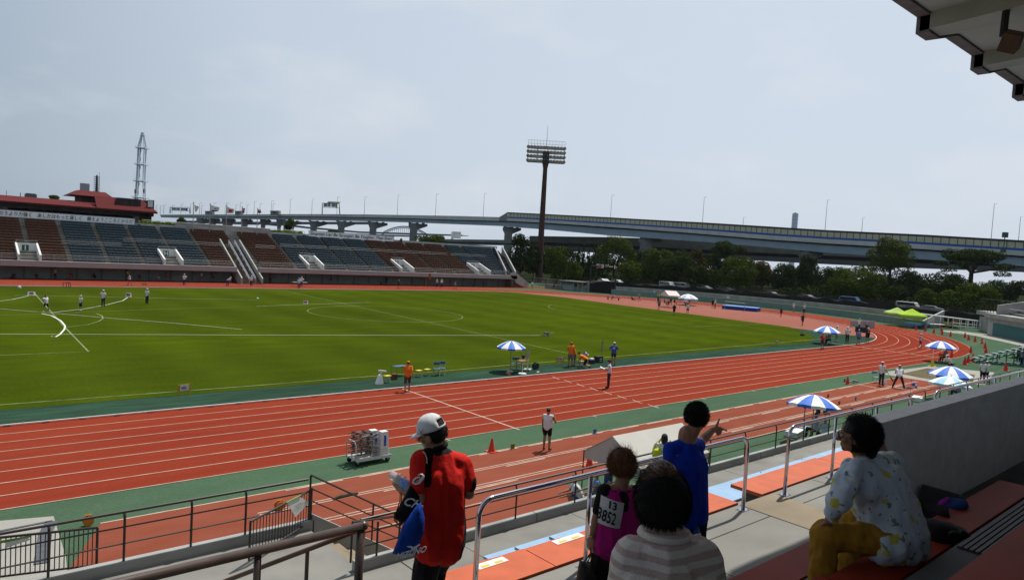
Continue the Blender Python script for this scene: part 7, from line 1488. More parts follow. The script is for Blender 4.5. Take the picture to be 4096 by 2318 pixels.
PP=[('A1',135,1002,'dark dressed person sitting on the ground under the far stand, leftmost',TOCAM,1.65,dict(pose='gsit',top=(.06,.04,.05),bot=(.05,.03,.04),bl=1.8)),('A1',348,1003,'dark dressed person sitting under the far stand, second from the left',TOCAM,1.65,dict(pose='gsit',top=(.03,.03,.04))),('A1',522,1003,'person in a cream top and black trousers standing under the far stand',TOCAM,1.7,dict(top=(.45,.42,.36),bot=BK,bl=1.9)),('A1',675,1003,'person in a red shirt squatting under the far stand',TOCAM,1.7,dict(pose='squat',top=(.35,.03,.04),bot=BK)),('A1',908,1010,'person in black crouching under the far stand',LFT,1.65,dict(pose='squat',top=(.02,.02,.02))),('A1',1222,1014,'person in a bright yellow green shirt bending under the far stand',LFT,1.7,dict(pose='lean1',top=(.48,.65,.05),bot=(.10,.10,.12))),('A1',1258,1070,'walker in a white vest and maroon shorts on the far track',TOCAM+40,1.66,dict(pose='walk',top=WH,sl=0,bot=(.12,.02,.08))),('A1',1328,1014,'dark dressed person leaning on the wall right of the bright yellow green shirt',TOCAM,1.6,dict(pose='squat',top=(.02,.02,.03))),('A1',1505,1016,'white shirted person sitting on the ground beside the blue bag',TOCAM,1.65,dict(pose='gsit',top=(.5,.5,.5),bot=(.2,.2,.3))),('A1',1607,1025,'person in a long red shirt standing near the far wall',TOCAM+60,1.68,dict(top=(.45,.03,.06),sl=.9,bot=(.3,.03,.05),bl=.8)),('A1',1787,1068,'official in white shirt and navy trousers on the far track left of the wide stair',TOCAM,1.72,dict(pose='hips',top=WH,bot=NV,bl=1.9,hat=CAPW)),('A1',1945,1030,'athlete in a white top and red shorts near the far wall',TOCAM,1.7,dict(pose='walk',top=(.6,.6,.62),bot=(.3,.04,.05))),('A1',2052,1031,'athlete in a blue and white vest standing by the far wall',TOCAM,1.7,dict(pose='hips',top=(.10,.14,.35),sl=0,bot=(.03,.04,.12),bl=.5)),('A1',2185,1018,'person in black standing at the far wall beside the wide stair',TOCAM,1.7,dict(top=(.012,.012,.012),bot=(.012,.012,.012),bl=1.9)),('A1',2207,1074,'official in a white shirt bending forward on the far track',RGT,1.7,dict(pose='bend',top=WH,bot=NV,bl=1.9,hat=CAPW)),('A1',2330,1035,'person in a red top standing at the foot of the wide stair',TOCAM,1.66,dict(top=(.5,.03,.04),bot=BK,bl=1.9)),('A1',2438,1077,'official in a white shirt and cap on the far track right of the wide stair',TOCAM,1.72,dict(top=WH,bot=NV,bl=1.9,hat=CAPW)),('A1',445,1327,'girl in a white shirt and black shorts stretching one arm out on the grass',RGT+10,1.62,dict(pose='throw',top=WH,bot=BK,bl=.8,long_hair=True,shoe=(.6,.6,.65))),('A1',782,1314,'child in a white cap and white shirt standing on the grass',TOCAM+20,1.45,dict(top=WH,bot=BK,bl=.95,hat=CAPW,shoe=(.6,.6,.65))),('A1',1000,1278,'man in white shirt, dark grey trousers and white cap on grass, hand on hip',AWAY,1.72,dict(pose='hip1',top=WH,bot=(.05,.055,.05),bl=1.9,hat=CAPW,shoe=(.02,.02,.02))),('A1',1425,1252,'man in a white shirt, black trousers and white cap standing alone on the grass',AWAY+20,1.72,dict(top=WH,bot=(.02,.02,.022),bl=1.9,hat=CAPW)),('A2',90,1035,'person in a pinkish red shirt by the far wall right of the wide stair',TOCAM,1.68,dict(pose='hips',top=(.45,.12,.16),bot=BK,bl=1.9)),('A2',414,1102,'official in a pale shirt and navy trousers in front of the far white table',AWAY,1.74,dict(top=(.55,.62,.72),bot=NV,bl=1.9,hat=CAPW)),('A2',440,1083,'official in a white coat and hood behind the far white table',TOCAM,1.74,dict(pose='hips',top=WH,sl=1.2,bot=NV,bl=1.9,hat=CAPW)),('A2',725,1054,'athlete in navy walking by the far wall',RGT,1.66,dict(pose='walk',top=(.03,.06,.14),sl=0,bot=(.02,.03,.06))),('A2',1165,1055,'dark person crouching by the far wall under the brown seats',RGT,1.6,dict(pose='gsit',top=(.05,.04,.04))),('A2',1217,1056,'slim person in dark green standing against the far wall',TOCAM,1.68,dict(top=(.02,.07,.06),sl=1.8,bot=(.02,.05,.06),bl=1.9)),('A2',1382,1104,'runner in a yellow cap and black vest on the far track',TOCAM+30,1.68,dict(pose='hip1',top=(.03,.02,.02),sl=0,bot=(.02,.02,.02),bl=.4,hat=(.6,.65,.05))),('A2',1755,1090,'official in a yellow cap with a dark pouch on the far track, left of two',TOCAM,1.72,dict(pose='front',top=(.55,.55,.58),bot=BK,bl=1.9,hat=(.6,.65,.05))),('A2',1800,1090,'official in a yellow cap and white shirt on the far track, right of two',TOCAM,1.76,dict(top=WH,bot=BK,bl=1.9,hat=(.6,.65,.05))),('A2',1933,1106,'runner in a pale pink vest walking on the far track',TOCAM+60,1.64,dict(pose='walk',top=(.55,.45,.5),sl=0,bot=(.05,.03,.05),bl=.35)),('A2',2205,1082,'person in a blue shirt holding a camera by the far wall',TOCAM,1.7,dict(pose='film',top=(.03,.12,.4),bot=BK,bl=1.9)),('A3',195,1102,'person in a white shirt standing at the end of the far stand steps',TOCAM,1.7,dict(top=WH,bot=(.2,.15,.12),bl=.6)),('A3',404,1106,'person in black sitting beside the mesh fence',TOCAM,1.7,dict(pose='squat',top=(.015,.015,.02),bot=BK)),('A3',990,1212,'person in white sitting on the long dark bench',LFT,1.66,dict(pose='sit',top=(.6,.6,.62),bot=BK,bl=1.8)),('A3',1168,1215,'athlete in black stretching on the ground right of the long bench',RGT,1.7,dict(pose='long',top=(.03,.02,.03),bot=BK,bl=1.5)),('A3',1235,1222,'athlete in a pale pink vest lifting a leg on the far apron',LFT,1.68,dict(pose='walk2',top=(.5,.4,.45),sl=0,bot=(.08,.02,.04),bl=.35)),('A3',1378,1180,'person in white standing behind the far tent near the wall',RGT,1.7,dict(top=WH,bot=BK,bl=.6)),('A3',1418,1228,'person in a yellow green vest at the left pole of the far tent',TOCAM,1.72,dict(top=(.5,.62,.08),bot=BK,bl=1.9)),('A3',1425,1305,'person in a grey shirt standing on the grass edge before the far tent',AWAY,1.72,dict(pose='hip1',top=(.18,.2,.25),bot=BK,bl=.6)),('E2',290,462,'athlete in grey sitting under the left of the far tent',RGT,1.7,dict(pose='sit',top=(.12,.16,.22),bot=BK,bl=1.6)),('E2',375,462,'athlete leaning beside black bags under the far tent',TOCAM,1.6,dict(pose='gsit',top=(.02,.02,.02))),('E2',420,455,'athlete in black sitting in the middle of the far tent',TOCAM,1.7,dict(pose='sit',top=(.03,.02,.02),bot=BK)),('E2',495,458,'athlete in a dark top sitting under the right of the far tent',RGT,1.7,dict(pose='sit',top=(.06,.03,.03),bot=(.15,.1,.1))),('E2',165,430,'person in black standing behind the grey shirted one at the far tent',RGT,1.72,dict(pose='stand',top=(.04,.04,.05),bot=BK,bl=1.5)),('E2',690,470,'official in white sitting at the left of the far umbrella table',RGT,1.66,dict(pose='sit',top=WH,bot=(.03,.04,.07),bl=1.9,hat=CAPW)),('E2',735,475,'official in white sitting behind the table of the far umbrella',TOCAM,1.66,dict(pose='sit',top=WH,bot=(.03,.04,.07),bl=1.9)),('E2',718,430,'person in a tan top standing under the far umbrella',TOCAM,1.68,dict(top=(.3,.2,.12),bot=BK,bl=1.9,hair=(.05,.02,.01))),('E2',808,455,'official in a pale pink shirt standing right of the far umbrella',TOCAM,1.7,dict(top=(.62,.5,.6),bot=(.5,.4,.48),bl=1.9)),('E2',490,672,'athlete in all black walking from the grass to the apron',AWAY,1.74,dict(pose='walk',top=(.012,.012,.012),bot=(.012,.012,.012),bl=.75)),('E2',770,650,'athlete in a white vest and black shorts at the grass edge',AWAY,1.7,dict(pose='hip1',top=(.62,.66,.72),sl=0,bot=BK,bl=.6,shoe=(.5,.6,.7))),('E2',1285,518,'athlete in a dark vest with a white number left of the high jump mat',TOCAM,1.7,dict(top=(.05,.03,.05),sl=0,bot=BK,bl=.6)),('E2',1335,532,'official in a white hat, white shirt and maroon trousers by the high jump',RGT,1.7,dict(pose='front',top=WH,bot=(.12,.02,.04),bl=1.9,hat=CAPW)),('E2',1600,345,'person in white sitting on the verge behind the high jump bar',TOCAM,1.66,dict(pose='gsit',top=(.55,.6,.68),bot=(.3,.32,.35))),('B4',245,116,'official in white shirt and pinkish trousers at the bend wall, left of two',TOCAM,1.72,dict(top=WH,bot=(.4,.3,.3),bl=1.9,hat=CAPW)),('B4',348,130,'official in white shirt and navy trousers at the bend wall, right of two',TOCAM,1.72,dict(pose='front',top=(.6,.6,.68),bot=(.04,.05,.12),bl=1.9,hat=CAPW)),('B4',125,162,'runner in a dark vest on the pink apron below the wall',AWAY,1.68,dict(pose='walk',top=(.06,.03,.06),sl=0,bot=(.03,.02,.03),bl=.4)),('B4',332,247,'athlete in a dark vest with a number walking towards the camera on the apron',TOCAM,1.72,dict(pose='walk',top=(.03,.03,.05),sl=.1,bot=BK,bl=.5)),('B4',880,300,'official in white shirt and cap left of the pale board on the bend',RGT,1.74,dict(pose='front',top=WH,bot=(.03,.05,.15),bl=1.9,hat=CAPW)),('B4',955,303,'official in pale shirt right of the pale board on the bend',TOCAM,1.76,dict(top=(.45,.48,.55),bot=(.03,.05,.15),bl=1.9)),('B4',524,476,'runner in red shirt, black shorts and light blue cap finishing the straight',AWAY-30,1.72,dict(pose='walk',top=(.6,.03,.04),bot=BK,bl=.6,hat=(.35,.6,.75),number=1)),('B4',597,428,'official in a pale shirt sitting under the umbrella near the bend start line',LFT,1.68,dict(pose='sit',top=(.42,.42,.38),bot=BK,bl=1.9,hat=(.4,.35,.3))),('B4',662,399,'official in pale blue grey shirt, grey shorts and cap right of the umbrella',TOCAM-20,1.76,dict(top=(.55,.6,.66),bot=(.25,.28,.26),bl=1.0,hat=CAPW,shoe=(.5,.5,.5))),('B4',765,409,'official in a white shirt with black trousers, feet apart, near the bend start line',TOCAM,1.74,dict(pose='hip1',top=WH,bot=(.02,.02,.02),bl=1.9,hat=CAPW)),('B4',874,434,'athlete in a blue singlet and blue shorts seen from behind at the bend start',AWAY,1.72,dict(top=(.12,.25,.60),sl=.15,bot=(.03,.10,.40),bl=.45,hat=(.55,.6,.6),number=1)),('B4',962,417,'athlete in black with a white number on the back at the inner kerb',AWAY,1.74,dict(top=(.02,.02,.02),sl=.4,bot=(.02,.02,.02),bl=.5,hat=CAPW,number=1)),('B4',1475,470,'athlete in a pale vest and violet shorts walking across the bend',TOCAM-50,1.7,dict(pose='walk',top=(.62,.58,.66),sl=.1,bot=(.10,.06,.35),bl=.6,hat=CAPW,shoe=(.4,.5,.2))),('B4',1725,605,'official in a grey white shirt sitting under the outer lane umbrella',LFT,1.68,dict(pose='sit',top=(.45,.48,.52),bot=(.05,.05,.05),bl=1.9,hat=(.35,.36,.38))),('B4',1765,710,'official in a white shirt and cap leaning over above the sand pit umbrella',LFT,1.7,dict(pose='bendw',top=WH,bot=(.05,.05,.07),bl=1.9,hat=CAPW)),('B4',1095,829,'flag judge in a white shirt and cap holding a red flag at the runway',RGT-25,1.72,dict(pose='flag',top=WH,bot=(.05,.045,.05),bl=1.9,hat=CAPW,extra=redflag)),('B4',1265,858,'judge in a white shirt standing with legs wide apart on the runway',AWAY+25,1.78,dict(pose='bendw',top=WH,bot=(.055,.05,.055),bl=1.9,hat=(.6,.65,.72))),('B4',2075,800,'official in a white shirt and dark shorts by the pit, left of two',TOCAM,1.72,dict(top=WH,bot=(.02,.02,.03),bl=1.0)),('B4',2112,800,'official in white shirt and cap leaning on the rail by the pit, right of two',AWAY,1.70,dict(pose='front',top=WH,bot=(.02,.02,.03),bl=1.9,hat=CAPW)),('B4',2428,600,'person in a dark shirt standing among the legs of the timing stairs',TOCAM,1.7,dict(top=(.08,.05,.05),bot=BK,bl=1.9)),('B4',2462,640,'person in a white shirt beside the legs of the timing stairs',LFT,1.7,dict(pose='hips',top=(.55,.55,.58),bot=NV,bl=1.9,hat=CAPW)),('B2',553,646,'man in an orange shirt, orange cap and grey shorts walking on lane one',AWAY-8,1.72,dict(pose='walk',top=ORG,sl=.75,bot=(.09,.075,.085),bl=.95,hat=ORG,shoe=(.03,.02,.02))),('B2',2135,405,'man in orange shirt and grey shorts standing with head bowed on the green strip',AWAY+12,1.78,dict(pose='front',top=ORG,sl=.6,bot=(.17,.17,.19),bl=1.0,hat=(.75,.12,.02),shoe=(.03,.03,.03))),('B2',2178,392,'man in orange mostly hidden behind the standing man in orange, only cap and shoulder showing',LFT,1.5,dict(pose='lean1',top=ORG,bot=(.15,.15,.17),bl=1.0,hat=ORG)),('B2',2290,418,'man in an orange shirt kneeling on all fours on the green strip',LFT+20,1.70,dict(pose='kneel',top=ORG,sl=.6,bot=(.02,.018,.02),bl=.9,shoe=(.12,.05,.03))),('B3',152,1050,'athlete in blue and white shirt and white cap, hand on hip, at the kerb',AWAY+15,1.74,dict(pose=dict(a=('hip','face'),l=('st','st')),top=(.05,.12,.45),sl=.7,bot=(.06,.05,.05),bl=.5,hat=CAPW,number=1)),('B3',95,1316,'man in a white shirt and dark trousers reading a clipboard on the track',LFT+15,1.74,dict(pose='front',top=(.70,.68,.74),sl=.7,bot=(.06,.045,.05),bl=1.95,hat=(.015,.012,.015),extra=clip)),('B2',1905,1215,'athlete in white vest and black shorts, hand at his face, on the runway',AWAY+25,1.74,dict(pose='face',top=WH,sl=0,bot=(.012,.012,.012),bl=.55,shoe=(.10,.02,.02),skin=(.36,.17,.10),hair=(.03,.02,.018))),]
for c,x,y,lb,fc,hh,kw in PP:
 z=0
 if 'verge' in lb:z=.62
 q=G(c,x,y,z)+V3((0,0,.012));q.y=min(q.y,123.7);person(lb,q,fc,hh,**kw)
for c,x,y,z,lb,fc,kw in(('B4',470,1205,.75,'official in a pale blue shirt sitting at the foot of the stand, left of two',AWAY-20,dict(pose='sit',top=(.50,.58,.72),bot=BK,bl=1.9,hair=(.01,.01,.01))),('B4',560,1215,.95,'official in a pale blue shirt sitting at the foot of the stand, right of two',AWAY,dict(pose='sit',top=(.50,.58,.72),bot=BK,bl=1.9)),('B4',1850,830,.9,'person in grey blue sitting under the pale blue umbrella',AWAY,dict(pose='sit',top=(.3,.38,.45),bot=BK,bl=1.9)),('D3',700,690,.85,'athlete in a bright blue top sitting under the near tent',LFT,dict(pose='sit',top=(.05,.25,.55),sl=0,bot=BK,bl=.6)),('D3',560,745,.6,'athlete in white bending down at the left pole of the near tent',LFT,dict(pose='squat',top=(.6,.65,.72),bot=(.05,.08,.3))),('D3',785,590,1.3,'person in a dark blue shirt standing under the near tent behind the woman in pink',LFT,dict(pose='stand',top=(.03,.06,.15),bot=BK,bl=1.9))):
 p=G(c,x,y,z);person(lb,(p.x,p.y,.0),fc,1.66,**kw)
PAINT={};FOLD={}
def near_fig(label,base,H_,face,J,seat=False):
 t=thing('person',label,'person',base,None,world=True);return t
def jset(spec,face,lean=None):
 J={k:PD(*v)for k,v in spec.items()if k not in('hd',)}
 J['hd']=V3(spec.get('hd',(0,0,1))).normalized();J['s']=(J['neck']-J['pel']).normalized();J['ax']=(J['shR']-J['shL']).normalized()
 J['chest']=J['pel']+(J['neck']-J['pel'])*.62
 for n_ in 'LR':
  J['ad'+n_]=(J['hn'+n_]-J['wr'+n_]).normalized()if 'hn'+n_ in J else(J['wr'+n_]-J['el'+n_]).normalized()
  if 'hn'+n_ not in J:J['hn'+n_]=J['wr'+n_]+J['ad'+n_]*.08
  if 'to'+n_ not in J:J['to'+n_]=J['an'+n_]+V3((math.sin(face),math.cos(face),-.25))*.14
 return J
def head_basis(J,comp):
 z=J['hd'];y=V3((math.sin(comp),math.cos(comp),0));y=(y-z*y.dot(z)).normalized();x=y.cross(z);return Matrix((x,y,z)).transposed()
def near_head(m,J,B,r):
 h=J['head'];m.cap(J['neck']-J['s']*.03*r,.036*r,h-J['hd']*.03*r,.033*r)
 m.ell(h+B@V3((0,-.006,.010))*r,(.045*r,.056*r,.058*r),B,20,14);m.ell(h+B@V3((0,.012,-.032))*r,(.034*r,.038*r,.034*r),B,16,10);m.ell(h+B@V3((0,.040,-.052))*r,(.016*r,.012*r,.012*r),B,10,8)
 m.cap(h+B@V3((0,.050,.002))*r,.006*r,h+B@V3((0,.062,-.018))*r,.0095*r,8)
 for s_ in(-1,1):m.ell(h+B@V3((s_*.047,-.004,-.010))*r,(.006*r,.012*r,.018*r),B,10,8);m.ell(h+B@V3((s_*.028,.038,-.014))*r,(.013*r,.012*r,.010*r),B,8,6)
 m.ell(h+B@V3((0,.050,-.036))*r,(.014*r,.006*r,.005*r),B,8,6)
def face_bits(t,J,B,r,glasses=False):
 h=J['head']
 for s_ in(-1,1):
  m=MB();c_=h+B@V3((s_*.019,.046,.002))*r;m.ell(c_,(.0085*r,.006*r,.0055*r),B,10,8);e=m.build('eye',flat((.6,.58,.55),.2),t,smooth=True);m=MB();m.ell(c_+B@V3((0,.0045,0))*r,(.0035*r,.002*r,.0035*r),B,8,6);m.build('iris',flat((.01,.008,.006),.2),e)
  m=MB();m.cap(h+B@V3((s_*.010,.051,.013))*r,.0018*r,h+B@V3((s_*.030,.043,.014))*r,.0014*r,6);m.build('eyebrow',HAIRB,t)
 if glasses:
  m=MB()
  for s_ in(-1,1):
   P_=[h+B@V3((s_*.020+.015*math.cos(a),.058,.000+.011*math.sin(a)))*r for a in[2*math.pi*i/14 for i in range(15)]];m.path(P_,.0012*r,5);m.tube(h+B@V3((s_*.035,.056,.004))*r,h+B@V3((s_*.049,-.002,-.002))*r,.0012*r,n=5)
  m.tube(h+B@V3((-.005,.060,.003))*r,h+B@V3((.005,.060,.003))*r,.0012*r,n=5);m.build('glasses',flat((.12,.09,.07),.3),t)
def near_body(t,J,B,r,palms,skin=SKIN,vox=.0075):
 m=MB()
 for n_ in 'LR':
  m.cap(J['hp'+n_],.052*r,J['kn'+n_],.034*r);k,a=J['kn'+n_],J['an'+n_];m.cap(k,.034*r,k+(a-k)*.33,.034*r);m.cap(k+(a-k)*.33,.034*r,a,.021*r);m.cap(a,.022*r,J['to'+n_],.018*r)
  sh,e,w=J['sh'+n_],J['el'+n_],J['wr'+n_];m.cap(sh,.031*r,e,.0235*r);m.cap(e,.0245*r,e+(w-e)*.3,.0245*r);m.cap(e+(w-e)*.3,.0245*r,w,.0160*r)
  fingers(m,w,J['ad'+n_],palms[n_][0],r/1.7,palms[n_][1],thumb=palms[n_][2])
  sg=1 if n_=='R' else-1;m.cap(J['chest']+J['ax']*sg*.045*r,.062*r,sh-J['s']*.02*r,.04*r);m.cap(J['pel']+J['ax']*sg*.03*r,.062*r,J['hp'+n_],.058*r)
 for n_ in 'LR':m.cap(J['neck']-J['s']*.022*r,.036*r,J['sh'+n_],.030*r)
 m.cap(J['pel'],.07*r,J['chest'],.07*r);near_head(m,J,B,r)
 o=m.build('body',skinmat(skin),t,smooth=True);remesh(o,vox,2);return o
def fold(o,amp,sc):FOLD[o.name]=(o,amp,sc)
def paint(o,mats,fn):
 for m_ in mats:o.data.materials.append(m_)
 PAINT[o.name]=(o,[o.data.materials[0]]+list(mats),fn)
def finish_near():
 for o,amp,sc in FOLD.values():
  me=o.data;me.update();ns=[v.normal.copy()for v in me.vertices]
  for v,n_ in zip(me.vertices,ns):
   c=v.co;w=noise.noise(V3((c.x*sc*1.6,c.y*sc*1.6,c.z*sc*.55)))+.5*noise.noise(V3((c.x*sc*2.8+c.z*sc*1.4,c.y*sc*2.8,c.z*sc*1.5+7)));v.co=c+n_*w*amp
  me.update()
 for o,mats,fn in PAINT.values():
  me=o.data;me.materials.clear()
  for m_ in mats:me.materials.append(m_)
  off=V3(o['_w'])if o.get('_w')else V3((0,0,0))
  for p in me.polygons:p.material_index=fn(p.center+off)
def D2R(a):return math.radians(a)
dR=4.95;r=1.70
fc=D2R(22)
J=jset(dict(head=('E5',866,425,dR-.02),neck=('E5',965,640,dR),shL=('E5',700,835,dR-.10),shR=('E5',1350,905,dR+.10),elL=('D2',1585,668,dR-.18),wrL=('D2',1425,590,dR-.10),hnL=('D2',1378,520,dR-.07),elR=('D2',2068,620,dR+.08),wrR=('D2',1975,560,dR+.28),hnR=('D2',1930,540,dR+.36),pel=('D2',1775,1040,dR),hpL=('D2',1700,1080,dR-.03),hpR=('D2',1845,1085,dR+.05),knL=('D2',1590,1700,dR+.05),anL=('D2',1560,2300,dR-.05),knR=('D2',1745,1345,dR+.22),anR=('D2',1715,1830,dR+.10),hd=(-.30,.18,1)),fc)
t=near_fig('man in red polo shirt and white cap looking down at a bottle, from behind',(J['pel'].x,J['pel'].y,FLZ),r,fc,J)
BH=head_basis(J,D2R(-38))
near_body(t,J,BH,r,{'L':(V3((.9,.5,-.2)),1.1,-1),'R':(V3((-1,0,0)),.9,1)},SKIN)
face_bits(t,J,BH,r,True)
REDC=cloth((.62,.018,.012));BLKC=cloth((.014,.012,.015))
m=shirt_mesh(J,r,.66,hem=1.6,g=.019,wide=1.05)
for sg,n_ in((-1,'L'),(1,'R')):
 m.cap(J['pel']+J['ax']*sg*.05*r-J['s']*.055*r,.058*r,J['chest']+J['ax']*sg*.05*r,.06*r)
o=m.build('polo_shirt',REDC,t,smooth=True);remesh(o,.0075,14);fold(o,.010,7)
def prd(c,J=J):
 d=c-J['shL'];e=c-J['shR']
 u=(c-J['pel']).dot(J['ax']);h=(c-J['neck']).dot(J['s'])
 if h>-.045 and(c-J['neck']).length<.105:return 1
 ue=(c-J['shR']).dot((J['elR']-J['shR']).normalized())
 if ue>.105 and(c-J['shR']).dot(J['ax'])>-.03 and u>.12:return 1
 if abs((c-J['shL']).dot(J['ax'])-.03)<.028 and-.16<(c-J['shL']).z<.08 and u<-.1:return 1
 if abs(u-.215)<.014 and-.30<h<-.06:return 1
 return 0
paint(o,[BLKC],prd)
m=MB();m.path([J['neck']+(BH@V3((.06*math.cos(a),.06*math.sin(a),0)))+J['s']*(.015+.012*math.sin(a))for a in[2*math.pi*i/16 for i in range(17)]],.016,8);m.build('collar',BLKC,t,smooth=True)
u_=(J['elL']-J['shL']).normalized();toc=(CAM-J['shL']).normalized();sc_=J['shL']+u_*.125;ec=sc_+toc*.078-CR*.012;ex=CR;ey=CU
sp_=[(a*.00058,b*.00050)for a,b in((-8,40),(20,56),(50,55),(65,35),(52,-8),(12,-52),(-38,-63),(-66,-48),(-58,-18),(-30,8),(10,22),(28,14),(20,-6),(-8,-26),(-30,-32))]
m=MB();m.path([ec+ex*a*.9+ey*b*1.1 for a,b in sp_],[.002,.0035,.006,.0085,.0095,.0095,.009,.008,.007,.006,.0045,.004,.0035,.003,.002],6);m.build('sleeve_emblem',WPAINT,t,smooth=True)
m=MB();q0=J['shL']+CR*.03+CU*.055+toc*.02;m.path([q0+CR*a+CU*b+toc*c_ for a,b,c_ in((-.02,.005,.0),(.0,-.01,.025),(.012,-.04,.045),(.014,-.08,.055))],.0028,5);m.build('piping',WPAINT,t)
m=legs_mesh(J,r,1.25,.012);m.cap(J['hpL'],.062*r,J['knL'],.045*r);m.cap(J['knL'],.045*r,J['anL'],.036*r);o=m.build('trousers',BLKC,t,smooth=True);remesh(o,.009,3);fold(o,.006,9)
m=MB();a=J['hpL']+toc*.085+CR*.045;m.path([a,a+(J['knL']-J['hpL'])*.5-toc*.01,a+(J['knL']-J['hpL'])*1.0-toc*.035],.003,5);m.build('side_piping',WPAINT,t)
h=J['head'];m=MB();m.ell(h+BH@V3((0,-.014,.006))*r,(.0495*r,.055*r,.058*r),BH,20,14)
m.v=[h+BH@V3((q.x,q.y,max(q.z,(-.040*r if q.y<-.012*r else .006*r))))for q in[(BH.transposed()@(v-h))for v in m.v]]
rnd=random.Random(3);strands(m,h+BH@V3((0,-.014,.006))*r,BH,(.050*r,.056*r,.058*r),900,.018,rnd,top=-.62,wave=.25,w=.0015,dr=(0,0,-.9),front_cut=.1)
hb=m.build('hair',HAIRB,t)
CAPM=mat('cap_white',(.66,.66,.69),.8,var=.04,scale=8,bump=.1)
m=MB();hc=h+BH@V3((0,-.006,.022))*r;NS,NR_=28,10;R3=(.0545*r,.0635*r,.062*r);V_=[];F_=[]
for j in range(NR_+1):
 ph=(math.pi/2)*(j/NR_)*1.03
 for i in range(NS):th=2*math.pi*i/NS;V_.append(hc+BH@V3((R3[0]*math.sin(ph)*math.cos(th),R3[1]*math.sin(ph)*math.sin(th),R3[2]*math.cos(ph)*(1+.012*math.sin(th*6)))))
for j in range(NR_):
 for i in range(NS):
  th=2*math.pi*(i+.5)/NS;back=abs(th-1.5*math.pi)<.62
  if back and 6<=j<=8:continue
  F_.append([j*NS+i,(j+1)*NS+i,(j+1)*NS+(i+1)%NS,j*NS+(i+1)%NS])
m.v=V_;m.f=F_;m.m=[0]*len(F_)
cp=m.build('cap',CAPM,t,smooth=True);sd_=cp.modifiers.new('thick','SOLIDIFY');sd_.thickness=.004
m=MB();V_=[];
for i in range(13):
 a=math.pi*(.14+.72*i/12);x_,y_=math.cos(a),math.sin(a);V_+=[hc+BH@V3((x_*.054,y_*.058,-.002-.004*abs(x_)))*r,hc+BH@V3((x_*.052,y_*.062+.040*math.sin(math.pi*i/12)**.6+.004,-.010-.012*math.sin(math.pi*i/12)))*r]
m.add(V_,[(2*i,2*i+1,2*i+3,2*i+2)for i in range(12)]);br=m.build('brim',CAPM,cp,smooth=True);sd_=br.modifiers.new('thick','SOLIDIFY');sd_.thickness=.006
lf=h+BH@V3((-.056,.012,.034))*r;m=MB();ax_=BH@V3((0,1,0));az_=BH@V3((0,0,1));ox_=BH@V3((-1,0,0))*.004
m.path([lf+ox_-ax_*-.018+az_*.016,lf+ox_-ax_*-.010-az_*.014,lf+ox_-ax_*.010+az_*.012],[.002,.0045,.0015],5);m.build('cap_mark',flat((.02,.03,.15)),cp)
m=MB();bk_=h+BH@V3((.012,-.052,.062))*r;m.path([bk_+BH@V3((-.010,-.004,.002)),bk_+BH@V3((-.004,-.005,-.004)),bk_+BH@V3((.014,-.004,.006))],[.001,.0022,.0008],5);m.build('cap_mark',flat((.15,.15,.18)),cp)
ba,bb_=PD('D2',1310,432,dR-.02),PD('D2',1500,560,dR-.13);bd=(bb_-ba).normalized();Lb=(bb_-ba).length+.03
t2=thing('plastic_bottle','clear plastic bottle with a blue label held by the man in red','bottle',ba,world=True);PET=mat('clear_plastic',(.75,.76,.80),.12,trans=.55,var=.03,alpha=.75)
def along(mb,prof,o_,d_,n=16):
 a_=d_.orthogonal().normalized();b_2=d_.cross(a_);vs=[]
 for(rr,z)in prof:
  for i in range(n):th=2*math.pi*i/n;vs.append(o_+d_*z+(a_*math.cos(th)+b_2*math.sin(th))*rr)
 mb.add(vs,[(j*n+i,j*n+(i+1)%n,(j+1)*n+(i+1)%n,(j+1)*n+i)for j in range(len(prof)-1)for i in range(n)])
m=MB();along(m,[(0,0),(.028,.002),(.033,.012),(.032,.03),(.034,.035),(.032,.05),(.034,.055),(.033,.11),(.034,.19),(.026,.215),(.014,.235),(.014,.25)],ba,bd);m.build('bottle_body',PET,t2,smooth=True)
m=MB();along(m,[(.0345,.115),(.0348,.118),(.0348,.185),(.0345,.19)],ba,bd);m.build('blue_label',mat('label_blue',(.02,.16,.60),.4,var=.4,scale=40,col2=(.35,.5,.8)),t2,smooth=True)
m=MB();along(m,[(.0155,.248),(.0155,.268),(0,.269)],ba,bd);m.build('bottle_cap',UW,t2)
def pillow(mb,pts,dep0,th,crop='D2',bul=.5):
 P_=[PD(crop,x,y,dep0)for x,y in pts];c_=sum(P_,V3((0,0,0)))/len(P_);f=CF;n=len(P_);sub=4;V_=[c_-f*th];rings=5
 ring=[]
 Q=[]
 for i in range(n):
  for k in range(sub):Q.append(P_[i]+(P_[(i+1)%n]-P_[i])*k/sub)
 N_=len(Q);vs=[c_-f*th]
 for j in range(1,rings+1):
  u=j/rings
  for q in Q:vs.append(c_+(q-c_)*u-f*th*math.sqrt(max(0,1-u*u))+f*.012*noise.noise(q*14*u))
 b0=len(vs);vs.append(c_+f*th)
 for j in range(1,rings):
  u=j/rings
  for q in Q:vs.append(c_+(q-c_)*u+f*th*math.sqrt(max(0,1-u*u)))
 fs_=[(0,1+i,1+(i+1)%N_)for i in range(N_)]
 for j in range(rings-1):fs_+=[(1+j*N_+i,1+(j+1)*N_+i,1+(j+1)*N_+(i+1)%N_,1+j*N_+(i+1)%N_)for i in range(N_)]
 fs_+=[(b0,b0+1+(i+1)%N_,b0+1+i)for i in range(N_)]
 for j in range(rings-2):fs_+=[(b0+1+j*N_+i,b0+1+j*N_+(i+1)%N_,b0+1+(j+1)*N_+(i+1)%N_,b0+1+(j+1)*N_+i)for i in range(N_)]
 L1=1+(rings-1)*N_;L2_=b0+1+(rings-2)*N_
 fs_+=[(L1+i,L2_+i,L2_+(i+1)%N_,L1+(i+1)%N_)for i in range(N_)]
 mb.add(vs,fs_)
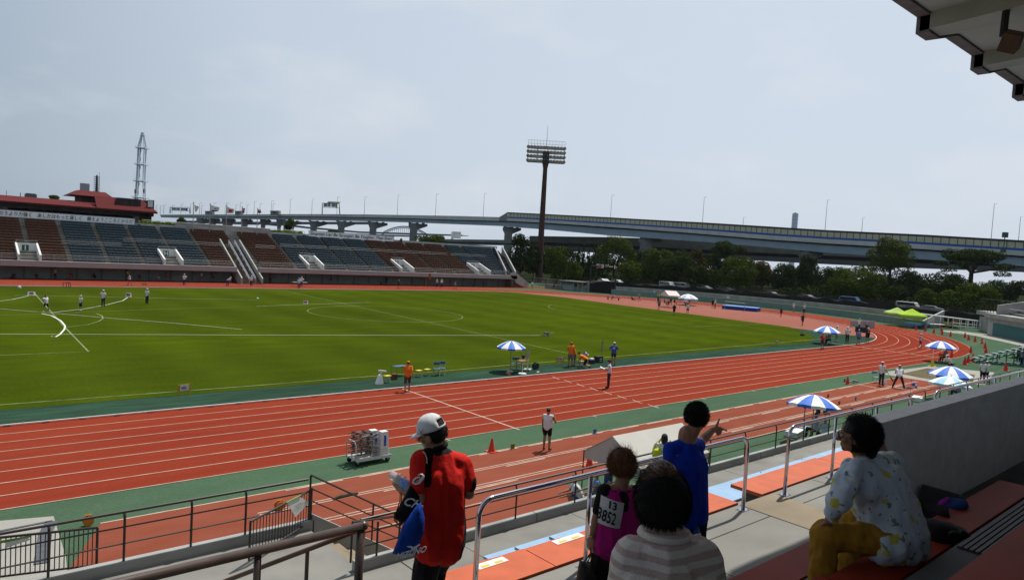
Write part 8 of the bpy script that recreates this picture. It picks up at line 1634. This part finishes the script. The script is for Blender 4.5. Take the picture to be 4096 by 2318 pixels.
t2=thing('shoe_bag','blue cloth bag with white bird emblem hanging beside the man in red','bag',PD('D2',1450,1000,dR-.3),world=True)
m=MB();pillow(m,[(1600,700),(1560,730),(1480,840),(1420,930),(1385,1040),(1340,1150),(1322,1200),(1400,1214),(1500,1200),(1560,1212),(1590,1100),(1630,1000),(1640,850)],dR-.30,.05);m.build('cloth',cloth((.008,.06,.38),.15),t2,smooth=True)
dm=dR-.30-.062
def flatshape(mb,pts,dep,crop='D2',th=.002):
 P_=[PD(crop,x,y,dep)for x,y in pts];mb.prism(P_,(0,0,0),CF*th)
m=MB();flatshape(m,[(1462,1130),(1500,1122),(1530,1136),(1590,1108),(1588,1118),(1550,1148),(1534,1158),(1516,1180),(1500,1178),(1512,1156),(1500,1142),(1478,1138)],dm+.012);m.build('bird_emblem',WPAINT,t2)
o=text('MIZUNO',.052,'lettering',WPAINT,t2,PD('D2',1500,1196,dm+.004),CR*.93+CU*.25,CU,ext=.001,shear=.4,bold=.0012)
t2=thing('drawstring_bag','black drawstring bag with white script lettering behind the blue bag','bag',PD('D2',1450,700,dR-.2),world=True)
m=MB();pillow(m,[(1500,530),(1540,560),(1600,640),(1610,720),(1540,800),(1470,880),(1410,908),(1345,860),(1340,820),(1390,740),(1430,660)],dR-.2,.05);m.build('cloth',BLKC,t2,smooth=True)
m=MB()
for dx in(0,14):m.path([PD('D2',x+dx,y,dR-.24)for x,y in((1400,610),(1398,680),(1375,760),(1345,830),(1340,870),(1370,910),(1410,920))],.0035,5)
m.build('cord',flat((.03,.012,.012)),t2)
text('Cha',.085,'lettering',WPAINT,t2,PD('D2',1520,715,dR-.265),CR*.9-CU*.35,CU*.9+CR*.3,ext=.001,shear=.45,bold=.001)
dP=5.15;r=1.56;fc=D2R(50)
J=jset(dict(head=('D3',915,540,dP),neck=('D3',872,690,dP),shL=('D3',752,735,dP-.02),shR=('D3',985,745,dP+.06),elL=('D3',695,930,dP-.05),wrL=('D3',652,1105,dP-.06),hnL=('D3',640,1180,dP-.05),elR=('D3',1050,920,dP+.12),wrR=('D3',1040,1090,dP+.2),hnR=('D3',1035,1140,dP+.22),pel=('D3',850,1120,dP),hpL=('D3',780,1160,dP),hpR=('D3',915,1165,dP+.05),knL=('D3',700,1540,dP+.05),anL=('D3',660,1900,dP),knR=('D3',930,1540,dP+.1),anR=('D3',960,1900,dP),hd=(.06,.10,1)),fc)
t=near_fig('woman with curly brown hair in a pink vest with the number 3852 on her back',(J['pel'].x,J['pel'].y,FLZ),r,fc,J)
BH=head_basis(J,D2R(88))
near_body(t,J,BH,r,{'L':(V3((1,0,0)),.7,-1),'R':(V3((-1,0,0)),.7,1)},(.34,.17,.10));face_bits(t,J,BH,r,True)
m=shirt_mesh(J,r,.8,g=.004);o=m.build('t_shirt',BLKC,t,smooth=True);remesh(o,.0075,3)
PK=cloth((.50,.012,.22));m=MB()
for n_,sg in(('L',-1),('R',1)):
 m.cap(J['chest']+J['ax']*sg*.042*r,.080*r,J['sh'+n_]-J['s']*.012*r-J['ax']*sg*.020*r,.046*r);m.cap(J['pel']+J['ax']*sg*.036*r-J['s']*.01*r,.097*r,J['chest']+J['ax']*sg*.036*r,.078*r)
m.cap(J['neck']-J['s']*.04*r,.05*r,J['neck']-J['s']*.02*r,.040*r)
o=m.build('vest',PK,t,smooth=True);remesh(o,.0075,10);fold(o,.009,7)
dB=dP-.19
bib=[(727,776),(919,845),(882,1056),(700,1003)];B0,B1,B2_,B3_=[PD('D3',x,y,dB)for x,y in bib]
m=MB();n=8;V_=[]
for i in range(n+1):
 for j in range(n+1):u,v=i/n,j/n;p=(B0*(1-u)+B1*u)*(1-v)+(B3_*(1-u)+B2_*u)*v;V_.append(p+CF*(.035*(2*u-1)**2+.02*(v-.3)**2))
m.add(V_,[(i*(n+1)+j,(i+1)*(n+1)+j,(i+1)*(n+1)+j+1,i*(n+1)+j+1)for i in range(n)for j in range(n)]);bb2=m.build('race_number',WPAINT,t,smooth=True)
xd,yd=(B1-B0).normalized(),(B0-B3_).normalized()
def fitw(o_,wd_,cen):
 off=V3(t['_w']);xs=[(v.co+off-cen).dot(xd)for v in o_.data.vertices];k=wd_/(max(xs)-min(xs));md=(max(xs)+min(xs))/2
 for v in o_.data.vertices:x=(v.co+off-cen).dot(xd);v.co=v.co+xd*((x-md)*k-x)
def bent(o_):
 off=V3(o_['_w'])if o_.get('_w')else V3(t['_w'])
 for v in o_.data.vertices:
  p=v.co+off-B0;a_,b_=B1-B0,B3_-B0;aa,ab,bb3=a_.dot(a_),a_.dot(b_),b_.dot(b_);u=(p.dot(a_)*bb3-p.dot(b_)*ab)/(aa*bb3-ab*ab);v.co=v.co+CF*(.035*(2*u-1)**2)-CF*.005
o=text('13',.075,'digits',flat((.012,.012,.015)),t,B0+(B1-B0)*.48+(B3_-B0)*.20,xd,yd,ext=.001,bold=.002);o['_w']=t['_w'];bent(o)
o=text('3852',.118,'digits',flat((.012,.012,.015)),t,B0+(B1-B0)*.47+(B3_-B0)*.66,xd,yd,ext=.001,bold=.0015);fitw(o,(B1-B0).length*.80,B0+(B1-B0)*.48);o['_w']=t['_w'];bent(o)
m=legs_mesh(J,r,1.9,.022);o=m.build('trousers',cloth((.018,.010,.014)),t,smooth=True);remesh(o,.010,3);fold(o,.006,8)
h=J['head'];HBR=mat('hair_brown',(.30,.13,.055),.5,var=.35,scale=50,bump=.6);rnd=random.Random(11)
m=MB();m.ell(h+BH@V3((0,-.018,.020))*r,(.066*r,.068*r,.068*r),BH,18,12);m.v=[h+BH@V3((q.x,q.y,max(q.z,(-.052*r if q.y<-.016*r else .022*r))))*1 for q in[(BH.transposed()@(v-h))for v in m.v]]
for i,v in enumerate(m.v):m.v[i]=v+(v-h).normalized()*.012*noise.noise(v*28)
strands(m,h+BH@V3((0,-.018,.018))*r,BH,(.066*r,.068*r,.068*r),4600,.034,rnd,top=-.75,wave=1.0,w=.0011,dr=(.1,0,-.3),front_cut=.5)
strands(m,h+BH@V3((0,-.012,.03))*r,BH,(.060*r,.060*r,.060*r),220,.07,rnd,top=.3,wave=.7,w=.0007,dr=(-.5,.2,.5),front_cut=.9)
m.build('hair',HBR,t)
m=MB();m.path([J['wrL']+V3((.026*math.cos(a),.026*math.sin(a),.01))for a in[2*math.pi*i/10 for i in range(11)]],.004,5);m.build('bracelet',flat((.5,.35,.1),.3,metal=1),t)
t2=thing('handbag','dark handbag hanging from the left hand of the woman in pink','bag',PD('D3',600,1380,dP-.1),world=True)
m=MB();pillow(m,[(548,1290),(600,1310),(650,1300),(690,1420),(680,1560),(520,1560),(516,1470)],dP-.12,.06,'D3');m.build('body',flat((.035,.025,.025),.5),t2,smooth=True);m=MB();m.path([PD('D3',x,y,dP-.1)for x,y in((570,1320),(600,1290),(635,1240),(640,1190),(642,1250),(600,1340),(560,1450))],.005,5);m.build('strap',flat((.12,.08,.05)),t2)
dBm=5.9;r=1.74;fc=D2R(70)
J=jset(dict(head=('D3',1503,140,dBm),neck=('D3',1410,320,dBm),shL=('D3',1292,400,dBm-.05),shR=('D3',1490,385,dBm+.12),elL=('D3',1300,700,dBm-.08),wrL=('D3',1385,955,dBm-.02),hnL=('D3',1430,1050,dBm),elR=('D3',1535,330,dBm+.42),wrR=('D3',1632,236,dBm+.52),hnR=('D3',1690,243,dBm+.56),pel=('D3',1420,880,dBm),hpL=('D3',1370,920,dBm-.02),hpR=('D3',1475,925,dBm+.05),knL=('D3',1390,1330,dBm),anL=('D3',1380,1720,dBm),knR=('D3',1480,1330,dBm+.05),anR=('D3',1470,1720,dBm),hd=(.22,.0,1)),fc)
t=near_fig('man in a blue shirt pointing to the right with his arm, seen from behind',(J['pel'].x,J['pel'].y,FLZ),r,fc,J)
BH=head_basis(J,D2R(80))
m0=MB()
SK2=(.36,.19,.11)
def near_body_point():
 m=MB()
 for n_ in 'LR':
  m.cap(J['hp'+n_],.052*r,J['kn'+n_],.034*r);m.cap(J['kn'+n_],.034*r,J['an'+n_],.022*r);m.cap(J['an'+n_],.022*r,J['to'+n_],.018*r)
  sh,e,w=J['sh'+n_],J['el'+n_],J['wr'+n_];m.cap(sh,.032*r,e,.0245*r);m.cap(e,.025*r,e+(w-e)*.3,.025*r);m.cap(e+(w-e)*.3,.025*r,w,.0165*r)
  sg=1 if n_=='R' else-1;m.cap(J['chest']+J['ax']*sg*.045*r,.062*r,sh-J['s']*.02*r,.04*r);m.cap(J['pel']+J['ax']*sg*.03*r,.062*r,J['hp'+n_],.058*r)
 fingers(m,J['wrL'],J['adL'],V3((1,0,-.2)),1,.9,thumb=-1)
 w,d=J['wrR'],J['adR'];up=V3((0,0,1));up=(up-d*up.dot(d)).normalized();sd=d.cross(up)
 for k in(-.022,-.006,.010,.024):m.cap(w+up*k*.6,.015,w+d*.085+up*k,.0135,8)
 m.cap(w+d*.086+up*.020,.0105,w+d*.13+up*.014,.0098,8);m.cap(w+d*.13+up*.014,.0098,w+d*.168+up*.006-CR*0,.0085,8)
 for k,l_ in((.004,.05),(-.011,.047),(-.026,.04)):
  p=w+d*.086+up*k;q=p+d*.028-sd*.012-up*.004;e=q-d*.004-up*.02-sd*.022;m.cap(p,.0108,q,.0102,8);m.cap(q,.010,e,.0095,8);m.cap(e,.0095,e-d*.022,.0088,8)
 p=w+d*.03+up*.026;q=p+up*.042+d*.012;m.cap(p,.0140,q,.0118,8);m.cap(q,.0112,q+up*.036+d*.008,.0092,8)
 m.cap(J['pel'],.07*r,J['chest'],.07*r);near_head(m,J,BH,r)
 m.cap(J['neck']-J['s']*.05*r,.045*r,J['neck']+J['hd']*.03*r,.042*r)
 return m
o=near_body_point().build('body',skinmat(SK2),t,smooth=True);remesh(o,.0075,2);face_bits(t,J,BH,r,True)
m=shirt_mesh(J,r,.35,hem=1.2,g=.013,wide=1.06)
o=m.build('shirt',cloth((.006,.04,.46),.1),t,smooth=True);remesh(o,.0078,12);fold(o,.009,6)
m=legs_mesh(J,r,1.9,.016);o=m.build('trousers',BLKC,t,smooth=True);remesh(o,.010,3);fold(o,.006,8)
h=J['head'];rnd=random.Random(5);m=MB();m.ell(h+BH@V3((0,-.014,.012))*r,(.054*r,.060*r,.062*r),BH,20,14);m.v=[h+BH@V3((q.x,q.y,max(q.z,(-.050*r if q.y<-.006*r else .020*r))))for q in[(BH.transposed()@(v-h))for v in m.v]]
strands(m,h+BH@V3((0,-.014,.012))*r,BH,(.0545*r,.0605*r,.062*r),3200,.022,rnd,top=-.72,wave=.3,w=.0014,front_cut=.62);m.build('hair',HAIRB,t)
t2=thing('drink_bottle','blue and white drink bottle held low by the man in the blue shirt','bottle',J['hnL'],world=True);ba=PD('D3',1480,1020,dBm-.06);bd=(PD('D3',1510,1130,dBm-.1)-ba).normalized()
m=MB();along(m,[(0,0),(.03,.004),(.036,.02),(.036,.15),(.03,.18),(.015,.2),(0,.205)],ba,bd);m.build('bottle_body',mat('bottle_blue',(.01,.12,.5),.35,var=.2,scale=15),t2,smooth=True);m=MB();along(m,[(.0365,.06),(.0365,.075)],ba,bd);along(m,[(.0365,.1),(.0365,.108)],ba,bd);m.build('white_bands',UW,t2)
t2=thing('sports_bag','bright blue bag hanging beside the hip of the man in the blue shirt','bag',PD('D3',1440,1150,dBm-.2),world=True);m=MB();pillow(m,[(1395,1080),(1460,1090),(1540,1120),(1520,1170),(1490,1195),(1400,1200)],dBm-.18,.05,'D3');m.build('body',cloth((.008,.07,.36)),t2,smooth=True)
dS=2.2;r=1.68;fc=D2R(45)
J=jset(dict(head=('D3',1215,790,dS),neck=('D3',1235,1110,dS-.02),shL=('D3',985,1275,dS-.02),shR=('D3',1525,1270,dS+.02),elL=('D3',850,1900,dS-.05),wrL=('D3',1000,2200,dS+.2),hnL=('D3',1050,2250,dS+.25),elR=('D3',1660,1900,dS+.05),wrR=('D3',1500,2200,dS+.3),hnR=('D3',1450,2250,dS+.35),pel=('D3',1245,2420,dS-.05),hpL=('D3',1140,2500,dS),hpR=('D3',1350,2500,dS),knL=('D3',1100,2150,dS+.42),anL=('D3',1100,2700,dS+.45),knR=('D3',1350,2150,dS+.42),anR=('D3',1350,2700,dS+.45),hd=(-.02,.05,1)),fc)
t=near_fig('elderly man with thinning dark hair in a pink striped shirt, nearest to the camera',(J['pel'].x,J['pel'].y,6.30),r,fc,J)
BH=head_basis(J,D2R(48))
near_body(t,J,BH,r,{'L':(V3((1,0,0)),.7,-1),'R':(V3((-1,0,0)),.7,1)},(.26,.125,.075),.0065);face_bits(t,J,BH,r)
m=shirt_mesh(J,r,.95,hem=1,g=.013,wide=1.02);m.cap(J['neck']-J['s']*.03*r,.058*r,J['neck']+J['s']*.000*r,.046*r)
for sg,n_ in((-1,'L'),(1,'R')):m.cap(J['neck']-J['s']*.04*r,.054*r,J['sh'+n_]-J['s']*.006*r,.044*r)
SSH=bpy.data.materials.new('striped_seersucker');SSH.use_nodes=True;_t=SSH.node_tree;_b=_t.nodes['Principled BSDF'];_n=_t.nodes.new;_l=_t.links.new
_c=_n('ShaderNodeTexCoord');_w=_n('ShaderNodeTexWave');_w.bands_direction='Z';_w.inputs['Scale'].default_value=8.5;_w.inputs['Distortion'].default_value=.6;_w.inputs['Detail'].default_value=1;_l(_c.outputs['Object'],_w.inputs['Vector'])
_r=_n('ShaderNodeValToRGB');_r.color_ramp.elements[0].position=.35;_r.color_ramp.elements[0].color=(.50,.37,.33,1);_r.color_ramp.elements[1].position=.6;_r.color_ramp.elements[1].color=(.70,.62,.56,1);_l(_w.outputs['Fac'],_r.inputs[0])
_v=_n('ShaderNodeTexVoronoi');_v.inputs['Scale'].default_value=210;_l(_c.outputs['Object'],_v.inputs['Vector']);_bp=_n('ShaderNodeBump');_bp.inputs['Strength'].default_value=.7;_bp.inputs['Distance'].default_value=.004;_l(_v.outputs['Distance'],_bp.inputs['Height']);_l(_bp.outputs[0],_b.inputs['Normal'])
_mm=_n('ShaderNodeMixRGB');_mm.blend_type='MULTIPLY';_mm.inputs[0].default_value=.5;_l(_r.outputs[0],_mm.inputs[1]);_l(_v.outputs['Distance'],_mm.inputs[2]);_g=_n('ShaderNodeMixRGB');_g.inputs[0].default_value=.35;_l(_r.outputs[0],_g.inputs[1]);_l(_mm.outputs[0],_g.inputs[2]);_l(_g.outputs[0],_b.inputs['Base Color']);_b.inputs['Roughness'].default_value=.9
o=m.build('striped_shirt',SSH,t,smooth=True);remesh(o,.0065,4);fold(o,.007,8)
m=MB();m.path([J['neck']+J['s']*(.012-.006*math.sin(a))+(BH@V3((.068*math.cos(a),.070*math.sin(a),0)))for a in[2*math.pi*i/24 for i in range(25)]],.017,8);m.build('collar',SSH,t,smooth=True)
m=legs_mesh(J,r,1.9,.02);o=m.build('trousers',cloth((.05,.05,.06)),t,smooth=True);remesh(o,.014,2)
h=J['head'];rnd=random.Random(8);m=MB();m.ell(h+BH@V3((0,-.014,.004))*r,(.0495*r,.056*r,.058*r),BH,26,18)
HGR=mat('hair_dark_grey',(.018,.017,.018),.5,var=.4,scale=90,bump=.7)
m.v=[h+BH@V3((q.x*(1 if q.z<.036*r else .9),q.y,min(max(q.z,(-.046*r if q.y<-.0*r else-.002*r)),.047*r+q.y*-.16)))for q in[(BH.transposed()@(v-h))for v in m.v]]
strands(m,h+BH@V3((0,-.014,.004))*r,BH,(.050*r,.0565*r,.0585*r),5200,.020,rnd,top=-.8,wave=.22,w=.0007,dr=(0,0,-.7),front_cut=.5)
strands(m,h+BH@V3((0,-.010,.006))*r,BH,(.050*r,.056*r,.060*r),420,.05,rnd,top=.45,wave=.3,w=.0004,dr=(-.6,.3,.0),front_cut=.9);m.build('hair',HGR,t)
m=MB();m.ell(h+BH@V3((0,.004,.030))*r,(.036*r,.046*r,.040*r),BH,18,12);m.build('bald_crown',skinmat((.20,.10,.065)),t,smooth=True)
dW=4.05;r=1.56;fc=D2R(-22)
J=jset(dict(head=('D4',712,282,dW),neck=('D4',800,470,dW+.02),shL=('D4',688,560,dW-.12),shR=('D4',985,500,dW+.14),elL=('D4',575,810,dW-.18),wrL=('D4',490,985,dW-.10),hnL=('D4',425,1040,dW-.05),elR=('D4',1035,610,dW+.30),wrR=('D4',960,450,dW+.36),hnR=('D4',935,400,dW+.36),pel=('D4',1040,1090,dW+.02),hpL=('D4',960,1140,dW-.08),hpR=('D4',1110,1130,dW+.10),knL=('D4',465,1095,dW-.08),anL=('D4',425,1540,dW-.08),knR=('D4',700,985,dW+.25),anR=('D4',640,1420,dW+.25),toL=('D4',350,1560,dW-.1),toR=('D4',580,1440,dW+.28),hd=(-.16,.05,1)),fc)
t=near_fig('woman in a white shirt with yellow flowers and mustard trousers sitting on the bench',(J['pel'].x,J['pel'].y,6.30),r,fc,J)
BH=head_basis(J,D2R(-22))
near_body(t,J,BH,r,{'L':(V3((0,0,-1)),.5,1),'R':(V3((0,1,0)),1.5,1)},(.32,.16,.09));face_bits(t,J,BH,r,True)
FLS=bpy.data.materials.new('floral_cotton');FLS.use_nodes=True;_t=FLS.node_tree;_b=_t.nodes['Principled BSDF'];_n=_t.nodes.new;_l=_t.links.new
_c=_n('ShaderNodeTexCoord');_dn=_n('ShaderNodeTexNoise');_dn.inputs['Scale'].default_value=14;_l(_c.outputs['Object'],_dn.inputs['Vector']);_ad=_n('ShaderNodeMixRGB');_ad.inputs[0].default_value=.06;_l(_c.outputs['Object'],_ad.inputs[1]);_l(_dn.outputs['Color'],_ad.inputs[2])
def vor(sc_,a,b,c1):
 v=_n('ShaderNodeTexVoronoi');v.inputs['Scale'].default_value=sc_;_l(_ad.outputs[0],v.inputs['Vector']);rp=_n('ShaderNodeMapRange');rp.inputs[1].default_value=a;rp.inputs[2].default_value=b;rp.inputs[3].default_value=1;rp.inputs[4].default_value=0;_l(v.outputs['Distance'],rp.inputs[0]);return rp.outputs[0]
_m1=_n('ShaderNodeMixRGB');_m1.inputs[1].default_value=(.46,.52,.60,1);_m1.inputs[2].default_value=(.45,.40,.05,1);_l(vor(9.5,.22,.29,0),_m1.inputs[0])
_nn=_n('ShaderNodeTexNoise');_nn.inputs['Scale'].default_value=26;_nn.inputs['Detail'].default_value=1;_l(_c.outputs['Object'],_nn.inputs['Vector']);_mr=_n('ShaderNodeMapRange');_mr.inputs[1].default_value=.64;_mr.inputs[2].default_value=.68;_l(_nn.outputs['Fac'],_mr.inputs[0])
_m2=_n('ShaderNodeMixRGB');_l(_mr.outputs[0],_m2.inputs[0]);_l(_m1.outputs[0],_m2.inputs[1]);_m2.inputs[2].default_value=(.16,.19,.17,1);_l(_m2.outputs[0],_b.inputs['Base Color']);_b.inputs['Roughness'].default_value=.85
m=shirt_mesh(J,r,1.55,hem=1.0,g=.023,wide=1.12)
for sg,n_ in((-1,'L'),(1,'R')):
 m.cap(J['pel']+J['ax']*sg*.045*r+J['s']*.02*r,.088*r,J['hp'+n_]+V3((0,0,-.01)),.086*r);m.cap(J['chest']+J['ax']*sg*.05*r,.082*r,J['pel']+J['ax']*sg*.045*r,.085*r)
o=m.build('floral_shirt',FLS,t,smooth=True);remesh(o,.0078,3);fold(o,.017,9)
m=MB();m.path([J['neck']+J['s']*.012+(BH@V3((.058*math.cos(a),.060*math.sin(a),0)))for a in[2*math.pi*i/18 for i in range(19)]],.013,7);m.build('collar',FLS,t,smooth=True)
m=MB();m.path([J['wrL']+(J['elL']-J['wrL']).normalized()*.05+V3((.036*math.cos(a),.036*math.sin(a)*.8,.03*math.sin(a)))for a in[2*math.pi*i/12 for i in range(13)]],.014,6);m.build('cuff',FLS,t,smooth=True)
MUS=cloth((.40,.20,.022));m=legs_mesh(J,r,1.92,.016);o=m.build('trousers',MUS,t,smooth=True);remesh(o,.0095,4);fold(o,.016,10)
m=MB()
for n_ in 'LR':m.cap(J['an'+n_]-V3((0,0,.02)),.03*r,J['to'+n_],.026*r,10)
m.build('shoes',flat((.45,.45,.47)),t,smooth=True)
h=J['head'];rnd=random.Random(21);m=MB();m.ell(h+BH@V3((0,-.020,.012))*r,(.061*r,.066*r,.066*r),BH,22,16);m.v=[h+BH@V3((q.x,q.y,max(q.z,(-.075*r if q.y<-.030*r else-.030*r if q.y<.006*r else .020*r))))for q in[(BH.transposed()@(v-h))for v in m.v]]
for i,v in enumerate(m.v):m.v[i]=v+(v-h).normalized()*.008*noise.noise(v*30)
m.cap(h+BH@V3((0,-.048,-.03))*r,.036*r,h+BH@V3((0,-.040,-.085))*r,.020*r,12)
strands(m,h+BH@V3((0,-.020,.012))*r,BH,(.0615*r,.0665*r,.066*r),3800,.034,rnd,top=-.85,wave=.38,w=.0013,dr=(0,0,-.65),front_cut=.48);m.build('hair',HAIRB,t)
t2=thing('backpack','black backpack lying on the bench just behind the seated woman','backpack',PD('D4',1450,1090,dW+.4),world=True)
m=MB();pillow(m,[(1262,965),(1350,958),(1480,990),(1600,1040),(1640,1110),(1700,1140),(1690,1190),(1600,1190),(1450,1180),(1300,1190),(1250,1120)],dW+.35,.12,'D4');m.build('body',mat('backpack_black',(.015,.014,.015),.8,var=.3,scale=12,bump=.5),t2,smooth=True)
m=MB();m.path([PD('D4',x,y,dW+.2)for x,y in((1470,1080),(1500,1065),(1550,1075),(1565,1090))],.008,5);m.path([PD('D4',x,y,dW+.24)for x,y in((1560,1060),(1640,1110),(1690,1160))],.012,5);m.build('strap',flat((.02,.05,.035)),t2)
t2=thing('sports_towel','purple and blue sports bag on the dark panel behind the bench','bag',PD('D4',1480,850,5.2),world=True)
m=MB();pillow(m,[(1395,850),(1430,820),(1500,795),(1600,800),(1610,840),(1540,880),(1450,892),(1405,880)],5.05,.10,'D4');m.build('body',cloth((.02,.06,.25),.3),t2,smooth=True);m=MB();m.path([PD('D4',x,y,4.94)for x,y in((1470,800),(1440,815),(1400,845),(1410,872),(1450,890))],.02,6);m.build('trim',cloth((.30,.03,.30)),t2,smooth=True)
t2=thing('kit_bag','black bag on the floor right beside the back of the seated woman','bag',PD('D4',1370,900,4.9),world=True);m=MB();pillow(m,[(1310,880),(1350,850),(1410,850),(1430,900),(1420,950),(1320,950)],4.9,.12,'D4');m.build('body',BLKC,t2,smooth=True)
person('girl with black bob hair in a white top taking a photo at the front railing',(13.55,9.85,WALKZ),AWAY+18,1.56,pose='film',top=(.66,.68,.66),sl=.6,bot=(.25,.22,.2),bl=.9,long_hair=False,extra=lambda t,J,r:(lambda m:(m.ell(J['head']+V3((0,-.02,-.035)),(.085,.09,.12)),m.build('bob_hair',HAIRB,t,smooth=True)))(MB()))
t2=thing('tote_bag','bright yellow green tote bag on the shoulder of the girl at the railing','bag',PD('D3',1175,430,16.4),world=True)
m=MB();pillow(m,[(1150,392),(1200,385),(1222,420),(1208,462),(1160,468),(1134,450)],16.45,.08,'D3');m.build('body',cloth((.55,.62,.03)),t2,smooth=True);m=MB();m.path([PD('D3',x,y,16.4)for x,y in((1155,395),(1170,345),(1185,330),(1200,350),(1205,388))],.012,5);m.build('strap',cloth((.55,.62,.03)),t2)
hz=MB();hz.bb((-1200,-1100,-1.2),(1900,2000,150));hm=bpy.data.materials.new('haze_air');hm.use_nodes=True;t=hm.node_tree;t.nodes.remove(t.nodes['Principled BSDF']);pv=t.nodes.new('ShaderNodeVolumePrincipled');pv.inputs['Density'].default_value=.00004;pv.inputs['Color'].default_value=(.80,.88,1,1);pv.inputs['Anisotropy'].default_value=.3;t.links.new(pv.outputs[0],t.nodes['Material Output'].inputs['Volume'])
o=hz.build('haze',hm);o['kind']='stuff';tag(o,'thin pale summer haze filling the air over the stadium and beyond','haze')
bake_remesh()
finish_near()
for o in bpy.data.objects:
 if '_w' in o.keys():del o['_w']
